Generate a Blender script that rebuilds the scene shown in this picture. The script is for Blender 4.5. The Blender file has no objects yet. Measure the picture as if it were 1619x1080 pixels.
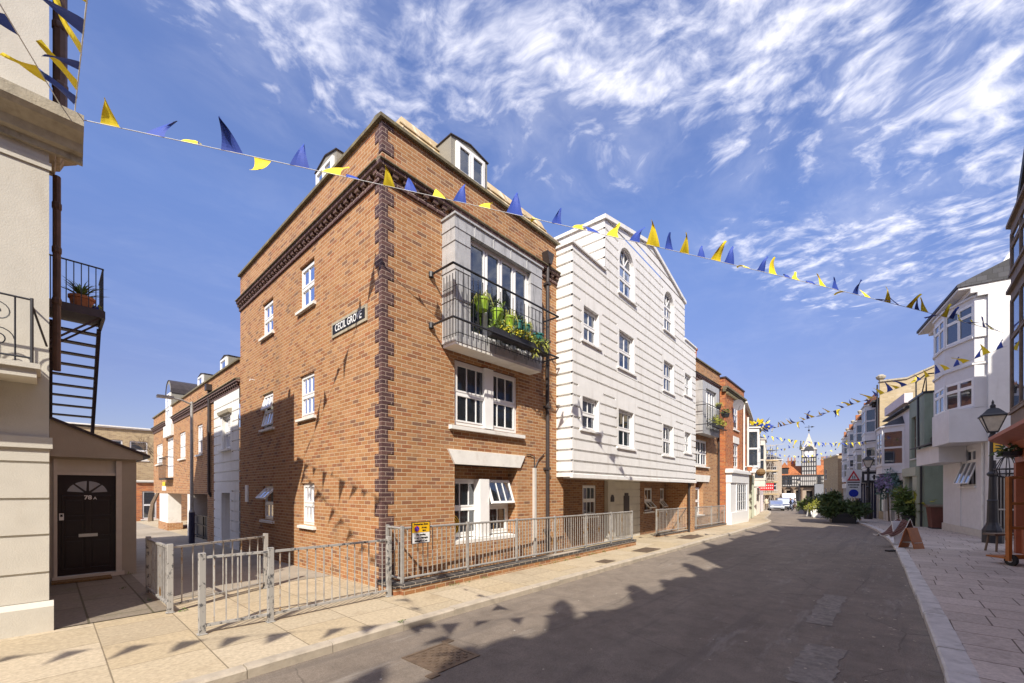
import bpy, bmesh, math, random
from mathutils import Vector, Matrix
R = math.radians
random.seed(7)
SC = bpy.context.scene
COL = SC.collection

# ------------------------------------------------------------------ camera
cam = bpy.data.cameras.new("camera")
cam.sensor_width = 36
cam.lens = 14.765
cam.shift_y = 0.1452
cam.clip_end = 6000
cam.clip_start = 0.05
camo = bpy.data.objects.new("camera", cam)
COL.objects.link(camo)
camo.location = (0, 0, 1.77)
camo.rotation_euler = (R(90), 0, math.atan2(.672, .7406) - R(90))
SC.camera = camo

# ------------------------------------------------------------------ sun and sky
SUN = Vector((-.823, -.5675, .91)).normalized()
sl = bpy.data.lights.new("sun", 'SUN')
sl.energy = 4.1
sl.angle = R(.5)
sl.color = (1, .93, .82)
so = bpy.data.objects.new("sun", sl)
COL.objects.link(so)
so.rotation_euler = SUN.to_track_quat('Z', 'Y').to_euler()

world = bpy.data.worlds.new("World")
SC.world = world
world.use_nodes = True
SC.view_settings.view_transform = 'Standard'
SC.view_settings.look = 'None'
SC.view_settings.exposure = 0.76
SC.view_settings.gamma = 1


class NT:
    """small helper to write node trees as expressions"""
    def __init__(s, nt):
        s.nt = nt
        s.n = nt.nodes
        s.l = nt.links

    def node(s, typ, ins=None, **kw):
        nd = s.n.new(typ)
        for k, v in kw.items():
            setattr(nd, k, v)
        for k, v in (ins or {}).items():
            s.put(nd.inputs[k], v)
        return nd

    def put(s, sock, v):
        if isinstance(v, bpy.types.NodeSocket):
            s.l.new(v, sock)
        elif isinstance(v, bpy.types.Node):
            s.l.new(v.outputs[0], sock)
        else:
            if sock.type == 'RGBA' and len(v) == 3:
                v = (*v, 1)
            sock.default_value = v

    def m(s, op, a, b=0.0, c=0.0):
        nd = s.n.new('ShaderNodeMath')
        nd.operation = op
        s.put(nd.inputs[0], a)
        s.put(nd.inputs[1], b)
        s.put(nd.inputs[2], c)
        return nd.outputs[0]

    def ramp(s, fac, stops, interp='LINEAR'):
        nd = s.n.new('ShaderNodeValToRGB')
        e = nd.color_ramp.elements
        nd.color_ramp.interpolation = interp
        while len(e) < len(stops):
            e.new(.5)
        for el, (p, c) in zip(e, stops):
            el.position = p
            el.color = (*c, 1) if len(c) == 3 else c
        s.put(nd.inputs[0], fac)
        return nd.outputs[0]

    def mix(s, fac, a, b, mode='MIX'):
        nd = s.n.new('ShaderNodeMix')
        nd.data_type = 'RGBA'
        nd.blend_type = mode
        s.put(nd.inputs[0], fac)
        s.put(nd.inputs[6], a)
        s.put(nd.inputs[7], b)
        return nd.outputs[2]

    def noise(s, vec, scale, detail=4, rough=.55, dist=0, out=0, dim='3D'):
        nd = s.n.new('ShaderNodeTexNoise')
        nd.noise_dimensions = dim
        if vec is not None:
            s.put(nd.inputs['Vector'], vec)
        s.put(nd.inputs['Scale'], scale)
        s.put(nd.inputs['Detail'], detail)
        s.put(nd.inputs['Roughness'], rough)
        s.put(nd.inputs['Distortion'], dist)
        return nd.outputs[out]

    def sep(s, v):
        nd = s.n.new('ShaderNodeSeparateXYZ')
        s.put(nd.inputs[0], v)
        return nd.outputs

    def comb(s, x, y, z=0.0):
        nd = s.n.new('ShaderNodeCombineXYZ')
        for i, v in enumerate((x, y, z)):
            s.put(nd.inputs[i], v)
        return nd.outputs[0]

    def rng(s, v, a, b, c=0.0, d=1.0, smooth=False):
        nd = s.n.new('ShaderNodeMapRange')
        if smooth:
            nd.interpolation_type = 'SMOOTHSTEP'
        for i, q in enumerate((v, a, b, c, d)):
            s.put(nd.inputs[i], q)
        return nd.outputs[0]


def build_world():
    w = NT(world.node_tree)
    w.n.clear()
    sky = w.node('ShaderNodeTexSky')
    sky.sky_type = 'NISHITA'
    sky.sun_disc = False
    sky.sun_elevation = math.asin(SUN.z)
    sky.sun_rotation = math.atan2(SUN.x, SUN.y)
    sky.altitude = 0
    sky.air_density = 1.0
    sky.dust_density = .35
    sky.ozone_density = 2.6
    tc = w.node('ShaderNodeTexCoord')
    x, y, z = w.sep(tc.outputs['Generated'])
    zc = w.m('MAXIMUM', z, .03)
    px = w.m('DIVIDE', x, zc)
    py = w.m('DIVIDE', y, zc)
    p = w.comb(px, py, 0.0)
    # high broken cloud: rippled puffs in a band overhead, thin veils lower down
    warp = w.noise(p, 1.1, 4, .55, 0, 1)
    wv = w.node('ShaderNodeVectorMath', {0: warp, 1: (.5, .5, .5)}, operation='SUBTRACT')
    ws = w.node('ShaderNodeVectorMath', {0: wv.outputs[0], 'Scale': .55}, operation='SCALE')
    p2 = w.node('ShaderNodeVectorMath', {0: p, 1: ws.outputs[0]}, operation='ADD').outputs[0]
    big = w.noise(p2, 1.15, 4, .55)
    q = w.m('ADD', px, py)
    nz = w.m('MULTIPLY', w.m('SUBTRACT', big, .5), 1.5)
    c1 = w.rng(w.m('ADD', q, nz), 1.45, 2.15, 1, 0, True)
    c2 = w.rng(w.m('ADD', py, w.m('MULTIPLY', nz, .5)), .95, 1.35, 1, 0, True)
    c3 = w.m('MULTIPLY', w.m('MULTIPLY', w.rng(w.m('ADD', py, nz), .25, .65, 1, 0, True), w.rng(px, 1.5, 1.9, 0, 1, True)), w.rng(px, 2.6, 3.6, 1, 0, True))
    cov = w.m('MAXIMUM', w.m('MULTIPLY', c1, c2), w.m('MULTIPLY', c3, .8))
    rot = w.node('ShaderNodeMapping', {'Vector': p2})
    rot.inputs['Rotation'].default_value = (0, 0, R(28))
    rot.inputs['Scale'].default_value = (1.0, .9, 1)
    puff = w.noise(rot, 11.0, 5, .58)
    mid = w.noise(rot, 2.6, 5, .6)
    fine = w.noise(rot, 22, 4, .6)
    body = w.m('ADD', w.m('ADD', w.m('MULTIPLY', puff, .85), w.m('MULTIPLY', mid, .55)), w.m('MULTIPLY', fine, .07))
    dens = w.rng(w.m('ADD', body, w.m('MULTIPLY', cov, .36)), .88, 1.31, 0, 1, True)
    dens = w.m('MULTIPLY', dens, w.rng(cov, .02, .4))
    fib = w.node('ShaderNodeMapping', {'Vector': p2})
    fib.inputs['Rotation'].default_value = (0, 0, R(62))
    fib.inputs['Scale'].default_value = (.8, 1.5, 1)
    wisp = w.noise(fib, 2.2, 6, .62)
    veil = w.m('MULTIPLY', w.m('MULTIPLY', w.rng(wisp, .36, .75, 0, 1, True), .50), w.m('ADD', w.m('MULTIPLY', cov, .8), .12))
    dens = w.m('MAXIMUM', dens, veil)
    fade = w.rng(z, .12, .30, 0, 1, True)
    dens = w.m('MULTIPLY', w.m('MULTIPLY', dens, fade), .78)
    grade = w.ramp(z, [(0.0, (.37, .31, .36)), (.22, (.50, .42, .52)), (.5, (.72, .69, .86)), (1.0, (.9, .82, 1.0))])
    tint = w.mix(1.0, sky.outputs[0], grade, 'MULTIPLY')
    ccol = w.mix(w.rng(body, .6, .9), (3.2, 3.4, 4.3), (5.2, 5.1, 5.4))
    col = w.mix(dens, tint, ccol)
    bg = w.node('ShaderNodeBackground', {'Color': col, 'Strength': .15})
    out = w.node('ShaderNodeOutputWorld')
    w.l.new(bg.outputs[0], out.inputs[0])


build_world()

# ------------------------------------------------------------------ materials


def newmat(name):
    m = bpy.data.materials.new(name)
    m.use_nodes = True
    t = NT(m.node_tree)
    b = t.n['Principled BSDF']
    return m, t, b


def plain(name, col, rough=.6, var=.18, scale=6.0, bump=0.0, bscale=40.0, metal=0.0, dirt=None, dscale=1.3, damt=.5, stretch=(1, 1, 1), spec=.5):
    """one colour with uneven tone, optional stains of a second colour, fine bump"""
    m, t, b = newmat(name)
    tc = t.node('ShaderNodeTexCoord').outputs['Object']
    n = t.noise(tc, scale, 5, .6)
    lo = tuple(c * (1 - var) for c in col)
    hi = tuple(min(1, c * (1 + var * .7)) for c in col)
    c = t.ramp(n, [(.3, lo), (.7, hi)])
    if dirt:
        mp = t.node('ShaderNodeMapping', {'Vector': tc})
        mp.inputs['Scale'].default_value = stretch
        d = t.noise(mp, dscale, 7, .65)
        c = t.mix(t.rng(d, .5, .72, 0, damt, True), c, dirt)
    t.put(b.inputs['Base Color'], c)
    b.inputs['Roughness'].default_value = rough
    b.inputs['Metallic'].default_value = metal
    b.inputs['Specular IOR Level'].default_value = spec
    if bump:
        bn = t.node('ShaderNodeBump', {'Height': t.noise(tc, bscale, 4, .6), 'Strength': bump, 'Distance': .01})
        t.put(b.inputs['Normal'], bn)
    return m


def bricks(name, cols, mortar, bw=.225, bh=.075, mw=.0055, ground=False, rough=.85, bump=.5, weather=(.06, .05, .04), wamt=.35, jitter=0.0, off=.5, stain=1.0, wscale=.6):
    """bonded units: per-unit colour, joints, joint bump, weathering; walls read their own face, ground reads x/y"""
    m, t, b = newmat(name)
    tcn = t.node('ShaderNodeTexCoord')
    tc = tcn.outputs['Object']
    x, y, z = t.sep(tc)
    if ground:
        u, v = y, x
    else:
        nx, ny, nz = t.sep(tcn.outputs['Normal'])
        side = t.m('GREATER_THAN', t.m('ABSOLUTE', nx), .72)
        u = t.m('ADD', t.m('MULTIPLY', y, side), t.m('MULTIPLY', x, t.m('SUBTRACT', 1.0, side)))
        v = z
    u = t.m('ADD', u, 50.0)
    v = t.m('ADD', v, 30.0)
    vr = t.m('DIVIDE', v, bh)
    row = t.m('FLOOR', vr)
    if jitter:
        wn = t.node('ShaderNodeTexWhiteNoise', {'W': row}, noise_dimensions='1D')
        sh = t.m('MULTIPLY', wn.outputs[0], jitter)
    else:
        sh = t.m('MULTIPLY', t.m('MODULO', row, 2.0), off)
    uu = t.m('ADD', t.m('DIVIDE', u, bw), sh)
    coln = t.m('FLOOR', uu)
    fu = t.m('SUBTRACT', uu, coln)
    fv = t.m('SUBTRACT', vr, row)
    du = t.m('MULTIPLY', t.m('MINIMUM', fu, t.m('SUBTRACT', 1.0, fu)), bw)
    dv = t.m('MULTIPLY', t.m('MINIMUM', fv, t.m('SUBTRACT', 1.0, fv)), bh)
    d = t.m('MINIMUM', du, dv)
    wob = t.m('MULTIPLY', t.m('SUBTRACT', t.noise(tc, 60 if not ground else 14, 2, .5), .5), mw * .9)
    face = t.rng(t.m('ADD', d, wob), mw * .7, mw * 1.25, 0, 1)
    wn = t.node('ShaderNodeTexWhiteNoise', {'Vector': t.comb(coln, row)}, noise_dimensions='2D')
    k = len(cols)
    stops = [((i + .5) / k, c) for i, c in enumerate(cols)]
    c = t.ramp(wn.outputs[0], stops)
    fine = t.noise(tc, 55 if not ground else 22, 4, .65)
    c = t.mix(1.0, c, t.ramp(fine, [(.25, (.72, .72, .72)), (.75, (1.2, 1.2, 1.2))]), 'MULTIPLY')
    c = t.mix(face, mortar, c)
    big = t.noise(tc, wscale, 6, .62)
    c = t.mix(t.rng(big, .52, .78, 0, wamt, True), c, weather)
    t.put(b.inputs['Base Color'], c)
    b.inputs['Roughness'].default_value = rough
    b.inputs['Specular IOR Level'].default_value = .25
    hgt = t.m('ADD', face, t.m('MULTIPLY', fine, .35))
    bn = t.node('ShaderNodeBump', {'Height': hgt, 'Strength': bump, 'Distance': .006})
    t.put(b.inputs['Normal'], bn)
    return m


def glassmat(name, col=(.03, .04, .05), see=.55, rough=.02):
    """window glass: reflects by angle, partly see-through"""
    m, t, b = newmat(name)
    t.n.remove(b)
    out = t.n['Material Output']
    fr = t.node('ShaderNodeFresnel', {'IOR': 1.7})
    gl = t.node('ShaderNodeBsdfGlossy', {'Color': (.9, .93, 1.0), 'Roughness': rough})
    tr = t.node('ShaderNodeBsdfTransparent', {'Color': (.8, .85, .85)})
    df = t.node('ShaderNodeBsdfDiffuse', {'Color': col})
    mx = t.node('ShaderNodeMixShader', {0: see})
    t.l.new(df.outputs[0], mx.inputs[1])
    t.l.new(tr.outputs[0], mx.inputs[2])
    tc = t.node('ShaderNodeTexCoord').outputs['Object']
    bn = t.node('ShaderNodeBump', {'Height': t.noise(tc, 2.2, 2, .4), 'Strength': .05, 'Distance': .02})
    t.l.new(bn.outputs[0], gl.inputs['Normal'])
    m2 = t.node('ShaderNodeMixShader', {0: t.m('ADD', t.m('MULTIPLY', fr, 1.1), .07)})
    t.l.new(mx.outputs[0], m2.inputs[1])
    t.l.new(gl.outputs[0], m2.inputs[2])
    t.l.new(m2.outputs[0], out.inputs[0])
    return m


def peeling(name, base, under, rust, scale=9.0, amt=.52):
    """old paint flaking off metal in patches"""
    m, t, b = newmat(name)
    tc = t.node('ShaderNodeTexCoord').outputs['Object']
    mp = t.node('ShaderNodeMapping', {'Vector': tc})
    mp.inputs['Scale'].default_value = (1, 1, .8)
    n = t.noise(mp, scale, 8, .7)
    k = t.rng(n, amt - .03, amt + .03)
    c = t.mix(k, base, under)
    r = t.noise(tc, scale * .5, 5, .6)
    c = t.mix(t.rng(r, .6, .72, 0, .8), c, rust)
    t.put(b.inputs['Base Color'], c)
    b.inputs['Roughness'].default_value = .6
    b.inputs['Metallic'].default_value = .15
    t.put(b.inputs['Normal'], t.node('ShaderNodeBump', {'Height': k, 'Strength': .4, 'Distance': .003}))
    return m


ORANGE = [(.35, .168, .072), (.42, .212, .094), (.29, .118, .05), (.45, .245, .115), (.38, .178, .074), (.42, .208, .102), (.21, .11, .068), (.35, .138, .06), (.435, .23, .11), (.39, .19, .08)]
M = {}
M['brick'] = bricks('orange_stock_brick', ORANGE, (.55, .44, .29), wamt=.45, weather=(.17, .105, .06), wscale=.9)
M['brick_dark'] = bricks('purple_engineering_brick', [(.085, .046, .045), (.11, .058, .054), (.07, .04, .042), (.13, .07, .06)], (.34, .26, .21), wamt=.1, rough=.6)
M['brick_red'] = bricks('red_soft_brick', [(.42, .12, .04), (.50, .17, .05), (.34, .09, .035), (.46, .19, .07), (.28, .08, .04)], (.42, .30, .20), wamt=.3, weather=(.14, .07, .05))
M['brick_tan'] = bricks('brown_old_brick', [(.30, .15, .07), (.24, .11, .055), (.34, .19, .10), (.20, .10, .06)], (.36, .28, .2), wamt=.3)
M['brick_yellow'] = bricks('yellow_stock_brick', [(.42, .31, .17), (.36, .26, .14), (.46, .35, .2), (.30, .21, .12)], (.45, .37, .27), wamt=.35, weather=(.25, .18, .1))
M['brick_base'] = bricks('blue_grey_coping_brick', [(.07, .065, .065), (.10, .09, .085), (.06, .055, .055)], (.42, .36, .29), wamt=.1)
M['render'] = plain('white_masonry_paint', (.80, .785, .755), .75, .06, 3, .3, 70, dirt=(.47, .43, .37), dscale=2.6, damt=.42, stretch=(1.2, 1.2, .16))
M['cream'] = plain('cream_masonry_paint', (.56, .525, .45), .75, .07, 3, .3, 60, dirt=(.36, .30, .22), dscale=1.6, damt=.4, stretch=(1, 1, .4))
M['greige'] = plain('grey_beige_render', (.40, .355, .29), .8, .07, 3, .3, 60, dirt=(.22, .19, .15), dscale=1.3, damt=.35, stretch=(1, 1, .4))
M['stone'] = plain('weathered_stone', (.40, .35, .26), .85, .2, 8, .5, 40, dirt=(.10, .085, .06), dscale=3, damt=.8, stretch=(1, 1, .5))
M['coping'] = plain('weathered_coping', (.16, .135, .085), .9, .35, 9, .6, 30, dirt=(.32, .27, .12), dscale=4, damt=.6)
M['upvc'] = plain('white_window_paint', (.82, .81, .79), .35, .04, 4)
M['sill'] = plain('white_sill_paint', (.76, .74, .69), .7, .08, 5, .2, 60, dirt=(.45, .38, .30), dscale=3, damt=.35)
M['lead'] = plain('weathered_lead_sheet', (.50, .50, .50), .5, .14, 5, .15, 12, dirt=(.11, .11, .115), dscale=5, damt=.75, stretch=(1.6, 1.6, .18), metal=.2)
M['lead_brown'] = plain('dormer_cladding', (.27, .25, .205), .55, .07, 3, .05, 20)
M['iron'] = plain('black_iron_paint', (.025, .025, .03), .45, .2, 8, .1, 30)
M['iron_brown'] = plain('dark_brown_steel', (.045, .03, .033), .5, .3, 6, .1, 30)
M['pipe'] = plain('black_pipe_paint', (.045, .035, .033), .45, .25, 6)
M['pipe_brown'] = plain('brown_cast_iron', (.11, .06, .04), .55, .35, 9, .2, 30)
M['galv'] = plain('dull_galvanised_steel', (.40, .385, .36), .5, .2, 12, .1, 40, metal=.35, dirt=(.24, .2, .16), dscale=9, damt=.5)
M['peel'] = peeling('flaking_grey_paint', (.38, .365, .34), (.085, .085, .09), (.24, .19, .14), 13.0, .56)
M['rail_grey'] = plain('worn_grey_rail_paint', (.36, .345, .32), .55, .25, 14, .1, 40, dirt=(.17, .12, .09), dscale=9, damt=.6)
M['rusty'] = peeling('rusting_grey_paint', (.44, .42, .39), (.30, .18, .07), (.24, .12, .045), 4, .55)
M['slate'] = bricks('dark_roof_slate', [(.06, .06, .07), (.08, .08, .09), (.05, .05, .055)], (.03, .03, .03), bw=.3, bh=.2, rough=.6)
M['tile'] = bricks('orange_clay_tile', [(.48, .17, .06), (.40, .13, .05), (.52, .22, .09), (.30, .10, .05)], (.16, .07, .04), bw=.2, bh=.14, rough=.8, weather=(.10, .07, .05), wamt=.5)
M['tile_dark'] = bricks('brown_clay_tile', [(.16, .07, .045), (.20, .09, .05), (.12, .06, .045)], (.05, .03, .025), bw=.2, bh=.14, rough=.8)
M['lichen'] = plain('lichened_mansard_tile', (.48, .36, .2), .85, .3, 3, .4, 30, dirt=(.78, .70, .55), dscale=2.2, damt=.9, stretch=(3.2, .2, .2))
M['glass'] = glassmat('window_glass')
M['glass_far'] = glassmat('dark_window_glass', (.035, .045, .06), .25)
M['curtain'] = plain('pale_curtain', (.46, .44, .39), .9, .15, 5)
M['dark'] = plain('unlit_room_black', (.012, .012, .013), .9)  # near-black colour standing in for the shade of unlit rooms
M['door_dark'] = plain('dark_maroon_paint', (.017, .011, .013), .35, .15, 6)
M['metal'] = plain('satin_chrome', (.6, .6, .6), .3, .05, 5, metal=.8)
M['frame_cream'] = plain('old_cream_gloss', (.60, .55, .48), .5, .08, 5)
M['mat'] = plain('coir_doormat', (.20, .12, .05), .95, .3, 40, .8, 120)
M['flag_blue'] = plain('blue_flag_cloth', (.022, .058, .33), .7, .1, 8)
M['flag_yellow'] = plain('yellow_flag_cloth', (.85, .66, .022), .7, .08, 8)
M['cord'] = plain('white_cord', (.62, .62, .6), .8)
M['terracotta'] = plain('terracotta_clay', (.46, .17, .07), .8, .2, 10)
M['green_pot'] = plain('lime_plastic', (.26, .42, .03), .4)
M['teal_pot'] = plain('teal_plastic', (.03, .17, .15), .4)
M['leaf'] = plain('leaf_green', (.12, .18, .04), .6, .5, 9)
M['leaf_dark'] = plain('dark_conifer_green', (.07, .115, .035), .6, .5, 5)
M['leaf_yellow'] = plain('yellow_green_leaf', (.30, .31, .045), .6, .4, 9)
M['flower_yellow'] = plain('yellow_petals', (.75, .65, .05), .6)
M['wisteria'] = plain('mauve_blossom', (.30, .25, .42), .7, .35, 8)
M['wisteria_leaf'] = plain('blue_green_leaf', (.13, .22, .19), .7, .4, 8)
M['bark'] = plain('bare_bark', (.16, .11, .07), .9, .3, 10)
M['white'] = plain('sign_white', (.78, .78, .77), .5, .03)
M['black'] = plain('sign_black', (.015, .015, .017), .5, .1)
M['yellow'] = plain('sign_yellow', (.80, .47, .01), .5, .05)
M['red'] = plain('sign_red', (.55, .02, .025), .5, .05)
M['blue'] = plain('sign_blue', (.02, .045, .45), .5, .05)
M['red_door'] = plain('red_gloss_paint', (.46, .03, .03), .4)
M['green_wall'] = plain('sage_green_render', (.26, .31, .24), .75, .07, 2, .25, 50, dirt=(.10, .12, .09), dscale=1.5, damt=.3, stretch=(1, 1, .3))
M['green_pale'] = plain('pale_green_paint', (.42, .44, .33), .65, .06, 3)
M['green_dark'] = plain('bottle_green_paint', (.025, .075, .045), .45)
M['navy'] = plain('navy_paint', (.018, .02, .055), .4)
M['bay_white'] = plain('off_white_joinery', (.66, .65, .65), .55, .08, 3, dirt=(.42, .40, .37), dscale=1.5, damt=.3)
M['timber'] = plain('brown_oak', (.17, .115, .075), .65, .3, 5, .2, 30, stretch=(1, 1, .2))
M['timber_black'] = plain('black_timber', (.03, .027, .027), .6)
M['infill'] = plain('old_plaster', (.36, .29, .22), .8, .15, 3)
M['rust_paint'] = plain('rust_red_shopfront', (.34, .085, .03), .55, .15, 4)
M['orange_wood'] = plain('varnished_plywood', (.40, .13, .03), .5, .2, 5)
M['bin_brown'] = plain('dark_red_planter', (.13, .042, .028), .6, .2, 5)
M['yellow_chair'] = plain('yellow_gloss', (.70, .35, .02), .4)
M['pink'] = plain('pale_pink_render', (.70, .62, .62), .75, .05, 3)
M['scaffold'] = plain('scaffold_tube', (.42, .38, .32), .5, .2, 5)
M['plank'] = plain('scaffold_board', (.45, .33, .18), .8, .2, 5)
M['pavement'] = bricks('york_stone_slab', [(.42, .345, .235), (.46, .38, .265), (.39, .32, .22), (.48, .40, .285), (.435, .35, .23)], (.20, .16, .105), bw=.93, bh=.80, mw=.006, ground=True, jitter=1.0, bump=.35, weather=(.25, .19, .12), wamt=.6, wscale=1.7)
M['pavement_grey'] = bricks('grey_concrete_slab', [(.48, .41, .355), (.53, .45, .39), (.43, .365, .315), (.56, .48, .42)], (.14, .11, .09), bw=.62, bh=.62, mw=.008, ground=True, jitter=1.0, bump=.35, weather=(.17, .14, .12), wamt=.45, wscale=.9)
M['lane'] = plain('worn_concrete_lane', (.33, .285, .225), .9, .15, 1.5, .35, 60, dirt=(.20, .165, .12), dscale=.8, damt=.6)
M['step'] = bricks('dark_flagstone', [(.20, .165, .13), (.235, .195, .15), (.175, .15, .12)], (.10, .085, .055), bw=1.5, bh=.66, mw=.012, ground=True, jitter=1.0, bump=.4, weather=(.13, .13, .05), wamt=.5, wscale=1.4)
M['kerb'] = plain('granite_kerb', (.42, .36, .28), .8, .18, 5, .5, 50, dirt=(.22, .19, .15), dscale=3, damt=.6)
M['kerb_grey'] = plain('grey_granite_kerb', (.56, .53, .50), .8, .18, 5, .5, 50, dirt=(.22, .2, .18), dscale=3, damt=.6)
M['cover'] = plain('worn_iron_cover', (.16, .115, .08), .55, .3, 9, .5, 60, metal=.3)
M['marking'] = plain('worn_road_paint', (.62, .60, .56), .8, .15, 12)
M['skin'] = plain('skin', (.46, .27, .19), .6)
M['cloth_cream'] = plain('cream_cloth', (.62, .54, .40), .9)
M['cloth_dark'] = plain('dark_cloth', (.035, .035, .045), .9)
M['cloth_blue'] = plain('denim', (.07, .09, .15), .9)
M['cloth_orange'] = plain('orange_cloth', (.70, .28, .05), .9)
M['cloth_grey'] = plain('grey_cloth', (.16, .15, .16), .9)
M['hair'] = plain('brown_hair', (.05, .03, .02), .7)
M['rubber'] = plain('tyre_rubber', (.02, .02, .02), .8)
M['car_silver'] = plain('silver_car_paint', (.42, .44, .47), .25, .03, metal=.6)
M['car_white'] = plain('white_van_paint', (.75, .75, .75), .3, .03)
M['car_dark'] = plain('dark_blue_car_paint', (.035, .045, .07), .25, .03, metal=.4)
M['car_grey'] = plain('grey_car_paint', (.20, .21, .23), .25, .03, metal=.5)
M['lamp_glass'] = plain('frosted_lamp_glass', (.62, .58, .5), .3)
M['seat_leather'] = plain('brown_leather', (.13, .05, .035), .6, .3, 7)
M['conduit'] = plain('grey_white_conduit', (.56, .53, .48), .5, .1)
M['stone_gable'] = bricks('weathered_yellow_stonework', [(.46, .36, .21), (.42, .33, .19), (.50, .40, .25), (.38, .30, .18)], (.44, .36, .24), bw=.34, bh=.13, mw=.01, weather=(.60, .52, .40), wamt=.7, wscale=.5)
M['patch'] = plain('road_patch_tarmac', (.235, .205, .175), .9, .35, 14, .6, 80, dirt=(.15, .13, .11), dscale=5, damt=.8)
M['tavern_plaster'] = plain('grey_cream_plaster', (.50, .48, .45), .8, .08, 3)
M['soil'] = plain('potting_soil', (.05, .035, .025), .95)


def asphalt():
    m, t, b = newmat('worn_asphalt')
    tc = t.node('ShaderNodeTexCoord').outputs['Object']
    fine = t.noise(tc, 95, 3, .7)
    mid = t.noise(tc, 3.2, 7, .7)
    mp = t.node('ShaderNodeMapping', {'Vector': tc})
    mp.inputs['Scale'].default_value = (.22, 1.1, 1)
    big = t.noise(mp, .8, 5, .6)
    c = t.ramp(big, [(.3, (.185, .150, .120)), (.7, (.235, .195, .156))])
    c = t.mix(1.0, c, t.ramp(mid, [(.28, (.74, .74, .74)), (.72, (1.18, 1.18, 1.18))]), 'MULTIPLY')
    c = t.mix(1.0, c, t.ramp(fine, [(.3, (.66, .66, .66)), (.7, (1.28, 1.28, 1.28))]), 'MULTIPLY')
    lng = t.node('ShaderNodeMapping', {'Vector': tc})
    lng.inputs['Scale'].default_value = (.12, 2.4, 1)
    trk = t.noise(lng, 1.4, 4, .6)
    c = t.mix(t.rng(trk, .54, .66, 0, .4, True), c, (.115, .098, .085))
    vor = t.node('ShaderNodeTexVoronoi', {'Vector': tc, 'Scale': 3.6, 'Randomness': 1.0})
    spk = t.m('MULTIPLY', t.m('LESS_THAN', vor.outputs['Distance'], .045), t.m('GREATER_THAN', t.noise(tc, 1.3, 3, .6), .52))
    c = t.mix(t.m('MULTIPLY', spk, .8), c, (.55, .52, .48))
    c2 = t.noise(mp, 2.6, 8, .75)
    c = t.mix(t.rng(c2, .58, .66, 0, .45), c, (.30, .27, .235))
    vc = t.node('ShaderNodeTexVoronoi', {'Vector': t.mix(.12, tc, t.noise(tc, 1.2, 5, .6, 0, 1)), 'Scale': .55}, feature='DISTANCE_TO_EDGE')
    crk = t.m('MULTIPLY', t.rng(vc.outputs['Distance'], .0, .006, 1, 0), t.m('GREATER_THAN', t.noise(tc, .5, 3, .6), .5))
    c = t.mix(t.m('MULTIPLY', crk, .5), c, (.06, .05, .045))
    t.put(b.inputs['Base Color'], c)
    b.inputs['Roughness'].default_value = .85
    b.inputs['Specular IOR Level'].default_value = .3
    t.put(b.inputs['Normal'], t.node('ShaderNodeBump', {'Height': t.m('ADD', fine, t.m('MULTIPLY', mid, .6)), 'Strength': .8, 'Distance': .008}))
    return m


M['asphalt'] = asphalt()

# ------------------------------------------------------------------ mesh helpers


def TF(u, w, v):
    return (u, -w, v)


def TL(u, w, v):
    return (-w, u, v)


def TR(W):
    return lambda u, w, v: (W + w, -u, v)


def ID(x, y, z):
    return (x, y, z)


def TD(p0, p1, T=TF):
    """frame along a plan segment p0 -> p1 given as (u, w); outward is to the right of travel seen from outside"""
    dx, dw = p1[0] - p0[0], p1[1] - p0[1]
    L = math.hypot(dx, dw)
    dx, dw = dx / L, dw / L
    nx, nw = -dw, dx
    return (lambda u, w, v: T(p0[0] + dx * u + nx * w, p0[1] + dw * u + nw * w, v)), L


def TO(T, w0, vt, ang):
    """frame of a sash hinged at height vt and swung outward"""
    s, c = math.sin(ang), math.cos(ang)
    return lambda u, w, v: T(u, w0 + (vt - v) * s + (w - w0) * c, vt - (vt - v) * c + (w - w0) * s)


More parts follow.
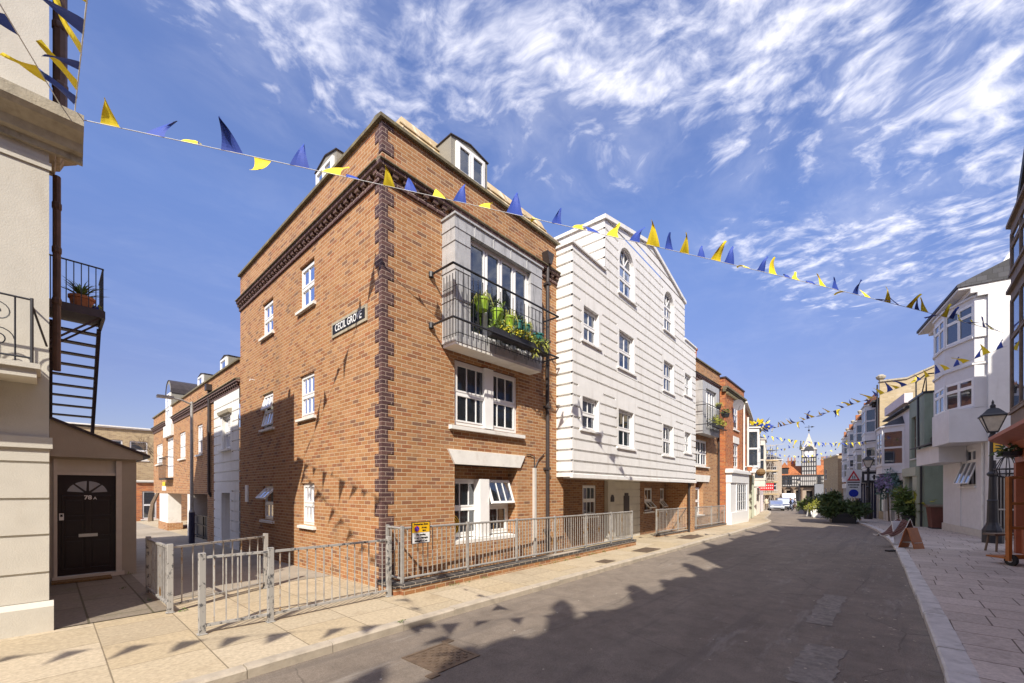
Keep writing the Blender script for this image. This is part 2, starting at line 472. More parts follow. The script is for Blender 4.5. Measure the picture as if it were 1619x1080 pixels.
class MB:
    def __init__(s, T=ID):
        s.v, s.f, s.T, s.mi, s.cur = [], [], T, [], 0

    def pt(s, p):
        s.v.append(s.T(*p))
        return len(s.v) - 1

    def face(s, pts):
        s.f.append([s.pt(p) for p in pts])
        s.mi.append(s.cur)

    def box(s, x0, x1, y0, y1, z0, z1):
        i = len(s.v)
        for z in (z0, z1):
            for x, y in ((x0, y0), (x1, y0), (x1, y1), (x0, y1)):
                s.v.append(s.T(x, y, z))
        for q in ((0, 1, 2, 3), (7, 6, 5, 4), (0, 4, 5, 1), (1, 5, 6, 2), (2, 6, 7, 3), (3, 7, 4, 0)):
            s.f.append([i + k for k in q])
            s.mi.append(s.cur)
        return s

    def prism(s, poly, a, b, axis='w'):
        """polygon swept along an axis; 'w': poly in (u,v); 'u': poly in (w,v); 'v': poly in (u,w)"""
        def mk(p, q):
            return (p[0], q, p[1]) if axis == 'w' else (q, p[0], p[1]) if axis == 'u' else (p[0], p[1], q)
        A = [s.pt(mk(p, a)) for p in poly]
        B = [s.pt(mk(p, b)) for p in poly]
        n = len(poly)
        s.f.append(A[::-1])
        s.f.append(B)
        s.mi += [s.cur, s.cur]
        for k in range(n):
            s.f.append([A[k], A[(k + 1) % n], B[(k + 1) % n], B[k]])
            s.mi.append(s.cur)
        return s

    def tube(s, pts, r, n=8, cap=True):
        P = [Vector(s.T(*p)) for p in pts]
        rr = r if isinstance(r, (list, tuple)) else [r] * len(P)
        rings = []
        up = None
        for k, p in enumerate(P):
            d = (P[min(k + 1, len(P) - 1)] - P[max(k - 1, 0)]).normalized()
            if up is None:
                up = d.orthogonal().normalized()
            else:
                up = (up - d * up.dot(d))
                up = up.normalized() if up.length > 1e-6 else d.orthogonal().normalized()
            sd = d.cross(up)
            ring = []
            for j in range(n):
                a = 2 * math.pi * j / n
                s.v.append(tuple(p + (up * math.cos(a) + sd * math.sin(a)) * rr[k]))
                ring.append(len(s.v) - 1)
            rings.append(ring)
        for a, b in zip(rings, rings[1:]):
            for j in range(n):
                s.f.append([a[j], a[(j + 1) % n], b[(j + 1) % n], b[j]])
                s.mi.append(s.cur)
        if cap:
            s.f.append(rings[0][::-1])
            s.f.append(rings[-1])
            s.mi += [s.cur, s.cur]
        return s

    def lathe(s, prof, c=(0, 0), n=14, sq=False):
        """profile of (radius, z) turned about the vertical through c"""
        rings = []
        for r, z in prof:
            ring = []
            for j in range(n):
                a = 2 * math.pi * (j + .5) / n
                ring.append(s.pt((c[0] + r * math.cos(a), c[1] + r * math.sin(a), z)))
            rings.append(ring)
        for a, b in zip(rings, rings[1:]):
            for j in range(n):
                s.f.append([a[j], a[(j + 1) % n], b[(j + 1) % n], b[j]])
                s.mi.append(s.cur)
        s.f.append(rings[0][::-1])
        s.f.append(rings[-1])
        s.mi += [s.cur, s.cur]
        return s

    def blob(s, c, r, n=10, m=6):
        """ellipsoid"""
        rx, ry, rz = r if isinstance(r, (tuple, list)) else (r, r, r)
        rings = []
        for k in range(m + 1):
            th = math.pi * (k + .001 if k == 0 else k - .001 if k == m else k) / m
            rings.append([s.pt((c[0] + rx * math.sin(th) * math.cos(2 * math.pi * j / n), c[1] + ry * math.sin(th) * math.sin(2 * math.pi * j / n), c[2] + rz * math.cos(th))) for j in range(n)])
        for a, b in zip(rings, rings[1:]):
            for j in range(n):
                s.f.append([a[j], b[j], b[(j + 1) % n], a[(j + 1) % n]])
                s.mi.append(s.cur)
        return s

    def relief(s, u0, u1, v0, v1, holes=(), grooves=(), gd=.022, gw=.03, flat=()):
        """wall face with real openings (u0,u1,v0,v1,depth[,closed]) and sunk joints at heights 'grooves', none inside 'flat' rectangles"""
        us, vs = {u0, u1}, {v0, v1}
        for h in list(holes) + list(flat):
            us |= {min(max(h[0], u0), u1), min(max(h[1], u0), u1)}
            vs |= {min(max(h[2], v0), v1), min(max(h[3], v0), v1)}
        for g in grooves:
            if v0 < g - gw / 2 and g + gw / 2 < v1:
                vs |= {g - gw / 2, g + gw / 2}
        us = sorted(us)
        vs = sorted(vs)
        us = [a for i, a in enumerate(us) if i == 0 or a - us[i - 1] > 1e-5]
        vs = [a for i, a in enumerate(vs) if i == 0 or a - vs[i - 1] > 1e-5]

        def dep(u, v):
            for h in holes:
                if h[0] < u < h[1] and h[2] < v < h[3]:
                    return (-h[4], len(h) < 6)
            for h in flat:
                if h[0] < u < h[1] and h[2] < v < h[3]:
                    return (0.0, False)
            for g in grooves:
                if abs(v - g) < gw / 2:
                    return (-gd, False)
            return (0.0, False)
        D = [[dep((us[i] + us[i + 1]) / 2, (vs[j] + vs[j + 1]) / 2) for j in range(len(vs) - 1)] for i in range(len(us) - 1)]
        for i in range(len(us) - 1):
            for j in range(len(vs) - 1):
                w, op = D[i][j]
                a, b, c, d = us[i], us[i + 1], vs[j], vs[j + 1]
                if not op:
                    s.face([(a, w, c), (b, w, c), (b, w, d), (a, w, d)])
                if i + 1 < len(us) - 1 and abs(D[i + 1][j][0] - w) > 1e-6:
                    w2 = D[i + 1][j][0]
                    s.face([(b, w, c), (b, w2, c), (b, w2, d), (b, w, d)])
                if j + 1 < len(vs) - 1 and abs(D[i][j + 1][0] - w) > 1e-6:
                    w2 = D[i][j + 1][0]
                    s.face([(a, w, d), (b, w, d), (b, w2, d), (a, w2, d)])
        return s

    def build(s, name, mats, parent=None, smooth=False, bevel=0.0, label=None, fix=False):
        me = bpy.data.meshes.new(name)
        me.from_pydata(s.v, [], s.f)
        mats = mats if isinstance(mats, (list, tuple)) else [mats]
        for q in mats:
            me.materials.append(M[q] if isinstance(q, str) else q)
        if any(s.mi):
            me.polygons.foreach_set('material_index', s.mi)
        if smooth:
            me.polygons.foreach_set('use_smooth', [True] * len(me.polygons))
        if fix:
            bm = bmesh.new()
            bm.from_mesh(me)
            bmesh.ops.remove_doubles(bm, verts=bm.verts, dist=1e-5)
            bmesh.ops.recalc_face_normals(bm, faces=bm.faces)
            bm.to_mesh(me)
            bm.free()
        me.update()
        o = bpy.data.objects.new(name, me)
        COL.objects.link(o)
        if parent:
            o.parent = parent
        if bevel:
            bv = o.modifiers.new('bevel', 'BEVEL')
            bv.width = bevel
            bv.segments = 2
            bv.limit_method = 'ANGLE'
        if label:
            o['label'] = label
        return o


def tag(o, label, cat, group=None, kind=None):
    if label:
        o['label'] = label
    if cat:
        o['category'] = cat
    if group:
        o['group'] = group
    if kind:
        o['kind'] = kind
    return o


def thing(name, label, cat, loc=(0, 0, 0), rz=0.0, group=None):
    o = bpy.data.objects.new(name, None)
    o.empty_display_size = .2
    COL.objects.link(o)
    o.location = loc
    o.rotation_euler = (0, 0, rz)
    return tag(o, label, cat, group)


def struct(o):
    o['kind'] = 'structure'
    return o


def copy_tree(o, parent=None):
    c = o.copy()
    COL.objects.link(c)
    c.parent = parent
    for ch in list(o.children):
        copy_tree(ch, c)
    return c


def text(body, size, mat, parent, M4, name='lettering', depth=.002, ax=.5, sx=1.0, align='CENTER', shear=0.0, bold=0.0):
    cu = bpy.data.curves.new(name, 'FONT')
    cu.body = body
    cu.size = size
    cu.extrude = depth
    cu.align_x = align
    cu.align_y = 'CENTER'
    cu.offset = bold
    cu.shear = shear
    cu.materials.append(M[mat])
    tmp = bpy.data.objects.new(name, cu)
    COL.objects.link(tmp)
    me = bpy.data.meshes.new_from_object(tmp.evaluated_get(bpy.context.evaluated_depsgraph_get()))
    bpy.data.objects.remove(tmp)
    me.name = name
    o = bpy.data.objects.new(name, me)
    COL.objects.link(o)
    o.parent = parent
    o.matrix_local = M4 @ Matrix.Diagonal((sx, 1, 1, 1))
    return o


def facing(loc, right, up=(0, 0, 1)):
    r = Vector(right).normalized()
    u = Vector(up).normalized()
    n = r.cross(u)
    m = Matrix((r, u, n)).transposed().to_4x4()
    m.translation = loc
    return m


def gz(x, y):
    """height of the pavement: level by the camera, falling away down the street and up the lane"""
    z = 0.0
    if x > 4:
        z -= .008 * (min(x, 28) - 4)
    if x > 28:
        z -= .02 * (min(x, 72) - 28)
    if y > 6.7 and x < 8:
        z -= .0125 * (y - 6.7) * min(1, (8 - x) / 4)
    return z


def window(par, T, u0, u1, v0, v1, w=-.08, fw=.05, cols=1, bars=0, trans=.5, hbar=0, sill=True, se=.1, sp=.07, sh=.09, curtain=False, glass='glass', open_top=0, open_bot=0, frame='upvc', sillmat='sill', name='window'):
    """sash window: frame mesh as the part; panes, sill, curtain and swung sashes as sub-parts"""
    m = MB(T)
    t = .05
    m.box(u0, u0 + fw, w - t, w, v0, v1)
    m.box(u1 - fw, u1, w - t, w, v0, v1)
    m.box(u0 + fw, u1 - fw, w - t, w, v0, v0 + fw)
    m.box(u0 + fw, u1 - fw, w - t, w, v1 - fw, v1)
    vm = v0 + (v1 - v0) * trans
    cw = (u1 - u0 - 2 * fw) / cols
    two = trans > 0
    rects = []
    for c in range(cols):
        a = u0 + fw + cw * c
        b = a + cw
        if c:
            m.box(a - .025, a + .025, w - t, w - .002, v0 + fw, v1 - fw)
            a += .025
        if c < cols - 1:
            b -= .025
        if two:
            rects += [(a, b, v0 + fw, vm - .025, 'b'), (a, b, vm + .025, v1 - fw, 't')]
        else:
            rects.append((a, b, v0 + fw, v1 - fw, 'x'))
    if two:
        m.box(u0 + fw, u1 - fw, w - t, w + .004, vm - .025, vm + .025)
    opened = []
    panes = MB(T)
    for (a, b, c, d, k) in rects:
        op = open_top if k == 't' else open_bot if k == 'b' else 0
        tgt, Tq = m, T
        if op:
            Tq = TO(T, w, d, op)
            tgt = MB(Tq)
        s = .035
        tgt.box(a, a + s, w - .035, w + .012, c, d)
        tgt.box(b - s, b, w - .035, w + .012, c, d)
        tgt.box(a + s, b - s, w - .035, w + .012, c, c + s)
        tgt.box(a + s, b - s, w - .035, w + .012, d - s, d)
        for q in range(bars):
            x = a + s + (b - a - 2 * s) * (q + 1) / (bars + 1)
            tgt.box(x - .009, x + .009, w - .03, w + .002, c + s, d - s)
        for q in range(hbar):
            z = c + s + (d - c - 2 * s) * (q + 1) / (hbar + 1)
            tgt.box(a + s, b - s, w - .028, w, z - .009, z + .009)
        if op:
            opened.append((tgt, Tq, a + s, b - s, c + s, d - s))
        else:
            panes.face([(a + s, w - .018, c + s), (b - s, w - .018, c + s), (b - s, w - .018, d - s), (a + s, w - .018, d - s)])
    wo = m.build(name, frame, par)
    if panes.f:
        panes.build('pane', glass, wo)
    for tgt, Tq, a, b, c, d in opened:
        q = tgt
        q.cur = 1
        q.face([(a, w - .018, c), (b, w - .018, c), (b, w - .018, d), (a, w - .018, d)])
        q.build('open_sash', [frame, glass], wo)
    if sill:
        q = MB(T)
        q.prism([(w - .02, v0 - sh * .2), (sp, v0 - sh * .35), (sp, v0 - sh), (w - .02, v0 - sh)], u0 - se, u1 + se, 'u')
        q.build('sill', sillmat, wo)
    if curtain:
        q = MB(T)
        n = int((u1 - u0) / .035)
        pts = []
        for k in range(n + 1):
            x = u0 + .03 + (u1 - u0 - .06) * k / n
            pts.append((x, w - .16 + .022 * math.sin(k * 1.9) + .012 * math.sin(k * .7)))
        mid = .5 * (u0 + u1)
        gap = (u1 - u0) * (curtain if isinstance(curtain, float) else .18)
        for (x0, w0), (x1, w1) in zip(pts, pts[1:]):
            if abs((x0 + x1) / 2 - mid) > gap:
                q.face([(x0, w0, v0 + .04), (x1, w1, v0 + .04), (x1, w1, v1 - .04), (x0, w0, v1 - .04)])
        if q.f:
            q.build('curtain', 'curtain', wo)
    return wo


def panes_on(par, T, L, v0, v1, fw=.07, cols=1, trans=.55, glass='glass_far', mat='bay_white', name='sash', t=.06):
    return window(par, T, .02, L - .02, v0, v1, w=0.0, fw=fw, cols=cols, trans=trans, sill=False, glass=glass, frame=mat, name=name)


def bay(par, T, u0, u1, v0, v1, p=.55, cant=.45, g0=.75, g1=.25, mat='bay_white', roofmat='slate', roofh=.35, cornice=True, trans=.55, cols=1, name='bay_window', boxy=False):
    """canted bay: apron, three glazed faces, head, cornice and lead roof. g0 apron height, g1 head height"""
    pts = [(u0, 0.0), (u0 + (0.001 if boxy else cant), p), (u1 - (0.001 if boxy else cant), p), (u1, 0.0)]
    m = MB(T)
    poly = pts
    m.prism(poly, v0, v0 + g0, 'v')
    m.prism(poly, v1 - g1, v1, 'v')
    for q in pts:
        m.box(q[0] - .05, q[0] + .05, q[1] - .07, q[1] + .012, v0 + g0, v1 - g1)
    big = [(pts[0][0] - .08, 0), (pts[1][0] - .06, p + .09), (pts[2][0] + .06, p + .09), (pts[3][0] + .08, 0)]
    if cornice:
        m.prism(big, v1, v1 + .09, 'v')
        m.prism([(pts[0][0] - .04, 0), (pts[1][0] - .03, p + .05), (pts[2][0] + .03, p + .05), (pts[3][0] + .04, 0)], v0 + g0 - .02, v0 + g0 + .05, 'v')
    o = m.build(name, mat, par)
    for a, b in zip(pts, pts[1:]):
        Tq, L = TD(a, b, T)
        if L > .2:
            panes_on(o, Tq, L, v0 + g0 + .05, v1 - g1, cols=cols if b is pts[2] else 1, trans=trans, mat=mat)
    if roofh:
        r = MB(T)
        A = [r.pt((q[0], q[1], v1 + .09)) for q in big]
        B = [r.pt(q) for q in ((big[1][0] - .1, 0, v1 + .09 + roofh), (big[2][0] + .1, 0, v1 + .09 + roofh))]
        r.f += [[A[0], A[1], B[0]], [A[1], A[2], B[1], B[0]], [A[2], A[3], B[1]], A[::-1]]
        r.mi += [0] * 4
        r.build('roof', roofmat, o)
    return o


def leaf_cloud(mb, c, r, n, size, seed=0, shell=.35, droop=0.0, long=1.0):
    """many small leaf faces spread through an ellipsoid, lumpy outline"""
    rd = random.Random(seed)
    lumps = [(Vector((rd.gauss(0, 1), rd.gauss(0, 1), rd.gauss(0, 1))).normalized(), rd.uniform(.7, 1.15)) for _ in range(9)]
    for _ in range(n):
        d = Vector((rd.gauss(0, 1), rd.gauss(0, 1), rd.gauss(0, 1))).normalized()
        k = max(lumps, key=lambda q: q[0].dot(d))[1]
        rad = (rd.random() ** shell) * k
        p = Vector((c[0] + d.x * r[0] * rad, c[1] + d.y * r[1] * rad, c[2] + d.z * r[2] * rad))
        a = (d * .8 + Vector((rd.gauss(0, .6), rd.gauss(0, .6), rd.gauss(0, .5) - droop))).normalized()
        b = a.orthogonal().normalized()
        b = (b * math.cos(rd.random() * 6) + a.cross(b) * math.sin(rd.random() * 6))
        s = size * rd.uniform(.6, 1.4)
        q = [p - b * s * .35, p + a * s * long - b * s * .12, p + a * s * long * 1.25, p + b * s * .35 + a * s * .3]
        i = len(mb.v)
        mb.v += [tuple(mb.T(*x)) for x in q]
        mb.f.append([i, i + 1, i + 2, i + 3])
        mb.mi.append(mb.cur)

# ------------------------------------------------------------------ ground
KL = [(-40, 4.62), (-10, 4.68), (1.2, 4.73), (3.4, 4.82), (10.3, 5.05), (15.8, 5.2), (20.5, 5.3), (26.9, 5.55), (31, 5.85), (33.5, 6.2), (35.2, 6.7), (38, 7.4), (43, 8.2), (51, 9.5), (60, 11.2), (65, 12.3), (70, 13.5), (78, 15.2), (90, 17.5), (105, 22), (130, 31)]
KR = [(-40, -.5), (5.9, -.38), (9.4, -.32), (14, -.2), (18, -.08), (22, .1), (27, .5), (32, 1.1), (38, 2.0), (44, 3.0), (52, 4.4), (62, 6.4), (75, 9.2), (90, 13), (130, 24)]


def interp(P, x):
    if x <= P[0][0]:
        return P[0][1]
    for (a, b), (c, d) in zip(P, P[1:]):
        if x <= c:
            return b + (d - b) * (x - a) / (c - a)
    return P[-1][1]


def grid(name, xs, yfun, off, mat, n):
    m = MB()
    rows = []
    for x in xs:
        ya, yb = yfun(x)
        rows.append([m.pt((x, ya + (yb - ya) * k / n, gz(x, ya + (yb - ya) * k / n) + off)) for k in range(n + 1)])
    for a, b in zip(rows, rows[1:]):
        for k in range(n):
            m.f.append([a[k], b[k], b[k + 1], a[k + 1]])
            m.mi.append(0)
    return struct(m.build(name, mat, smooth=True))


XS = [-40 + 2 * i for i in range(20)] + [i * .8 for i in range(60)] + [48 + 2 * i for i in range(42)]
gm = MB()
gm.face([(-3000, -3000, -2.2), (3000, -3000, -2.2), (3000, 3000, -2.2), (-3000, 3000, -2.2)])
struct(gm.build('ground', 'asphalt'))
grid('road', XS, lambda x: (interp(KR, x) - .6, interp(KL, x) + .6), -.10, 'asphalt', 8)
grid('pavement', XS, lambda x: (interp(KL, x) + .14, interp(KL, x) + 34), 0.0, 'pavement', 34)
grid('pavement', XS, lambda x: (interp(KR, x) - 24, interp(KR, x) - .22), 0.0, 'pavement_grey', 24)
grid('lane', [.02, .5, 1, 1.5, 2, 2.5, 3, 3.5, 3.97], lambda x: (8.75, 60), .006, 'lane', 40)
grid('path', [-.3, 0, .4, .8, 1.2], lambda x: (7.95, 12.5), .012, 'step', 8)


def kerbs(K, side, x0, x1, mat, w=.14):
    rd = random.Random(3)
    m = MB()
    x = x0
    while x < x1:
        L = rd.uniform(.7, 1.0)
        xa, xb = x + .004, x + L - .004
        ya, yb = interp(K, xa), interp(K, xb)
        dz = rd.uniform(-.006, .006)
        dy = rd.uniform(-.006, .006)
        za, zb = gz(xa, ya) + .004 + dz, gz(xb, yb) + .004 + dz
        i = len(m.v)
        s = side
        prof = [(0, -.2), (0, -.02), (.02, 0.0), (w, 0.0), (w, -.2)]
        for xx, yy, zz in ((xa, ya, za), (xb, yb, zb)):
            for q, h in prof:
                m.v.append((xx, yy + s * q + dy, zz + h))
        for k in range(4):
            m.f.append([i + k, i + k + 1, i + 5 + k + 1, i + 5 + k])
            m.mi.append(0)
        m.f += [[i, i + 1, i + 2, i + 3, i + 4], [i + 5, i + 6, i + 7, i + 8, i + 9]]
        m.mi += [0, 0]
        x += L
    return struct(m.build('kerb', mat))


kerbs(KL, 1, -12, 60, 'kerb', .15)
kerbs(KR, -1, -12, 80, 'kerb_grey', .23)

# road markings and covers
mk = MB()
for (x, y, L, a) in ((41.5, 8.6, 1.6, .35), (52.0, 13.2, 1.6, .5)):
    c, s = math.cos(a), math.sin(a)
    q = []
    for (p, r_) in ((-L / 2, -.07), (L / 2, -.07), (L / 2, .07), (-L / 2, .07)):
        X, Y = x + p * c - r_ * s, y + p * s + r_ * c
        q.append((X, Y, gz(X, Y) - .1 + .006))
    mk.face(q)
struct(mk.build('road_marking', 'marking'))

rp = random.Random(5)
for (x0, x1, y0, y1) in ((7.3, 9.6, .62, .95), (4.9, 6.3, .42, .80)):
    mk = MB()
    n = 14
    lo = [(x0 + (x1 - x0) * k / n, y0 + rp.uniform(-.03, .03)) for k in range(n + 1)]
    hi = [(x1 - (x1 - x0) * k / n, y1 + rp.uniform(-.03, .03)) for k in range(n + 1)]
    mk.face([(a, b, gz(a, b) - .1 + .005) for a, b in lo + hi])
    struct(mk.build('road_patch', 'patch'))


def cover(name, label, x, y, lx, ly, off, rz=0.0, ears=True, mat='cover'):
    o = thing(name, label, 'manhole cover', (x, y, gz(x, y) + off), rz)
    f = MB()
    t = .035
    f.box(-lx / 2, lx / 2, -ly / 2, -ly / 2 + t, 0, .008)
    f.box(-lx / 2, lx / 2, ly / 2 - t, ly / 2, 0, .008)
    f.box(-lx / 2, -lx / 2 + t, -ly / 2 + t, ly / 2 - t, 0, .008)
    f.box(lx / 2 - t, lx / 2, -ly / 2 + t, ly / 2 - t, 0, .008)
    if ears:
        for sx, sy in ((-1, -1), (1, 1)):
            f.box(sx * lx / 2 - (.12 if sx < 0 else 0), sx * lx / 2 + (.12 if sx > 0 else 0), sy * ly / 2 - .05, sy * ly / 2 + .05, 0, .009)
    f.build('frame', mat, o)
    p = MB()
    p.box(-lx / 2 + t + .006, lx / 2 - t - .006, -ly / 2 + t + .006, ly / 2 - t - .006, 0, .004)
    nx, ny = max(3, int(lx / .065)), max(3, int(ly / .065))
    for i in range(nx):
        for j in range(ny):
            if (i + j) % 2:
                cx = -lx / 2 + t + .03 + (lx - 2 * t - .06) * (i + .5) / nx
                cy = -ly / 2 + t + .03 + (ly - 2 * t - .06) * (j + .5) / ny
                p.box(cx - .018, cx + .018, cy - .018, cy + .018, .004, .010)
    p.build('plate', mat, o)
    return o


cover('manhole_cover', 'large square iron cover with studded plate in the road near the kerb', 2.95, 3.75, .62, .62, -.098, R(2))
cover('manhole_cover', 'small dark iron cover in the yellow pavement nearest the first railing', 9.5, 5.42, .5, .32, .003, R(1.5), False)
cover('manhole_cover', 'larger flat cover in the yellow pavement outside the entrance', 12.3, 5.6, 1.1, .5, .003, R(2), False)
cover('manhole_cover', 'far flat cover in the yellow pavement beside the second railing', 17.2, 6.0, 1.6, .6, .003, R(2), False)


# ------------------------------------------------------------------ corner brick building
def cornice(par, T, u0, u1, v, mat='brick_dark', step=.225, first=.06, name='cornice'):
    """ledge, dentil blocks and string course"""
    m = MB(T)
    m.box(u0, u1, 0.003, .115, v + .165, v + .24)
    n = int((u1 - u0 - first) / step)
    for k in range(n + 1):
        a = u0 + first + k * step
        if a + .11 <= u1:
            m.box(a, a + .112, .003, .085, v + .085, v + .164)
            m.box(a + .035, a + .077, .003, .06, v + .035, v + .084)
    m.box(u0, u1, .003, .04, v - .04, v + .034)
    o = m.build(name, mat, par)
    q = MB(T)
    q.prism([(0.003, v + .241), (.15, v + .241), (.15, v + .262), (0.003, v + .30)], u0, u1, 'u')
    q.build('ledge', 'coping', o)
    return o


def dormer(par, T, u0, u1, v0, v1, w, depth, rise=.10, arch=False, cheek='lead_brown', wf='upvc', name='dormer'):
    m = MB(T)
    mid = (u0 + u1) / 2
    if arch:
        top = [(mid + (u1 - u0) / 2 * math.cos(math.pi * k / 10), v1 + (u1 - u0) / 2 * math.sin(math.pi * k / 10)) for k in range(11)]
    else:
        top = [(u1, v1), (mid + .02, v1 + rise), (mid - .02, v1 + rise), (u0, v1)]
    m.prism([(u0, v0), (u1, v0)] + top, w - depth, w, 'w')
    o = m.build(name, cheek, par)
    e = MB(T)
    ring = [(mid + (p[0] - mid) * 1.05, p[1] + .02) for p in top[::-1]]
    for a, b in zip(ring, ring[1:]):
        dx, dv = b[0] - a[0], b[1] - a[1]
        L = math.hypot(dx, dv)
        nx, nv = dv / L * .02, -dx / L * .02
        e.prism([a, b, (b[0] + nx, b[1] + nv), (a[0] + nx, a[1] + nv)], w - depth, w + .03, 'w')
    e.build('edge_trim', 'pipe', o)
    return o


F = thing('brick_apartment_building', 'orange brick corner building with purple brick quoins, lead bay and street name plate', 'building', (3.99, 6.745, 0))
FW, FL, FH = 5.55, 8.27, 8.38
Tl = TL
m = MB(TF)
fh = [(1.67, 3.66, 3.13, 4.52, .10), (1.67, 3.64, .62, 2.31, .36)]
m.relief(0, FW, -.6, FH, fh)
m.build('wall', 'brick', F)
m = MB(Tl)
lh = [(2.85, 3.66, 6.0, 7.02, .07), (5.42, 6.25, 6.0, 6.92, .07), (2.85, 3.66, 3.47, 4.45, .07), (5.42, 6.25, 3.47, 4.42, .07), (2.85, 3.55, .98, 1.93, .07), (5.42, 6.2, .98, 1.88, .07)]
m.relief(0, FL, -.6, FH, lh)
m.build('wall', 'brick', F)
m = MB()
m.box(FW - .02, FW - .001, .001, FL - .01, -.6, FH - .01)
m.box(.02, FW - .03, FL - .06, FL - .004, 3, FH - .01)
m.box(.02, FW - .03, .02, FL - .07, FH - .12, FH - .04)
m.build('wall', 'brick', F)
# dark backing deep inside so the rooms read as rooms
m = MB()
m.box(1.2, FW - .1, 1.2, 1.3, -.3, 8)
m.box(1.2, 1.3, 1.4, FL - .2, -.3, 8)
for z in (2.62, 5.2, 7.6):
    m.box(.05, FW - .1, .05, 1.15, z, z + .1)
    m.box(.05, 1.15, 1.2, FL - .1, z, z + .1)
m.build('inner_wall', 'infill', F)
# quoins: three-course blocks, alternately long and short, wrapped round the corner
m = MB()
k = 0
z = -.5
p = .012
while z < FH - .05:
    if not (7.16 < z < 7.62):
        top = min(z + .225, FH - .02)
        lf, ll = (.225, .10) if k % 2 else (.10, .23)
        m.face([(-p, -p, z), (lf, -p, z), (lf, -p, top), (-p, -p, top)])
        m.face([(-p, -p, z), (-p, ll, z), (-p, ll, top), (-p, -p, top)])
        m.face([(lf, -p, z), (lf, 0, z), (lf, 0, top), (lf, -p, top)])
        m.face([(-p, ll, z), (0, ll, z), (0, ll, top), (-p, ll, top)])
        m.face([(-p, -p, z), (lf, -p, z), (lf, 0, z), (0, 0, z), (0, ll, z), (-p, ll, z)])
        m.face([(-p, -p, top), (lf, -p, top), (lf, 0, top), (0, 0, top), (0, ll, top), (-p, ll, top)])
    k += 1
    z += .225
    if 7.16 < z < 7.39:
        m.build('quoin', 'brick_dark', F)
        m = MB()
m.build('quoin', 'brick_dark', F)
cornice(F, TF, -.115, FW - .02, 7.34)
cornice(F, Tl, -.0025, FL, 7.34)
m = MB()
m.cur = 0
cp = .07
m.prism([(cp, FH), (cp, FH + .06), (-.12, FH + .1), (-.28, FH + .06), (-.28, FH)], -cp, FW, 'u')
for i in range(len(m.v)):
    a = m.v[i]
    m.v[i] = (a[0], -a[1], a[2])
m.build('coping', 'coping', F)
m = MB(Tl)
m.prism([(cp, FH), (cp, FH + .06), (-.12, FH + .1), (-.28, FH + .06), (-.28, FH)], .285, FL + .02, 'u')
m.build('coping', 'coping', F)
m = MB()
# mansard behind the front parapet
m.face([(.75, .22, FH), (FW + .1, .22, FH), (FW + .1, .86, 9.58), (.95, .86, 9.58)])
m.face([(.75, .22, FH), (.95, .86, 9.58), (.95, FL - .6, 9.58), (.75, FL - .2, FH)])
m.face([(.95, .86, 9.58), (FW + .1, .86, 9.58), (FW + .1, FL - .6, 9.58), (.95, FL - .6, 9.58)])
m.face([(FW + .1, .22, FH), (FW + .1, .86, 9.58), (FW + .1, FL - .6, 9.58), (FW + .1, FL - .2, FH)])
for k in range(3):
    v = 8.62 + k * .3
    y = .22 + (v - FH) / 1.2 * .64
    m.box(.78, FW + .08, y - .03, y, v, v + .02)
m.build('mansard_roof', 'lichen', F)
d = dormer(F, TF, 1.78, 2.86, 8.2, 9.36, -.25, 1.2)
window(d, TF, 1.9, 2.74, 8.62, 9.3, w=-.2, fw=.05, cols=2, trans=0, sill=False, glass='glass_far')
d = dormer(F, Tl, 2.3, 3.36, 8.2, 9.24, -.25, 1.2, rise=.14)
window(d, Tl, 2.4, 3.26, 8.5, 9.16, w=-.2, fw=.05, cols=2, trans=0, sill=False, glass='glass_far')

# windows of the lane side
window(F, Tl, 2.85, 3.66, 6.0, 6.98, cols=1, bars=1, w=-.05, curtain=.16)
window(F, Tl, 5.42, 6.25, 6.0, 6.88, cols=1, bars=1, w=-.05, curtain=.2)
window(F, Tl, 2.85, 3.66, 3.47, 4.45, cols=1, bars=2, w=-.05, curtain=.12)
window(F, Tl, 5.42, 6.25, 3.47, 4.40, cols=1, bars=2, w=-.05, open_top=.28, open_bot=.22, curtain=.1)
window(F, Tl, 2.85, 3.55, .98, 1.93, cols=1, bars=2, w=-.05, curtain=.05)
window(F, Tl, 5.42, 6.2, .98, 1.88, cols=1, bars=1, w=-.05, open_top=.75, curtain=.1)
# front windows with a white column between
wn = window(F, TF, 1.68, 3.65, 3.15, 4.5, w=-.06, cols=2, bars=2, fw=.07, se=.17, sp=.1, sh=.12, curtain=.06)
q = MB(TF)
q.box(2.54, 2.80, -.1, .01, 3.15, 4.5)
q.build('column', 'upvc', wn)
wn = window(F, TF, 1.69, 3.62, .74, 2.02, w=-.30, cols=2, bars=2, fw=.07, se=.0, sp=-.02, sh=.11, open_top=0, curtain=.12)
q = MB(TF)
q.box(2.50, 2.78, -.33, -.1, .72, 2.02)
q.build('column', 'upvc', wn)
Tq = TO(TF, -.28, 1.98, .35)
q = MB(Tq)
a, b, c, dd = 2.80, 3.56, 1.41, 1.98
for bx in ((a, a + .05, c, dd), (b - .05, b, c, dd), (a + .05, b - .05, c, c + .05), (a + .05, b - .05, dd - .05, dd), (a + .27, a + .285, c + .05, dd - .05), (a + .48, a + .495, c + .05, dd - .05)):
    q.box(bx[0], bx[1], -.25, -.20, bx[2], bx[3])
q.cur = 1
q.face([(a + .05, -.22, c + .05), (b - .05, -.22, c + .05), (b - .05, -.22, dd - .05), (a + .05, -.22, dd - .05)])
q.build('open_sash', ['upvc', 'glass'], wn)
orn = thing('ringed_ornament', 'yellow and black ringed ornament standing against the lower left pane of the ground-floor window', 'ornament', (3.99, 6.745, 0))
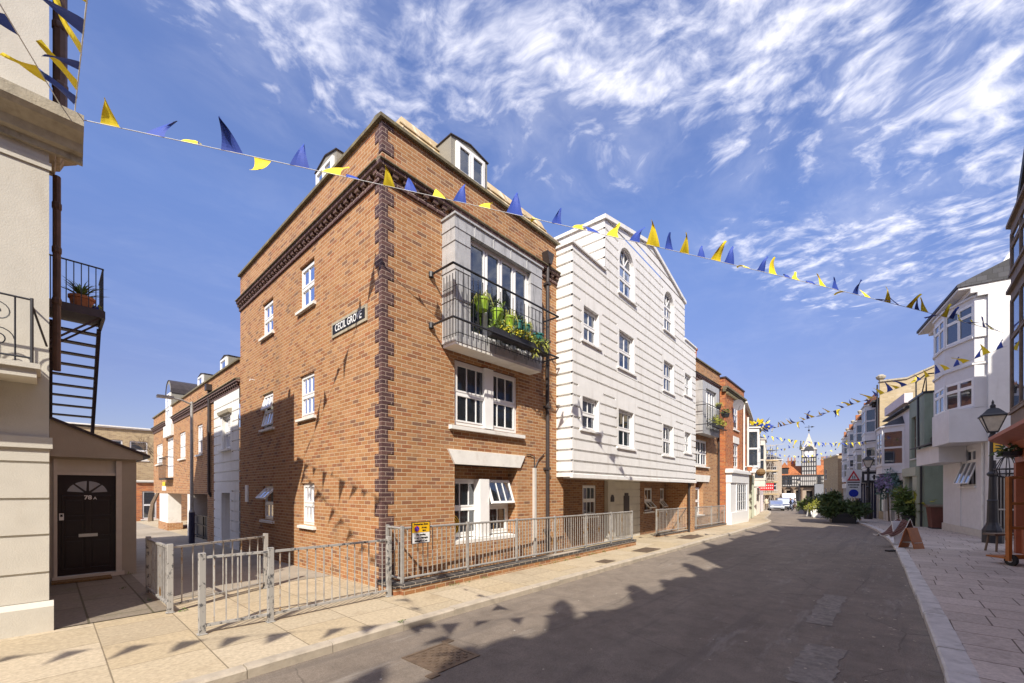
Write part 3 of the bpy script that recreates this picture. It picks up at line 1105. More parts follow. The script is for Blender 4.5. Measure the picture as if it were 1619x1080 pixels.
for k in range(5):
    r0 = .045 + .045 * k
    pts = [(1.80 + r0 * math.cos(t), -.275, 1.02 + r0 * math.sin(t)) for t in [R(-90 + 15 * i) for i in range(13)]]
    q = MB(TF)
    q.tube(pts, .011, 5)
    q.build('ring', 'yellow', orn)
q = MB(TF)
q.prism([(1.80, .77)] + [(1.80 + .25 * math.cos(R(-90 + 15 * i)), 1.02 + .25 * math.sin(R(-90 + 15 * i))) for i in range(13)], -.296, -.288, 'w')
q.build('backing_disc', 'black', orn)
m = MB(TF)
m.box(1.66, 3.65, -.37, -.31, 2.025, 2.33)
m.build('recess_panel', 'brick', F)
m = MB(TF)
m.prism([(1.47, 2.61), (3.88, 2.61), (3.70, 2.31), (1.65, 2.31)], -.35, .05, 'w')
m.build('lintel', 'sill', F, bevel=.006)
# lead-clad bay with french windows
B = MB(TF)
BD = .41
B.box(1.34, 4.08, .003, BD, 4.70, 4.95)
B.box(1.34, 1.74, .003, BD, 4.95, 6.93)
B.box(3.66, 4.08, .003, BD, 4.95, 6.93)
B.box(1.34, 4.08, .003, BD, 6.93, 7.17)
bo = B.build('lead_bay', 'lead', F)
for a, b in ((1.325, 1.745), (3.655, 4.09)):
    for v in (5.52, 6.1, 6.66):
        q = MB(TF)
        q.box(a, b, .003, BD + .012, v, v + .018)
        q.build('lead_seam', 'lead', bo)
q = MB(TF)
q.box(1.31, 4.11, .003, BD + .03, 7.17, 7.21)
q.box(1.325, 4.095, .003, BD + .012, 6.925, 6.945)
for u in (1.86, 2.4, 2.95, 3.5):
    q.box(u, u + .018, BD, BD + .012, 6.95, 7.165)
q.build('lead_seam', 'lead', bo)
q = MB(TF)
q.box(1.36, 4.06, .01, BD - .01, 4.64, 4.699)
q.build('soffit', 'sill', bo)
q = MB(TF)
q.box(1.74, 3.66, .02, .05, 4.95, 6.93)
q.build('dark_room_sheet', 'dark', bo)  # black sheet close behind the glass, painted as the room's shade
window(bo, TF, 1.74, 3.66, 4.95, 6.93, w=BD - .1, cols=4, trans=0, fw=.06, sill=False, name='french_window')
# iron balcony rail
q = MB(TF)
RW, RA, RB = .70, 1.05, 4.36
for v, r in ((6.0, .022), (5.0, .022)):
    q.tube([(RA, .0, v), (RA, RW, v)], r, 7)
    q.tube([(RA, RW, v), (RB, RW, v)], r, 7)
    q.tube([(RB, RW, v), (RB, .0, v)], r, 7)
for v in (4.80, 5.72):
    q.tube([(1.27, .12, v), (1.27, RW - .12, v), (4.15, RW - .12, v), (4.15, .12, v)], .008, 5)
n = 22
for k in range(n + 1):
    u = 1.27 + (4.15 - 1.27) * k / n
    q.box(u - .005, u + .005, RW - .126, RW - .114, 4.74, 5.98)
for k in range(5):
    w = .15 + .09 * k
    for u in (1.27, 4.15):
        q.box(u - .006, u + .006, w - .006, w + .006, 4.74, 5.98)
for v in (6.0, 5.0):
    q.lathe([(.05, v - .05), (.05, v + .05)], (RA, 0.03), 8)
q.build('balcony_railing', 'iron', F)
# pipes
q = MB(TF)
q.tube([(4.72, .09, -.05), (4.72, .09, 7.62)], .05, 9)
for v in (.7, 2.3, 3.9, 5.6, 7.1):
    q.box(4.65, 4.79, .003, .15, v, v + .06)
q.prism([(4.58, 7.92), (4.86, 7.92), (4.83, 7.80), (4.77, 7.62), (4.67, 7.62), (4.61, 7.80)], .01, .2, 'w')
q.build('drainpipe', 'pipe', F)
q = MB(TF)
q.box(4.21, 4.29, .003, .07, -.05, 2.33)
q.build('cable_trunking', 'conduit', F)
q = MB(TF)
q.tube([(4.25, .03, 2.33), (4.25, .03, 2.62), (4.1, .03, 2.66), (3.95, .03, 2.66)], .012, 5)
q.tube([(4.27, .03, 2.33), (4.42, .03, 2.55), (4.66, .03, 2.72)], .012, 5)
q.build('cable', 'iron', F)
q = MB(Tl)
q.box(7.45, 7.68, .003, .035, 1.42, 1.92)
q.build('notice_plate', 'white', F)
q = MB(Tl)
q.tube([(6.9, 0, 4.95), (6.9, .12, 4.95), (6.9, .13, 4.9)], .012, 5)
q.build('wall_hook', 'white', F)

# street name plate
S = thing('street_name_sign', 'old black cast street name plate reading CECIL GROVE on the orange brick wall', 'street sign', (3.99, 6.745 + 1.22, 5.09))
q = MB()
q.box(-.026, -.003, -.72, .72, -.155, .155)
q.build('backing_plate', 'stone', S)
q = MB()
q.box(-.034, -.027, -.66, .66, -.095, .095)
q.build('plate', 'black', S)
text('CECIL GROVE', .205, 'white', S, facing((-.0345, 0, 0), (0, -1, 0)), sx=.86, bold=.003)


# pots on the balcony rail and ledge
def pot(name, label, x, y, z, r, h, mat, plant, seed, group, cat='plant pot', hang=False):
    o = thing(name, label, cat, (x, y, z), 0, group)
    q = MB()
    q.lathe([(r * .7, 0), (r * .78, .01), (r * .97, h * .82), (r * 1.08, h * .84), (r * 1.08, h), (r * .9, h), (r * .88, h * .9)], n=14)
    q.build('pot', mat, o, smooth=False)
    if hang:
        q = MB()
        q.tube([(0, r, h * .9), (0, r + .03, h + .16), (0, r + .09, h + .2), (0, r + .13, h + .12)], .008, 5)
        q.build('hook', 'iron', o)
    if plant == 'leaf' or plant == 'yellow':
        q = MB()
        leaf_cloud(q, (0, 0, h + r * .55), (r * 1.1, r * 1.1, r * .8), 120, r * .42, seed)
        q.build('plant', 'leaf_yellow' if plant == 'yellow' else 'leaf', o)
    elif plant == 'trail':
        q = MB()
        rd = random.Random(seed)
        for _ in range(26):
            a = rd.random() * 6.28
            l = rd.uniform(.5, 1.4)
            q.tube([(0, 0, h), (math.cos(a) * r * 1.1, math.sin(a) * r * 1.1, h + r * rd.uniform(.2, .9)), (math.cos(a) * r * 1.6, math.sin(a) * r * 1.6, h - l * r)], [.008, .007, .002], 4)
        q.build('plant', 'leaf_yellow', o)
    elif plant == 'spiky':
        q = MB()
        rd = random.Random(seed)
        for _ in range(46):
            a = rd.random() * 6.28
            e = rd.uniform(.05, 1.35)
            L = r * rd.uniform(1.9, 2.7)
            p1 = (math.cos(a) * math.cos(e) * L * .5, math.sin(a) * math.cos(e) * L * .5, h + math.sin(e) * L * .62)
            p2 = (math.cos(a) * math.cos(e) * L, math.sin(a) * math.cos(e) * L, h + math.sin(e) * L * .85)
            sx, sy = -math.sin(a) * .022, math.cos(a) * .022
            q.face([(0 - sx, 0 - sy, h), (sx, sy, h), (p1[0] + sx, p1[1] + sy, p1[2]), (p1[0] - sx, p1[1] - sy, p1[2])])
            q.face([(p1[0] - sx, p1[1] - sy, p1[2]), (p1[0] + sx, p1[1] + sy, p1[2]), p2])
        q.build('plant', 'leaf', o)
    return o


GP = 'pots hung on the lead bay balcony rail'
by = 6.745 - (RW - .22)
pot('hanging_pot', 'leftmost lime green pot hung inside the balcony rail of the corner building', 3.99 + 2.0, by, 5.46, .15, .24, 'green_pot', 'trail', 1, GP, hang=True)
pot('hanging_pot', 'tall lime pot hung lower beside the leftmost one on the balcony', 3.99 + 2.45, by, 5.28, .13, .34, 'green_pot', 'leaf', 2, GP, hang=True)
pot('hanging_pot', 'lime green pot in the middle of the balcony row', 3.99 + 2.78, by, 5.32, .15, .24, 'green_pot', 'trail', 3, GP, hang=True)
pot('hanging_pot', 'small dark teal pot beside the middle lime pot on the balcony', 3.99 + 3.12, by, 5.38, .11, .19, 'teal_pot', 'leaf', 4, GP, hang=True)
pot('hanging_pot', 'teal pot with brown trailing plant on the balcony', 3.99 + 3.36, by, 5.36, .13, .19, 'teal_pot', 'trail', 5, GP, hang=True)
pot('hanging_pot', 'teal pot at the right end of the balcony row', 3.99 + 3.82, by, 5.28, .14, .19, 'teal_pot', 'none', 6, GP, hang=True)
o = thing('window_box', 'long dark trough of yellow flowers along the lead bay balcony floor', 'planter', (3.99 + 3.05, 6.745 - .62, 4.96))
q = MB()
q.box(-.95, .95, -.08, .08, 0, .16)
q.build('trough', 'iron', o)
q = MB()
for k in range(9):
    leaf_cloud(q, (-.85 + k * .21, 0, .24), (.13, .1, .11 + .05 * (k % 3)), 46, .06, 30 + k)
q.build('foliage', 'leaf', o)
q = MB()
for k in range(6):
    leaf_cloud(q, (-.6 + k * .17, -.04, .27), (.1, .08, .09), 34, .045, 50 + k)
q.build('flowers', 'flower_yellow', o)
q = MB()
leaf_cloud(q, (.45, -.06, .12), (.12, .08, .3), 70, .05, 61, droop=.8, long=2)
leaf_cloud(q, (.8, -.06, .2), (.12, .08, .16), 50, .05, 62, droop=.8, long=1.6)
q.build('trailing_plant', 'leaf_yellow', o)

# ------------------------------------------------------------------ lane wing with undercroft
WG = thing('brick_lane_wing', 'lower brick wing along the lane with dormers, undercroft and white doorway panel', 'building', (3.99, 6.745, 0))
W0, W1 = 8.275, 24.36
m = MB(Tl)
wh = [(13.07, 13.9, 3.2, 4.36, .07), (16.1, 17.3, 3.2, 4.36, .07), (18.75, 20.4, 2.4, 4.36, .1), (21.6, 23.4, 3.2, 4.26, .07)]
m.relief(11.24, W1, 1.62, 5.82, wh)
m.relief(11.24, 12.3, -.9, 1.62)
m.face([(W0, 0, 4.94), (11.24, 0, 4.94), (11.24, 0, 5.82), (W0, 0, 5.82)])
m.face([(12.3, 0, 1.62), (W1, 0, 1.62), (W1, -5, 1.62), (12.3, -5, 1.62)])
m.face([(12.3, 0, 1.62), (12.3, -2.4, 1.62), (12.3, -2.4, -1), (12.3, 0, -1)])
m.face([(12.3, -2.4, 1.62), (W1 + 2, -2.4, 1.62), (W1 + 2, -2.4, -1), (12.3, -2.4, -1)])
m.face([(W0, 0, 5.82), (W1, 0, 5.82), (W1, -.25, 5.82), (W0, -.25, 5.82)])
m.face([(W1, 0, 1.62), (W1, -6, 1.62), (W1, -6, 5.82), (W1, 0, 5.82)])
m.build('wall', 'brick', WG)
m = MB(Tl)
gl = [4.94 - .32 * k for k in range(1, 17)]
m.relief(W0, 11.24, -.9, 4.94, [(9.22, 10.17, 3.15, 4.26, .12), (9.28, 10.26, -.9, 1.68, .3)], gl, gd=.03, gw=.04, flat=[(9.05, 10.35, 2.95, 4.5), (9.1, 10.45, -.9, 1.95)])
for i in range(len(m.v)):
    a = m.v[i]
    m.v[i] = (a[0] - .03, a[1], a[2])
m.build('stucco_panel', 'render', WG)
cornice(WG, Tl, W0 + .01, 18.7, 4.98)
cornice(WG, Tl, 20.45, W1, 4.98)
m = MB(Tl)
m.prism([(.06, 5.82), (.06, 5.88), (-.3, 5.92), (-.3, 5.82)], W0 + .005, W1 + .05, 'u')
m.build('coping', 'coping', WG)
m = MB(Tl)
m.face([(W0, -.3, 5.85), (W1, -.3, 5.85), (W1, -2.0, 7.0), (W0, -2.0, 7.0)])
m.build('roof', 'slate', WG)
for (a, b) in ((8.34, 8.9), (10.74, 11.75), (14.22, 15.25)):
    d = dormer(WG, Tl, a, b, 5.7, 6.56, -.3, 1.6, rise=.1)
    window(d, Tl, a + .1, b - .1, 5.95, 6.54, w=-.25, cols=1, trans=0, sill=False, glass='glass_far')
d = dormer(WG, Tl, 18.95, 20.38, 5.83, 6.45, .03, 2.2, arch=True)
m = MB(Tl)
m.box(18.95, 20.38, -.1, .03, 4.95, 5.82)
m.build('apron', 'upvc', d)
window(d, Tl, 19.1, 20.23, 5.0, 6.5, w=.07, cols=1, bars=1, trans=.5, sill=False, glass='glass_far')
m = MB(Tl)
m.prism([(19.665 + .5 * math.cos(math.pi * k / 12), 6.5 + .5 * math.sin(math.pi * k / 12)) for k in range(13)], .035, .05, 'w')
m.build('arched_pane', 'glass_far', d)
m = MB(Tl)
m.box(18.6, 20.55, .003, .12, 4.4, 4.94)
m.build('lintel', 'sill', WG)
window(WG, Tl, 13.07, 13.9, 3.2, 4.36, w=-.04, bars=1, curtain=.1)
window(WG, Tl, 16.1, 17.3, 3.2, 4.36, w=-.04, cols=2, bars=1, curtain=.1)
window(WG, Tl, 18.75, 20.4, 2.4, 4.36, w=-.05, cols=2, bars=1, trans=.75, sill=False, curtain=.1)
window(WG, Tl, 21.6, 23.4, 3.2, 4.26, w=-.04, cols=2, bars=1, curtain=.1)
window(WG, Tl, 9.22, 10.17, 3.15, 4.26, w=-.07, bars=0, sp=.14, curtain=.1)
m = MB(Tl)
m.prism([(.03, 4.26), (.12, 4.3), (.15, 4.4), (.03, 4.44)], 9.05, 10.35, 'u')
m.build('window_hood', 'stone', WG)
m = MB(Tl)
m.box(18.7, 20.5, .003, .3, 2.28, 2.36)
m.tube([(18.7, .0, 3.35), (18.7, .3, 3.35), (20.5, .3, 3.35), (20.5, 0, 3.35)], .02, 6)
for k in range(10):
    u = 18.7 + .2 * k
    m.box(u - .006, u + .006, .294, .306, 2.36, 3.35)
m.build('balcony_railing', 'iron', WG)
m = MB(Tl)
m.tube([(11.75, .07, 1.7), (11.75, .07, 5.45)], .05, 8)
m.box(11.62, 11.88, .003, .18, 5.4, 5.62)
m.tube([(11.75, .07, 1.7), (11.75, .0, 1.55), (12.0, -.1, 1.5)], .05, 8)
m.build('drainpipe', 'pipe', WG)
for (a, b) in ((14.9, 15.8), (20.2, 22.6)):
    m = MB(Tl)
    m.box(a, b, -.55, -.02, -1, 1.61)
    m.build('column', 'sill', WG)
m = MB(Tl)
m.box(20.1, 22.7, -.6, .02, -1, .12)
m.build('column_base', 'brick', WG)
m = MB(Tl)
for v in (-.1, .35, .72):
    m.box(12.35, 14.85, -.14, -.1, v, v + .04)
m.box(13.5, 13.56, -.14, -.1, -.5, .75)
m.box(12.35, 14.85, -.2, -.16, -.5, .7)
m.build('car_port_railing', 'iron', WG)
m = MB(Tl)
m.box(9.3, 10.24, -.26, -.22, -.5, 1.66)
m.build('door', 'bay_white', WG)
m = MB(Tl)
m.box(20.55, 21.6, .003, .02, 1.75, 1.98)
m.cur = 1
for k in range(3):
    m.box(20.7 + k * .27, 20.9 + k * .27, .02, .024, 1.99, 2.2)
m.build('estate_plate', ['white', 'flower_yellow'], WG)

# ------------------------------------------------------------------ white rusticated block
WR = math.atan(.045)
WB = thing('white_rusticated_building', 'white grooved building overhanging the pavement with a low gable and two arched windows', 'building', (9.24, 6.245, 0), WR)
WW = 10.78
PIT = .2915
GR = [2.26 + PIT * k for k in range(32)]
wins = [(.60, 1.46, 5.90, 6.85), (2.80, 3.92, 5.66, 6.84), (6.70, 7.80, 5.66, 6.82), (9.24, 10.12, 5.93, 6.86), (.53, 1.44, 3.46, 4.35), (2.76, 3.90, 3.15, 4.34), (6.64, 7.76, 3.15, 4.33), (9.24, 10.06, 3.42, 4.31)]
arch = [(2.83, 3.93, 8.02, 9.60), (6.74, 7.84, 8.02, 9.62)]
holes = [(a, b, c, d, .15) for a, b, c, d in wins]
flat = []
for a, b, c, d in wins:
    flat += [(a - .10, b + .10, c, d), (a - .16, b + .22, d, d + .14), (a - .22, b + .30, d + .14, d + .29), (a - .14, b + .3, c - .2, c)]
aflat = [(a - .08, b + .12, c - .12, d + .12) for a, b, c, d in arch]
m = MB(TF)
m.relief(0, WW, 2.18, 8.02, holes, GR, .055, .058, flat)
m.relief(0, 1.82, 8.02, 8.27, [], GR, .055, .058)
m.relief(9.2, WW, 8.02, 8.27, [], GR, .055, .058)
m.relief(1.82, 9.2, 8.02, 9.80, [(a, b, c, d, .15) for a, b, c, d in arch], GR, .055, .058, aflat)
# gable courses
EA, PK, SA, SB, SM = 9.80, 10.62, 1.82, 9.2, 5.47


def gable_u(v):
    k = (v - EA) / (PK - EA)
    return SA + (SM - SA) * k, SB - (SB - SM) * k


vs = [EA] + [g for g in GR if EA < g < PK - .1] + [PK]
for a, b in zip(vs, vs[1:]):
    lo = a + (.029 if a != EA else 0)
    hi = b - (.029 if b != PK else 0)
    (l0, r0), (l1, r1) = gable_u(lo), gable_u(hi)
    m.face([(l0, 0, lo), (r0, 0, lo), (r1, 0, hi), (l1, 0, hi)])
    if b != PK:
        l2, r2 = gable_u(b + .029)
        m.face([(l1, -.055, hi), (r1, -.055, hi), (r2, -.055, b + .029), (l2, -.055, b + .029)])
        m.face([(l1, 0, hi), (r1, 0, hi), (r1, -.055, hi), (l1, -.055, hi)])
# spandrels turn the square heads into arches
for a, b, c, d in arch:
    cx, r = (a + b) / 2, (b - a) / 2
    sp = d - r
    for sgn in (-1, 1):
        P = [(cx + sgn * r * math.cos(t), sp + r * math.sin(t)) for t in [math.pi / 2 * k / 8 for k in range(9)]]
        for p, q in zip(P, P[1:]):
            m.face([(p[0], 0, p[1]), (q[0], 0, q[1]), (q[0], 0, d), (p[0], 0, d)])
            m.face([(p[0], 0, p[1]), (q[0], 0, q[1]), (q[0], -.15, q[1]), (p[0], -.15, p[1])])
m.build('wall', 'render', WB)
m = MB(TL)
m.relief(-.0, .75, 2.18, 8.27, [], GR, .055, .058)
m.build('side_wall', 'render', WB)
m = MB(lambda u, w, v: TL(u, w - 1.82, v))
m.relief(0, 2.2, 8.27, 9.80, [], GR, .055, .058)
m.build('side_wall', 'render', WB)
m = MB(TF)
m.box(WW - .03, WW - .004, -6, -.03, 2.2, 8.26)
m.box(9.17, 9.196, -2.2, -.03, 8.27, 9.79)
m.box(.04, WW - .04, -6, -5.9, 2.2, 8.2)
m.box(1.9, 9.1, -2.2, -2.1, 8.2, 10.0)
m.box(.04, WW - .04, -5.9, -.2, 7.9, 7.98)
for z in (2.62, 5.2, 7.7):
    m.box(.05, WW - .1, -1.4, -.2, z, z + .1)
m.box(.05, WW - .1, -1.5, -1.4, 2.2, 9.5)
m.build('inner_wall', 'infill', WB)
m = MB(TF)
m.box(-.0, WW, -1.6, -.06, 2.13, 2.175)
m.box(-.03, WW + .02, -.055, .03, 2.10, 2.2)
m.build('soffit', 'render', WB)
m = MB(TF)
for a, b, w0 in ((-.05, 1.86, -.3), (9.18, WW + .02, -.3)):
    m.prism([(w0, 8.27), (.05, 8.27), (.05, 8.33), (w0, 8.38)], a, b, 'u')
q = .07
m.prism([(SA - .06, EA), (SM, PK), (SB + .06, EA), (SB + .06, EA + .12), (SM, PK + .13), (SA - .06, EA + .12)], -.3, .06, 'w')
m.build('coping', 'render', WB)
m = MB(TL)
m.prism([(.05, 8.27), (.05, 8.33), (-.3, 8.38), (-.3, 8.27)], .31, 1.2, 'u')
m.build('coping', 'render', WB)
m = MB(lambda u, w, v: TL(u, w - 1.82, v))
m.prism([(.06, 9.805), (.06, 9.9), (-.25, 9.93), (-.25, 9.805)], .31, 2.2, 'u')
m.build('coping', 'render', WB)
m = MB(TF)
m.box(.8, 1.78, -1.2, -1.0, 8.2, 9.0)
m.build('mansard_roof', 'lichen', WB)
for i, (a, b, c, d) in enumerate(wins):
    window(WB, TF, a + .01, b - .01, c, d - .01, w=-.10, cols=1, bars=1, sill=True, se=.16, sp=.05, sh=.075, curtain=.12, sillmat='render')
for a, b, c, d in arch:
    cx, r = (a + b) / 2, (b - a) / 2
    sp = d - r
    wn = window(WB, TF, a + .01, b - .01, c, sp, w=-.10, cols=1, bars=1, trans=.55, sill=True, se=.14, sp=.06, sh=.075, sillmat='render', curtain=.2)
    q = MB(TF)
    P = [(cx + r * math.cos(t), sp + r * math.sin(t)) for t in [math.pi * k / 14 for k in range(15)]]
    for p, s in zip(P, P[1:]):
        k = .88
        q.prism([p, s, (cx + (s[0] - cx) * k, sp + (s[1] - sp) * k), (cx + (p[0] - cx) * k, sp + (p[1] - sp) * k)], -.15, -.10, 'w')
    for t in (R(90), R(50), R(130)):
        q.tube([(cx, -.12, sp), (cx + r * .9 * math.cos(t), -.12, sp + r * .9 * math.sin(t))], .018, 4)
    q.build('arched_head', 'upvc', wn)
    q = MB(TF)
    q.prism([(cx + r * .9 * math.cos(math.pi * k / 14), sp + r * .9 * math.sin(math.pi * k / 14)) for k in range(15)], -.135, -.13, 'w')
    q.build('pane', 'glass', wn)
# recessed ground floor
RC = -1.2
Tr = lambda u, w, v: TF(u, w + RC, v)
m = MB(Tr)
m.relief(-3.7, 4.14, -.6, 2.13, [(2.60, 3.52, .92, 1.93, .1)])
m.build('ground_wall', 'brick_tan', WB)
m = MB(Tr)
m.relief(7.28, 10.3, -.6, 2.13, [(7.75, 8.62, .88, 1.86, .1), (9.55, 10.1, .88, 1.86, .1)])
m.build('ground_wall', 'brick_tan', WB)
m = MB(Tr)
m.box(4.14, 4.72, -.1, .14, -.6, 2.13)
m.relief(4.86, 7.28, -.6, 2.13, [], [.06 + .29 * k for k in range(8)], .02, .03)
m.face([(4.86, 0, -.6), (4.86, -.3, -.6), (4.86, -.3, 2.13), (4.86, 0, 2.13)])
m.build('entrance_wall', 'cream', WB)
m = MB(Tr)
m.box(4.73, 4.85, -.12, -.03, -.3, 2.1)
m.build('door', 'red_door', WB)
window(WB, Tr, 2.60, 3.52, .92, 1.93, w=-.03, cols=1, bars=2, curtain=.2)
window(WB, Tr, 7.75, 8.62, .88, 1.86, w=-.03, cols=1, bars=1, trans=.45, open_bot=.75, curtain=.2)
window(WB, Tr, 9.45, 10.1, .88, 1.86, w=-.03, cols=1, bars=1, trans=.45, open_bot=.7, curtain=.2)
m = MB(Tr)
m.prism([(4.33, 1.35), (4.60, 1.35), (4.60, 1.5), (4.53, 1.6), (4.40, 1.6), (4.33, 1.5)], .142, .155, 'w')
m.build('number_plate', 'pipe', WB)
m = MB(Tr)
m.box(5.72, 6.2, .003, .02, .88, 1.55)
m.box(5.8, 6.12, .003, .02, 1.55, 1.66)
m.build('wall_plaque', 'pipe', WB)
m = MB(TF)
m.box(10.32, WW - .02, -1.2, -.05, -.6, 2.1)
m.build('end_pier', 'brick', WB)
m = MB(TF)
m.tube([(10.2, -.12, -.3), (10.2, -.12, 2.12)], .05, 8)
m.build('drainpipe', 'pipe', WB)

# ------------------------------------------------------------------ second brick building with lead bay
B2 = thing('brick_apartment_building', 'narrower brick building with lead bay between the white block and the taller red house', 'building', (20.0, 7.28, 0), R(0))
m = MB(TF)
m.relief(.3, 5.58, -.9, 8.3, [(1.6, 3.4, 3.0, 4.35, .1), (1.6, 2.75, .5, 2.2, .25)])
m.face([(5.58, 0, -.9), (5.58, -6, -.9), (5.58, -6, 8.3), (5.58, 0, 8.3)])
m.face([(.3, 0, -.9), (.3, -6, -.9), (.3, -6, 8.3), (.3, 0, 8.3)])
m.build('wall', 'brick', B2)
cornice(B2, TF, .3, 5.5, 7.36)
m = MB(TF)
m.prism([(.08, 8.3), (.08, 8.36), (-.3, 8.4), (-.3, 8.3)], .25, 5.6, 'u')
m.build('coping', 'coping', B2)
m = MB(TF)
m.prism([(.3, 8.4), (5.2, 8.4), (2.0, 9.55), (.3, 9.55)], -1.3, -1.0, 'w')
m.build('rear_gable', 'brick', B2)
m = MB(TF)
m.prism([(2.0, 9.55), (5.3, 8.4), (5.45, 8.48), (2.05, 9.7)], -1.5, -.9, 'w')
m.build('verge', 'coping', B2)
m = MB(TF)
m.box(5.0, 5.5, -1.6, -1.1, 8.3, 9.15)
m.cur = 1
m.lathe([(.2, 9.15), (.2, 9.3), (.16, 9.35), (.19, 9.85), (.24, 9.9), (.24, 10.0)], (5.25, -1.35), 12)
m.build('chimney', ['brick', 'terracotta'], B2)
B = MB(TF)
B.box(1.4, 4.0, .003, .41, 4.57, 4.9)
B.box(1.4, 1.9, .003, .41, 4.9, 6.85)
B.box(3.55, 4.0, .003, .41, 4.9, 6.85)
B.box(1.4, 4.0, .003, .41, 6.85, 7.15)
for v in (5.5, 6.1, 6.7):
    B.box(1.385, 1.905, .003, .42, v, v + .018)
bo = B.build('lead_bay', 'lead', B2)
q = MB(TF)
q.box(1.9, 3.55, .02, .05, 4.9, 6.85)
q.build('dark_room_sheet', 'dark', bo)  # no room behind this bay; its darkness is put into the sheet's colour
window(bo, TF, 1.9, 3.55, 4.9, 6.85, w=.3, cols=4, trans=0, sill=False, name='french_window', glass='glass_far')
q = MB(TF)
for v, r in ((5.9, .022), (4.95, .022)):
    q.tube([(1.15, .0, v), (1.15, .72, v), (4.25, .72, v), (4.25, .0, v)], r, 6)
for k in range(24):
    u = 1.3 + 2.8 * k / 23
    q.box(u - .006, u + .006, .6, .612, 4.7, 5.9)
q.build('balcony_railing', 'iron', B2)
window(B2, TF, 1.62, 3.38, 3.02, 4.33, w=-.06, cols=2, bars=1, fw=.07, se=.15, sp=.1, curtain=.1)
window(B2, TF, 1.62, 2.73, .55, 1.9, w=-.2, cols=1, bars=1, fw=.07, curtain=.1)
m = MB(TF)
m.prism([(1.45, 2.55), (3.75, 2.55), (3.55, 2.2), (1.6, 2.2)], -.2, .05, 'w')
m.build('lintel', 'sill', B2)
m = MB(TF)
m.tube([(5.1, .08, -.4), (5.1, .08, 7.3)], .05, 8)
m.build('drainpipe', 'pipe', B2)
o = thing('window_box', 'bushy yellow green plants in a trough on the far lead bay', 'planter', (20 + 3.1, 7.28 - .62, 4.96))
q = MB()
q.box(-.8, .8, -.08, .08, 0, .16)
q.build('trough', 'iron', o)
q = MB()
for k in range(7):
    leaf_cloud(q, (-.6 + k * .22, 0, .32), (.2, .16, .24), 46, .09, 70 + k)
q.build('foliage', 'leaf_yellow', o)
pot('plant_pot', 'dark pot of twiggy plant on the top rail of the far lead bay', 22.9, 7.28 - .7, 5.92, .14, .2, 'iron', 'trail', 77, None)
pot('plant_pot', 'dark bowl hung at the right end of the far lead bay', 24.1, 7.28 - .7, 5.62, .2, .2, 'iron', 'leaf', 78, None)

# ------------------------------------------------------------------ tall red house with white shopfront, and its neighbours
Cb = thing('red_brick_house', 'tall red brick house with white shopfront and satellite dish', 'building', (25.6, 7.0, 0), math.atan(.03))
m = MB(TF)
m.relief(0, 4.6, -.9, 8.1, [(1.85, 3.05, 5.45, 7.25, .1), (1.85, 3.05, 3.1, 4.6, .1)])
m.build('wall', 'brick_red', Cb)
m = MB(TL)
m.relief(0, 6, -.9, 8.1)
m.build('side_wall', 'brick_red', Cb)
m = MB(TF)
m.box(4.57, 4.598, -6, -.01, -.9, 8.09)
m.box(.02, 4.56, -6, -.1, 7.9, 8.0)
m.build('rear_wall', 'brick_red', Cb)
m = MB(TF)
for k in range(38):
    z = -.4 + .225 * k
    if z < 7.3:
        L = .34 if k % 2 else .22
        m.box(-.012, L, .002, .014, z, z + .215)
m.build('quoin', 'brick_red', Cb)
m = MB(TF)
for i, (p, z) in enumerate(((.05, 7.32), (.10, 7.42), (.16, 7.52))):
    m.box(-.16, 4.7, -.1, p, z, z + .098)
for k in range(20):
    m.box(.05 + k * .23, .15 + k * .23, .003, .13, 7.22, 7.319)
m.build('cornice', 'coping', Cb)
m = MB(TF)
m.box(-.05, 4.65, -.3, .05, 8.1, 8.18)
m.build('coping', 'iron_brown', Cb)
for v0, v1 in ((5.45, 7.25), (3.1, 4.6)):
    window(Cb, TF, 1.87, 3.03, v0, v1, w=-.05, cols=1, bars=1, hbar=1, fw=.09)
m = MB(TF)
for v in (7.25, 4.6):
    m.box(1.75, 3.15, .003, .03, v, v + .4)
m.build('lintel', 'sill', Cb)
sh = MB(TF)
sh.box(.1, 4.4, .002, .3, -.6, .5)
sh.box(.1, 1.4, .002, .25, .5, 2.2)
sh.box(3.95, 4.4, .002, .3, .5, 2.2)
sh.box(.06, 4.45, .002, .32, 2.2, 2.75)
sh.box(-.05, 4.55, .002, .42, 2.75, 2.9)
sh.box(0, 4.5, .002, .36, 2.9, 2.98)
so_ = sh.build('shopfront', 'upvc', Cb)
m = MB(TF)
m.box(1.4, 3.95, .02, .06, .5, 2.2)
m.build('dark_room_sheet', 'dark', so_)  # shade inside the shop is painted on this black sheet
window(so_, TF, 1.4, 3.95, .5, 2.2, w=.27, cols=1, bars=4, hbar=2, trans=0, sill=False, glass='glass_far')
m = MB(TF)
m.tube([(4.1, .1, 2.98), (4.1, .1, 7.2)], .06, 7)
m.build('drainpipe', 'sill', Cb)
dsh = thing('satellite_dish', 'grey satellite dish high on the tall red brick house', 'satellite dish', (27.1, 6.72, 6.75), R(-55))
dsh.scale = (.75, .75, .75)
q = MB()
q.tube([(0, .3, -.1), (0, .1, -.1), (0, .05, 0)], .025, 6)
q.build('bracket', 'iron', dsh)
q = MB()
for a0 in range(12):
    for k in range(3):
        t0, t1 = a0 * R(30), (a0 + 1) * R(30)
        r0, r1 = .14 * k, .14 * (k + 1)
        f = lambda r, t: (r * math.cos(t), -.02 - .0 + .35 * (r * r) * -1 + .0, r * math.sin(t) * 1.05)
        q.face([f(r0, t0), f(r1, t0), f(r1, t1), f(r0, t1)])
q.build('dish', 'cloth_grey', dsh)
q = MB()
q.tube([(0, -.02, -.4), (0, -.42, -.1)], .012, 5)
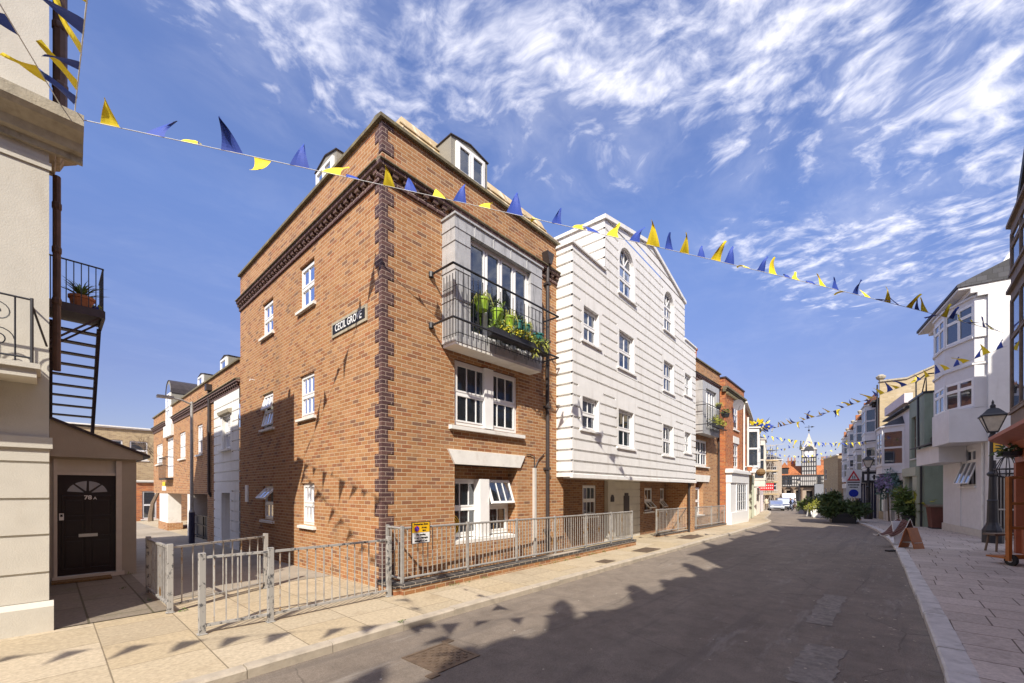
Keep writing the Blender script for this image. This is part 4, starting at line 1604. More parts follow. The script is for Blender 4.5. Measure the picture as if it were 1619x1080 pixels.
q.build('feed_arm', 'iron', dsh)
pot('hanging_pot', 'small terracotta pot on the ledge above the white shopfront', 25.6 + 4.3, 6.75, 2.99, .16, .26, 'terracotta', 'none', 81, None)


def house(name, label, loc, rz, W, D, H, mat, wins, roof=None, roofmat='tile', side='same', glass='glass_far', frame='bay_white', cornice_h=.18, parapet=None, sillmat='sill', base=-2.0, bars=0, cat='building'):
    """plain terrace house: real openings, sashes, sides, back and roof"""
    o = thing(name, label, cat, loc, rz)
    m = MB(TF)
    m.relief(0, W, base, H, [(a, b, c, d, .1) for a, b, c, d in wins])
    m.build('wall', mat, o)
    m = MB(TF)
    m.box(.001, .03, -D, -.002, base, H)
    m.box(W - .03, W - .001, -D, -.002, base, H)
    m.box(.031, W - .031, -D, -D + .1, base, H)
    m.box(.031, W - .031, -D + .11, -.12, H - .2, H - .1)
    m.box(.05, W - .05, -1.3, -1.2, base, H - .3)
    m.build('side_wall', mat if side == 'same' else side, o)
    for w_ in wins:
        a, b, c, d = w_[:4]
        window(o, TF, a + .01, b - .01, c, d, w=-.06, cols=2 if b - a > 1.5 else 1, bars=bars, glass=glass, frame=frame, sillmat=sillmat)
    m = MB(TF)
    m.box(-.06, W + .06, -.1, .12, H, H + .09)
    m.box(-.12, W + .12, -.1, .2, H + .09, H + cornice_h)
    m.build('cornice', sillmat, o)
    if roof:
        m = MB(TF)
        z = H + cornice_h
        if roof[0] == 'pitch':
            m.prism([(.15, z), (-D / 2, z + roof[1]), (-D, z)], -.05, W + .05, 'u')
        elif roof[0] == 'gable':
            m.prism([(-.1, z), (W / 2, z + roof[1]), (W + .1, z)], -D, .1, 'w')
        m.build('roof', roofmat, o)
    return o


DR = math.atan2(.17, .98)
Db = house('red_brick_house', 'narrow red brick house with white oriel window beyond the white shopfront', (30.2, 7.14, 0), DR, 10.9, 7, 7.3, 'brick_red', [(1.2, 2.0, 3.4, 5.0), (6.2, 7.4, 3.3, 5.0), (1.6, 2.6, -.2, 1.9)], ('pitch', 1.3), 'tile_dark')
bay(Db, TF, 2.6, 5.2, 3.0, 6.1, p=.75, cant=.3, g0=.35, g1=.15, cols=2, trans=.5, roofh=.2)
m = MB(TF)
m.tube([(2.2, .1, -.4), (2.2, .1, 6.8)], .07, 7)
m.tube([(5.6, .1, -.4), (5.6, .1, 6.8)], .06, 7)
m.build('drainpipe', 'sill', Db)
m = MB(TF)
m.box(5.0, 8.6, .003, .22, 2.3, 2.9)
m.box(5.0, 5.3, .003, .2, -.8, 2.3)
m.box(8.2, 8.6, .003, .2, -.8, 2.3)
m.box(6.6, 6.9, .003, .2, -.8, 2.3)
m.build('shopfront', 'green_pale', Db)
m = MB(TF)
m.box(5.3, 6.6, .003, .03, -.8, 2.3)
m.box(6.9, 8.2, .003, .03, -.8, 2.3)
m.build('shop_window', 'glass_far', Db)
hb = thing('hanging_basket', 'round brown hanging basket under the white oriel of the narrow red house', 'hanging basket', (32.8, 6.72, 3.1))
q = MB()
q.blob((0, 0, -.1), (.3, .3, .26))
q.build('basket', 'mat', hb)
q = MB()
q.tube([(0, .6, .55), (0, 0, .55), (0, 0, .1)], .015, 5)
q.build('bracket', 'iron', hb)
ER = math.atan2(.17, .98)
Eb = house('cream_bay_house', 'cream house with tall bay windows and dark roof left of the pink gable', (41.2, 9.07, -.2), ER, 9.0, 7, 6.9, 'cream', [(6.4, 7.4, 2.8, 4.6)], ('gable', 1.6), 'slate')
bay(Eb, TF, 1.2, 5.2, 2.3, 6.5, p=.9, cant=.5, g0=.6, g1=.4, cols=2, mat='frame_cream', roofh=.5)
m = MB(TF)
m.box(.3, 8.6, .003, .3, 1.6, 2.2)
for u in (.3, 3.0, 5.8, 8.2):
    m.box(u, u + .4, .003, .28, -1.2, 1.6)
m.build('shopfront', 'frame_cream', Eb)
m = MB(TF)
m.box(.7, 8.2, .003, .06, -1.2, 1.6)
m.build('shop_window', 'glass_far', Eb)
Pk = house('pink_gabled_house', 'pale pink gabled house beside the scaffolding', (50.4, 10.55, -.2), R(8.6), 9.5, 9, 5.3, 'pink', [(2.0, 3.0, -.7, 1.5), (5.4, 6.6, -.7, 1.5), (7.8, 8.8, -.7, 1.5)], ('pitch', 1.4), 'slate')
sg = thing('shop_sign', 'red hanging shop sign with pale lettering on the pink gabled house', 'sign', (50.6, 10.3, 1.75), R(8))
q = MB()
q.box(-.05, .05, -1.1, .25, 0, .75)
q.build('board', 'red', sg)
q = MB()
for r_ in range(2):
    for k in range(7):
        q.box(-.056, -.051, -1.0 + k * .165, -.93 + k * .165, .18 + r_ * .28, .30 + r_ * .28)
q.build('lettering', 'white', sg)
q = MB()
q.tube([(0, .3, .9), (0, -1.1, .9)], .03, 5)
q.build('bracket', 'iron', sg)
# rosette of flags on the oriel corner
rs = thing('flag_rosette', 'bunch of blue and yellow cloth tied at the oriel of the narrow red house', 'bunting knot', (34.2, 7.0, 6.35))
q = MB()
leaf_cloud(q, (0, 0, 0), (.6, .45, .38), 40, .3, 5)
q.build('blue_cloth', 'flag_blue', rs)
q = MB()
leaf_cloud(q, (-.1, -.05, .05), (.6, .45, .38), 40, .3, 6)
q.build('yellow_cloth', 'flag_yellow', rs)

# scaffold
SRZ = math.atan2(-.7406, .672)
sc = thing('scaffold_tower', 'pale scaffolding with boarded lifts in front of a shaded grey house', 'scaffold', (86.9, 17.2, -1.3), SRZ)
q = MB()
for i in range(3):
    for j in range(2):
        q.tube([(i * 1.05, j * 1.1, -.3), (i * 1.05, j * 1.1, 11.4)], .045, 5)
LV = (2.2, 4.4, 6.4, 8.3, 10.3)
for z in LV:
    for j in range(2):
        q.tube([(-.4, j * 1.1, z), (2.5, j * 1.1, z)], .04, 5)
        q.tube([(-.4, j * 1.1, z + .9), (2.5, j * 1.1, z + .9)], .03, 5)
    for i in range(3):
        q.tube([(i * 1.05, -.3, z), (i * 1.05, 1.4, z)], .04, 5)
for a, b in zip((0,) + LV, LV):
    q.tube([(0, 0, a), (1.05, 0, b)], .035, 5)
    q.tube([(2.1, 0, a), (1.05, 0, b)], .035, 5)
q.build('scaffold_tube', 'scaffold', sc)
q = MB()
for z in LV[:4]:
    q.box(-.3, 2.4, -.1, 1.2, z + .05, z + .1)
    q.box(-.3, 2.4, -.16, -.11, z + .05, z + .27)
q.build('board', 'plank', sc)
q = MB()
q.prism([(-.7, 10.7), (2.8, 11.3), (2.8, 11.36), (-.7, 10.76)], -1.4, .6, 'w')
q.build('tin_roof', 'scaffold', sc)
house('grey_house', 'shaded grey house wrapped in scaffolding', (87.6, 18.5, -1.2), SRZ, 4.5, 7, 8.5, 'infill', [(.5, 1.4, 3, 4.6), (2.6, 3.6, 3, 4.6), (.5, 1.4, 6, 7.4), (2.6, 3.6, 6, 7.4)], ('pitch', 1.2), 'slate')

# ------------------------------------------------------------------ timber-framed tavern with clock tower closing the street
TRZ = math.atan2(-.991, .13)
TV = thing('clock_tower_tavern', 'half-timbered tavern with white clock tower and orange tiled roofs closing the street', 'building', (97.7, 12.8, -.95), TRZ)
TV.scale = (.76, .9, .9)


def timber_face(mb, T, u0, u1, v0, v1, n, rows=2, t=.22, brace=False):
    k = MB(T)
    for i in range(n + 1):
        u = u0 + (u1 - u0) * i / n
        k.box(u - t / 2, u + t / 2, .004, .07, v0, v1)
    for r_ in range(rows + 1):
        v = v0 + (v1 - v0) * r_ / rows
        k.box(u0 - t / 2, u1 + t / 2, .006, .08, v - t / 2, v + t / 2)
    mb.v += []
    i0 = len(mb.v)
    mb.v += k.v
    mb.f += [[q + i0 for q in f_] for f_ in k.f]
    mb.mi += k.mi


m = MB(TF)
m.relief(-6.4, 7.0, -1.6, 3.7, [(-5.6, -4.4, .2, 3.0, .3), (-3.6, -2.6, 0, 3, .3), (-1.6, -.7, 0, 3.0, .3), (.6, 1.9, 0, 2.9, .4), (2.6, 4.2, .6, 3, .3), (4.8, 6.4, .6, 3, .3)])
m.build('ground_wall', 'infill', TV)  # darker plaster chosen so the colour carries the shade under the jetty
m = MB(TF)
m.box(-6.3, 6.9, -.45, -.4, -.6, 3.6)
m.build('dark_room_sheet', 'dark', TV)  # black sheet behind the openings, painted as the unlit ground floor
m = MB(TF)
m.box(-6.5, 7.1, -7, .35, 3.75, 6.2)
m.build('upper_wall', 'tavern_plaster', TV)
Tt = lambda u, w, v: TF(u, w + .35, v)
m = MB()
timber_face(m, Tt, -6.4, -.9, 3.85, 6.1, 11, 3, .17)
timber_face(m, Tt, 2.9, 7.0, 3.85, 6.1, 9, 3, .17)
m2 = MB(Tt)
m2.box(-6.5, 7.1, 0, .12, 3.6, 3.95)
m2.box(-6.5, 7.1, 0, .15, 6.05, 6.3)
i0 = len(m.v)
m.v += m2.v
m.f += [[q + i0 for q in f_] for f_ in m2.f]
m.mi += m2.mi
m.build('timber_frame', 'timber_black', TV)
m = MB(Tt)
for u in (-5.9, -4.9, -3.9, -2.9, 3.2, 4.6, 5.8):
    m.box(u - .42, u + .42, .002, .03, 4.2, 5.9)
m.build('window_panes', 'glass_far', TV)
m = MB(TF)
bayp = MB(Tt)
bayp.box(-.6, 2.6, .003, .5, 3.95, 6.0)
bayp.build('jetty_bay', 'tavern_plaster', TV)
m = MB()
timber_face(m, lambda u, w, v: TF(u, w + .86, v), -.6, 2.6, 4.0, 6.0, 8, 2, .12)
m.build('bay_frame', 'timber_black', TV)
m = MB(TF)
m.prism([(.5, 6.3), (-3, 8.4), (-7, 6.3)], -6.8, 7.3, 'u')
m.build('roof', 'tile', TV)
m = MB(TF)
for u in (-6.2, -4.1, -2.1, -.3, 2.2, 4.5, 6.7):
    m.box(u - .11, u + .11, .3, .55, -1.5, 3.75)
    m.prism([(u - .6, 3.75), (u + .6, 3.75), (u + .1, 3.1), (u - .1, 3.1)], .35, .5, 'w')
m.build('jetty_post', 'timber', TV)
m = MB(TF)
m.prism([(-2.9, 6.3), (-1.6, 6.9), (-.3, 6.3)], -2, .5, 'w')
m.prism([(2.6, 6.3), (4.2, 7.6), (5.8, 6.3)], -3.5, .2, 'w')
m.build('roof_hip', 'tile', TV)
m = MB(TF)
m.prism([(-5.0, 7.9), (-4.0, 9.1), (-3.0, 7.9)], -4, .3, 'w')
m.build('gable_roof', 'tile', TV)
m = MB(TF)
m.box(-4.8, -3.2, -3.9, .1, 6.2, 7.9)
m.build('gable_wall', 'timber_black', TV)
for (u, w, n_) in ((-2.6, -3.5, 3), (4.6, -4.0, 5)):
    q = MB(TF)
    q.box(u - .9, u + .9, w - .4, w + .4, 7.0, 9.4)
    q.box(u - 1.0, u + 1.0, w - .5, w + .5, 9.4, 9.6)
    q.cur = 1
    for k in range(n_):
        x = u - .75 + 1.5 * k / (n_ - 1)
        q.lathe([(.14, 9.6), (.12, 10.3), (.15, 10.35)], (x, w), 8)
    q.build('chimney', ['brick_red', 'terracotta'], TV)
# tower
TT = lambda u, w, v: TF(u + 1.15, w, v)
m = MB(TT)
m.box(-1.5, 1.5, -2.6, .4, 6.0, 11.6)
m.build('tower_wall', 'tavern_plaster', TV)
m = MB()
Tt2 = lambda u, w, v: TT(u, w + .4, v)
timber_face(m, Tt2, -1.45, 1.45, 6.2, 10.0, 6, 4, .2)
timber_face(m, Tt2, -1.45, 1.45, 10.0, 11.6, 2, 1, .16)
Tl2 = lambda u, w, v: TT(-1.5 - w, -2.6 + u, v)
timber_face(m, Tl2, .05, 2.95, 6.2, 10.0, 6, 4, .2)
timber_face(m, Tl2, .05, 2.95, 10.0, 11.6, 2, 1, .16)
m.build('tower_frame', 'timber_black', TV)
m = MB()
c = TT(0, .47, 10.95)
for k in range(24):
    t0, t1 = k * R(15), (k + 1) * R(15)
    m.face([(c[0], c[1] - .03, c[2]), (c[0] + .95 * math.cos(t0), c[1] - .03, c[2] + .95 * math.sin(t0)), (c[0] + .95 * math.cos(t1), c[1] - .03, c[2] + .95 * math.sin(t1))])
    m.cur = 1
    m.face([(c[0] + .95 * math.cos(t0), c[1] - .03, c[2] + .95 * math.sin(t0)), (c[0] + 1.05 * math.cos(t0), c[1] - .03, c[2] + 1.05 * math.sin(t0)), (c[0] + 1.05 * math.cos(t1), c[1] - .03, c[2] + 1.05 * math.sin(t1)), (c[0] + .95 * math.cos(t1), c[1] - .03, c[2] + .95 * math.sin(t1))])
    m.cur = 0
cf = m.build('clock_face', ['white', 'black'], TV)
m = MB()
for k in range(12):
    t = k * R(30)
    m.box(c[0] + .8 * math.cos(t) - .05, c[0] + .8 * math.cos(t) + .05, c[1] - .05, c[1] - .035, c[2] + .8 * math.sin(t) - .05, c[2] + .8 * math.sin(t) + .05)
m.tube([(c[0], c[1] - .06, c[2] - .1), (c[0] - .04, c[1] - .06, c[2] + .75)], .05, 5)
m.tube([(c[0], c[1] - .06, c[2]), (c[0] - .06, c[1] - .06, c[2] + .5)], .07, 5)
m.build('clock_hands', 'black', cf)
m = MB(TT)
prof = [(2.35, 11.6), (2.3, 11.7), (1.75, 12.1), (1.2, 12.9), (.75, 13.8), (.38, 14.5), (.05, 15.3)]
rings = []
for r_, z in prof:
    rings.append([m.pt((sx * r_ * .72, -1.1 + sy * r_ * .72, z)) for sx, sy in ((-1, -1), (1, -1), (1, 1), (-1, 1))])
for a, b in zip(rings, rings[1:]):
    for j in range(4):
        m.f.append([a[j], a[(j + 1) % 4], b[(j + 1) % 4], b[j]])
        m.mi.append(0)
m.f += [rings[0], rings[-1]]
m.mi += [0, 0]
m.build('spire', 'scaffold', TV)
m = MB(TT)
m.prism([(1.0 * math.cos(math.pi * k / 10), 11.5 + .95 * math.sin(math.pi * k / 10)) for k in range(11)], .4, .75, 'w')
m.build('clock_hood', 'slate', TV)
m = MB(TT)
m.lathe([(.3, 11.7), (.3, 12.3), (.02, 13.3)], (-1.7, -.1), 8)
m.build('corner_pinnacle', 'slate', TV)
m = MB(TT)
m.tube([(0, -1.1, 15.2), (0, -1.1, 17.0)], .05, 5)
m.blob((0, -1.1, 15.9), .22)
m.box(-.9, .9, -1.12, -1.08, 16.55, 16.65)
m.prism([(.5, 16.4), (1.2, 16.6), (.5, 16.8)], -1.12, -1.08, 'w')
m.build('weathervane', 'iron', TV)
for u, L, lab in ((3.4, 1.7, 'pale blue and white notice board'), (6.0, 1.7, 'plain white notice board')):
    o = thing('notice_board', lab + ' on the ground floor of the clock tower tavern', 'sign', (97.7 + math.cos(TRZ) * u * .76 + math.sin(TRZ) * .9, 12.8 + math.sin(TRZ) * u * .76 - math.cos(TRZ) * .9, .3))
    o.rotation_euler = (0, 0, TRZ)
    q = MB(TF)
    q.box(-L / 2, L / 2, 0, .08, 0, 2.6)
    q.build('board', 'white' if u > 4 else 'car_silver', o)
    q = MB(TF)
    q.box(-L / 2 - .08, L / 2 + .08, -.05, -.01, -.08, 2.68)
    q.build('frame', 'timber_black', o)
house('red_roofed_house', 'low house with orange clay roof right of the clock tower', (99.2, 7.0, -1.2), TRZ, 9, 8, 4.6, 'brick_yellow', [(1, 2.2, 1, 2.8), (4, 5.2, 1, 2.8)], ('pitch', 3.2), 'tile')
house('red_roofed_house', 'house with brown tiled roof left of the clock tower', (97.5, 22.5, -1.2), TRZ, 5, 8, 5.2, 'pink', [(1, 2.2, 1, 2.8), (4, 5.2, 1, 2.8)], ('pitch', 2.6), 'tile_dark')

# ------------------------------------------------------------------ cream corner house on the left
LB = thing('cream_corner_house', 'cream stucco house with grooved base, heavy stone cornice and scrollwork balcony at the left edge', 'building', (0, 8.0, 0))
m = MB(TF)
LGV = [.35, .72, 1.2, 1.66, 2.12]
m.relief(-14, 0, -.4, 2.36, [], LGV, .02, .03)
m.relief(-14, 0, 2.36, 6.05, [(-3.2, -1.6, 3.3, 5.4, .12)])
m.relief(-14, 0, 6.05, 8.6, [(-3.0, -1.8, 6.9, 8.3, .12)])
m.build('wall', 'cream', LB)
window(LB, TF, -3.2, -1.6, 3.3, 5.4, cols=2, w=-.08, curtain=.1)
window(LB, TF, -3.0, -1.8, 6.9, 8.3, cols=2, w=-.08)
m = MB(lambda u, w, v: (w, u, v))
m.relief(0, 4.4, -.4, 8.5)
m.relief(4.4, 9.5, 2.3, 8.2)
m.box(9.4, 9.5, -9, -.02, -.4, 8.15)
m.box(.03, 9.38, -9, -.03, 8.1, 8.14)
m.build('side_wall', 'greige', LB)
m = MB(TF)
m.box(-14, .03, .003, .035, 2.30, 2.44)
m.box(-14, .02, .003, .02, 5.86, 5.95)
m.build('string_course', 'cream', LB)
m = MB(TF)
m.prism([(.003, -.4), (.09, -.4), (.09, .30), (.003, .36)], -14, .04, 'u')
m.build('plinth', 'cream', LB)
m = MB(TF)
prof = [(.003, 6.08), (.06, 6.08), (.07, 6.16), (.13, 6.18), (.16, 6.28), (.30, 6.36), (.34, 6.42), (.34, 6.56), (.003, 6.66)]
m.prism(prof, -14, .30, 'u')
ret = [(-.0, 6.08), (.05, 6.08), (.06, 6.16), (.10, 6.18), (.14, 6.28), (.26, 6.36), (.299, 6.42), (.299, 6.56), (0, 6.66)]
m2 = MB(lambda u, w, v: (w, u, v))
m2.prism(ret, .003, .55, 'u')
i0 = len(m.v)
m.v += m2.v
m.f += [[q + i0 for q in f_] for f_ in m2.f]
m.mi += m2.mi
m.build('cornice', 'stone', LB)
m = MB(TF)
m.box(-14, -.1, .003, .50, 3.10, 3.20)
m.box(-14, -.07, .003, .54, 3.20, 3.26)
m.prism([(.003, 2.85), (.2, 3.0), (.3, 3.10), (.003, 3.10)], -.62, -.45, 'u')
m.build('balcony_slab', 'cream', LB)
q = MB(TF)
for v in (3.36, 4.06):
    q.tube([(-4, .32, v), (-.14, .32, v), (-.14, 0, v)], .012, 5)
q.tube([(-.14, .32, 3.26), (-.14, .32, 4.08)], .016, 6)
q.tube([(-.14, .32, 4.0), (-.02, .02, 3.6)], .012, 5)
for k in range(10):
    u0 = -.27 - k * .30
    q.tube([(u0, .32, 3.26), (u0, .32, 4.06)], .009, 5)
    for cz, sg_ in ((3.55, 1), (3.85, -1)):
        pts = []
        for i in range(26):
            t = i / 25
            a = t * 9.5 + (0 if sg_ > 0 else 3.14)
            r_ = .135 * (1 - t * .8)
            pts.append((u0 - .14 + r_ * math.cos(a), .32, cz + sg_ * r_ * math.sin(a)))
        q.tube(pts, .007, 4)
q.build('balcony_railing', 'iron', LB)
q = MB()
q.tube([(.07, .45, 3.4), (.07, .45, 6.05)], .04, 8)
q.tube([(.10, .38, 6.67), (.10, .38, 8.5)], .07, 8)
for z in (4.3, 5.0, 5.6):
    q.lathe([(.045, z), (.052, z + .02), (.052, z + .07), (.045, z + .09)], (.07, .45), 8)
for z in (7.2, 8.0):
    q.lathe([(.075, z), (.085, z + .02), (.085, z + .07), (.075, z + .09)], (.10, .38), 8)
q.build('drainpipe', 'pipe_brown', LB)
m = MB(TF)
m.box(-14.0, .0, -9, -8.9, -.4, 8.5)
m.box(-14.0, -13.96, -8.8, -.01, -.4, 8.5)
m.build('rear_wall', 'greige', LB)
# lean-to with front door 78A
LY = 4.42
m = MB(lambda u, w, v: (u, LY - w, v))
m.relief(.002, 1.30, -.3, 2.44, [(.06, 1.02, -.3, 2.40, .10)])
m.build('porch_wall', 'greige', LB)
m = MB(lambda u, w, v: (u, LY - w, v))
m.face([(1.30, 0, -.3), (1.30, -2.5, -.3), (1.30, -2.5, 2.5), (1.30, 0, 2.5)])
m.build('porch_side', 'greige', LB)
m = MB(lambda u, w, v: (u, LY - w, v))
m.prism([(.003, 2.44), (1.40, 2.44), (1.40, 2.54), (.003, 3.18)], -.15, .10, 'w')
m.build('porch_gable', 'greige', LB)
m = MB(lambda u, w, v: (u, LY - w, v))
m.prism([(.003, 3.18), (1.52, 2.49), (1.52, 2.54), (.003, 3.235)], -2.5, .14, 'w')
m.build('porch_roof', 'iron_brown', LB)
m = MB(lambda u, w, v: (u, LY - w, v))
m.box(.06, .11, -.1, .02, -.06, 2.40)
m.box(.97, 1.06, -.1, .02, -.06, 2.40)
m.box(.11, .97, -.1, .0, 2.08, 2.14)
m.box(.04, 1.10, -.1, .06, -.3, .02)
m.cur = 1
m.box(.11, .97, -.08, -.05, 2.14, 2.40)
m.build('door_frame', ['frame_cream', 'cream'], LB)
dm = MB(lambda u, w, v: (u, LY - w, v))
dm.box(.11, .97, -.10, -.055, .03, 2.08)
for (a, b) in ((.17, .19), (.50, .58), (.89, .91)):
    dm.box(a, b, -.054, -.040, .12, 1.66)
for v in (.12, .78, 1.20, 1.62):
    dm.box(.19, .89, -.054, -.042, v, v + .045)
for (a, b) in ((.22, .47), (.61, .86)):
    for (c, d) in ((.20, .72), (.87, 1.15), (1.29, 1.56)):
        dm.box(a, b, -.054, -.046, c, d)
do = dm.build('front_door', 'door_dark', LB, bevel=.006)
q = MB(lambda u, w, v: (u, LY - w, v))
for k in range(4):
    t0, t1 = R(8 + k * 42), R(8 + k * 42 + 36)
    P = [(.54 + .30 * math.cos(t0 + (t1 - t0) * i / 5), 1.70 + .26 * math.sin(t0 + (t1 - t0) * i / 5)) for i in range(6)]
    q.prism([(.54 + .06 * math.cos((t0 + t1) / 2), 1.70 + .05 * math.sin((t0 + t1) / 2))] + P, -.053, -.047, 'w')
q.build('fanlight', 'car_silver', do)
q = MB(lambda u, w, v: (u, LY - w, v))
q.box(.41, .69, -.045, -.032, .80, .865)
q.box(.45, .65, -.032, -.029, .815, .85)
q.build('letter_plate', 'metal', do)
q = MB(lambda u, w, v: (u, LY - w, v))
q.box(.135, .20, -.054, -.03, 1.16, 1.30)
q.cur = 1
q.box(.15, .185, -.03, -.026, 1.23, 1.28)
q.build('key_safe', ['white', 'black'], do)
text('78', .115, 'white', do, facing((.545, LY + .036, 1.615), (1, 0, 0)), 'house_number', bold=.004)
text('A', .075, 'white', do, facing((.65, LY + .036, 1.60), (1, 0, 0)), 'house_number', bold=.002)
o = thing('doormat', 'worn coir doormat below the dark door', 'doormat', (.45, 12.42 - .36, -.045))
q = MB()
rd = random.Random(4)
top = []
n = 24
pts = [(-.42 + .84 * k / n, .17) for k in range(n + 1)]
pts2 = [(.42 - .84 * k / n, -.16 + rd.uniform(-.012, .012)) for k in range(n + 1)]
q.prism(pts + pts2, 0, .035, 'v')
q.build('mat', 'mat', o)

# iron escape stair behind the lean-to
ST = thing('iron_escape_stair', 'dark steel escape stair with landing rail beside the cream corner house', 'staircase', (0, 14.0, 0))
q = MB()
q.box(.0, .88, -.1, 1.0, 5.92, 5.98)
q.box(.0, .88, -.16, -.1, 5.84, 6.02)
q.box(.84, .9, -.1, 1.0, 5.84, 6.02)
q.build('landing', 'iron_brown', ST)
q = MB()
q.tube([(0, -.13, 7.0), (.86, -.13, 7.0)], .018, 6)
q.tube([(.86, -.13, 7.0), (.86, 1.0, 7.0)], .018, 6)
for k in range(8):
    q.box(.01 + k * .12, .028 + k * .12, -.138, -.122, 5.98, 7.0)
for k in range(10):
    q.box(.852, .868, -.1 + k * .11, -.084 + k * .11, 5.98, 7.0)
q.build('landing_railing', 'iron', ST)
q = MB()
q.tube([(.0, -.05, 5.1), (.8, -.05, 5.85)], .03, 4)
q.tube([(.0, .5, 5.1), (.8, .5, 5.85)], .03, 4)
q.build('bracket', 'iron_brown', ST)
for k in range(12):
    q = MB()
    y = 1.0 + .24 * k
    z = 5.72 - .235 * k
    q.box(.0, .83, y, y + .22, z, z + .035)
    q.build('tread', 'iron_brown', ST)
q = MB()
for x in (.02, .85):
    a = [(x, .95, 5.85), (x, 3.9, 2.95)]
    q.tube(a, .05, 4)
q.build('stringer', 'iron_brown', ST)
pot('potted_yucca', 'spiky yucca in a terracotta pot on the iron stair landing', .52, 14.25, 5.98, .22, .36, 'terracotta', 'spiky', 12, None, 'potted plant')
pot('plant_pot', 'tiny blue pot with wispy plant at the landing edge', .76, 14.0, 5.98, .07, .12, 'blue', 'trail', 13, None)

# ------------------------------------------------------------------ guard rails
def rail_run(o, a, b, h=.96, lo=.12, n=10, mat='peel', barmat='rail_grey', r=.03, flat_rail=True):
    """rails and bars of one straight panel; posts are added separately"""
    ax, ay, az = a
    bx, by, bz = b
    L = math.hypot(bx - ax, by - ay)
    dx, dy = (bx - ax) / L, (by - ay) / L
    T_ = lambda u, w, v: (ax + dx * u - dy * w, ay + dy * u + dx * w, az + (bz - az) * u / L + v)
    for v, nm in ((h, 'top_rail'), (lo, 'bottom_rail')):
        q = MB(T_)
        if flat_rail:
            q.box(.02, L - .02, -.022, .022, v - .03, v)
        else:
            q.tube([(0, 0, v - .02), (L, 0, v - .02)], .022, 7)
        q.build(nm, mat, o)
    for k in range(n):
        u = L * (k + 1) / (n + 1)
        q = MB(T_)
        q.box(u - .007, u + .007, -.007, .007, lo - .005, h - .028)
        q.build('bar', barmat if k % 6 else 'rusty', o)


def rail_post(o, p, h, w=.035, mat='peel', base=True):
    q = MB()
    q.box(p[0] - w, p[0] + w, p[1] - w, p[1] + w, p[2], p[2] + h)
    if base:
        q.box(p[0] - w - .015, p[0] + w + .015, p[1] - w - .015, p[1] + w + .015, p[2], p[2] + .012)
    q.build('post', mat, o, bevel=.004)


GRP = 'steel pedestrian guard rails round the lane mouth and pavement'
o = thing('guard_rail', 'peeling guard rail in front of the lane mouth standing nearest the road', 'railing', (0, 0, 0), 0, GRP)
P0, P1, P2 = (1.26, 6.28, 0), (2.0, 6.2, 0), (3.80, 6.22, 0)
for p in (P0, P1, P2):
    rail_post(o, p, 1.0)
rail_run(o, P0, P1, n=5)
rail_run(o, P1, P2, n=14)
o = thing('guard_rail', 'peeling L-shaped guard rail standing behind the nearest one, by the door', 'railing', (0, 0, 0), 0, GRP)
Q0, Q1, Q2 = (1.17, 9.67, -.04), (1.18, 7.78, -.01), (2.66, 8.5, -.02)
for p in (Q0, Q1, Q2):
    rail_post(o, p, 1.0)
rail_run(o, Q0, Q1, n=11)
rail_run(o, Q1, Q2, n=9)


def low_wall(o, pts, h=.19):
    for a, b in zip(pts, pts[1:]):
        L = math.hypot(b[0] - a[0], b[1] - a[1])
        dx, dy = (b[0] - a[0]) / L, (b[1] - a[1]) / L
        T_ = lambda u, w, v: (a[0] + dx * u - dy * w, a[1] + dy * u + dx * w, gz(a[0], a[1]) + (gz(b[0], b[1]) - gz(a[0], a[1])) * u / L + v)
        q = MB(T_)
        q.box(0, L, -.10, .10, -.3, h - .075)
        q.build('low_wall', 'brick', o)
        q = MB(T_)
        q.box(-.01, L + .01, -.112, .112, h - .074, h)
        q.build('coping_course', 'brick_base', o)


o = thing('plinth_railing', 'long grey railing on a low dark-topped brick kerb wall in front of the corner building', 'railing', (0, 0, 0), 0, 'grey railings on low brick walls')
A0, A1 = (3.98, 6.17), (13.25, 6.5)
low_wall(o, [(3.98, 6.7), A0, A1])
N = 6
prev = None
for k in range(N + 1):
    t = k / N
    x, y = A0[0] + .06 + (A1[0] - A0[0] - .1) * t, A0[1] + .02 + (A1[1] - A0[1]) * t
    p = (x, y, gz(x, y) + .19)
    rail_post(o, p, .97, .025, 'galv', False)
    if prev:
        rail_run(o, prev, p, .95, .09, 13, 'galv', 'galv', flat_rail=False)
    prev = p
p0 = (4.04, 6.65, .19)
rail_post(o, p0, .97, .025, 'galv', False)
rail_run(o, p0, (4.04, 6.19, .19), .95, .09, 3, 'galv', 'galv', flat_rail=False)
p1 = (13.3, 7.6, gz(13.3, 7.6) + .1)
rail_run(o, prev, p1, .95, .09, 9, 'galv', 'galv', flat_rail=False)
o = thing('plinth_railing', 'shorter grey railing past the entrance, running to the red house', 'railing', (0, 0, 0), 0, 'grey railings on low brick walls')
A0, A1 = (16.3, 7.0), (25.3, 6.96)
low_wall(o, [A0, A1], .12)
prev = None
for k in range(5):
    t = k / 4
    x, y = A0[0] + (A1[0] - A0[0]) * t, A0[1] + (A1[1] - A0[1]) * t
    p = (x, y, gz(x, y) + .12)
    rail_post(o, p, 1.0, .025, 'galv', False)
    if prev:
        rail_run(o, prev, p, .98, .09, 15, 'galv', 'galv', flat_rail=False)
    prev = p

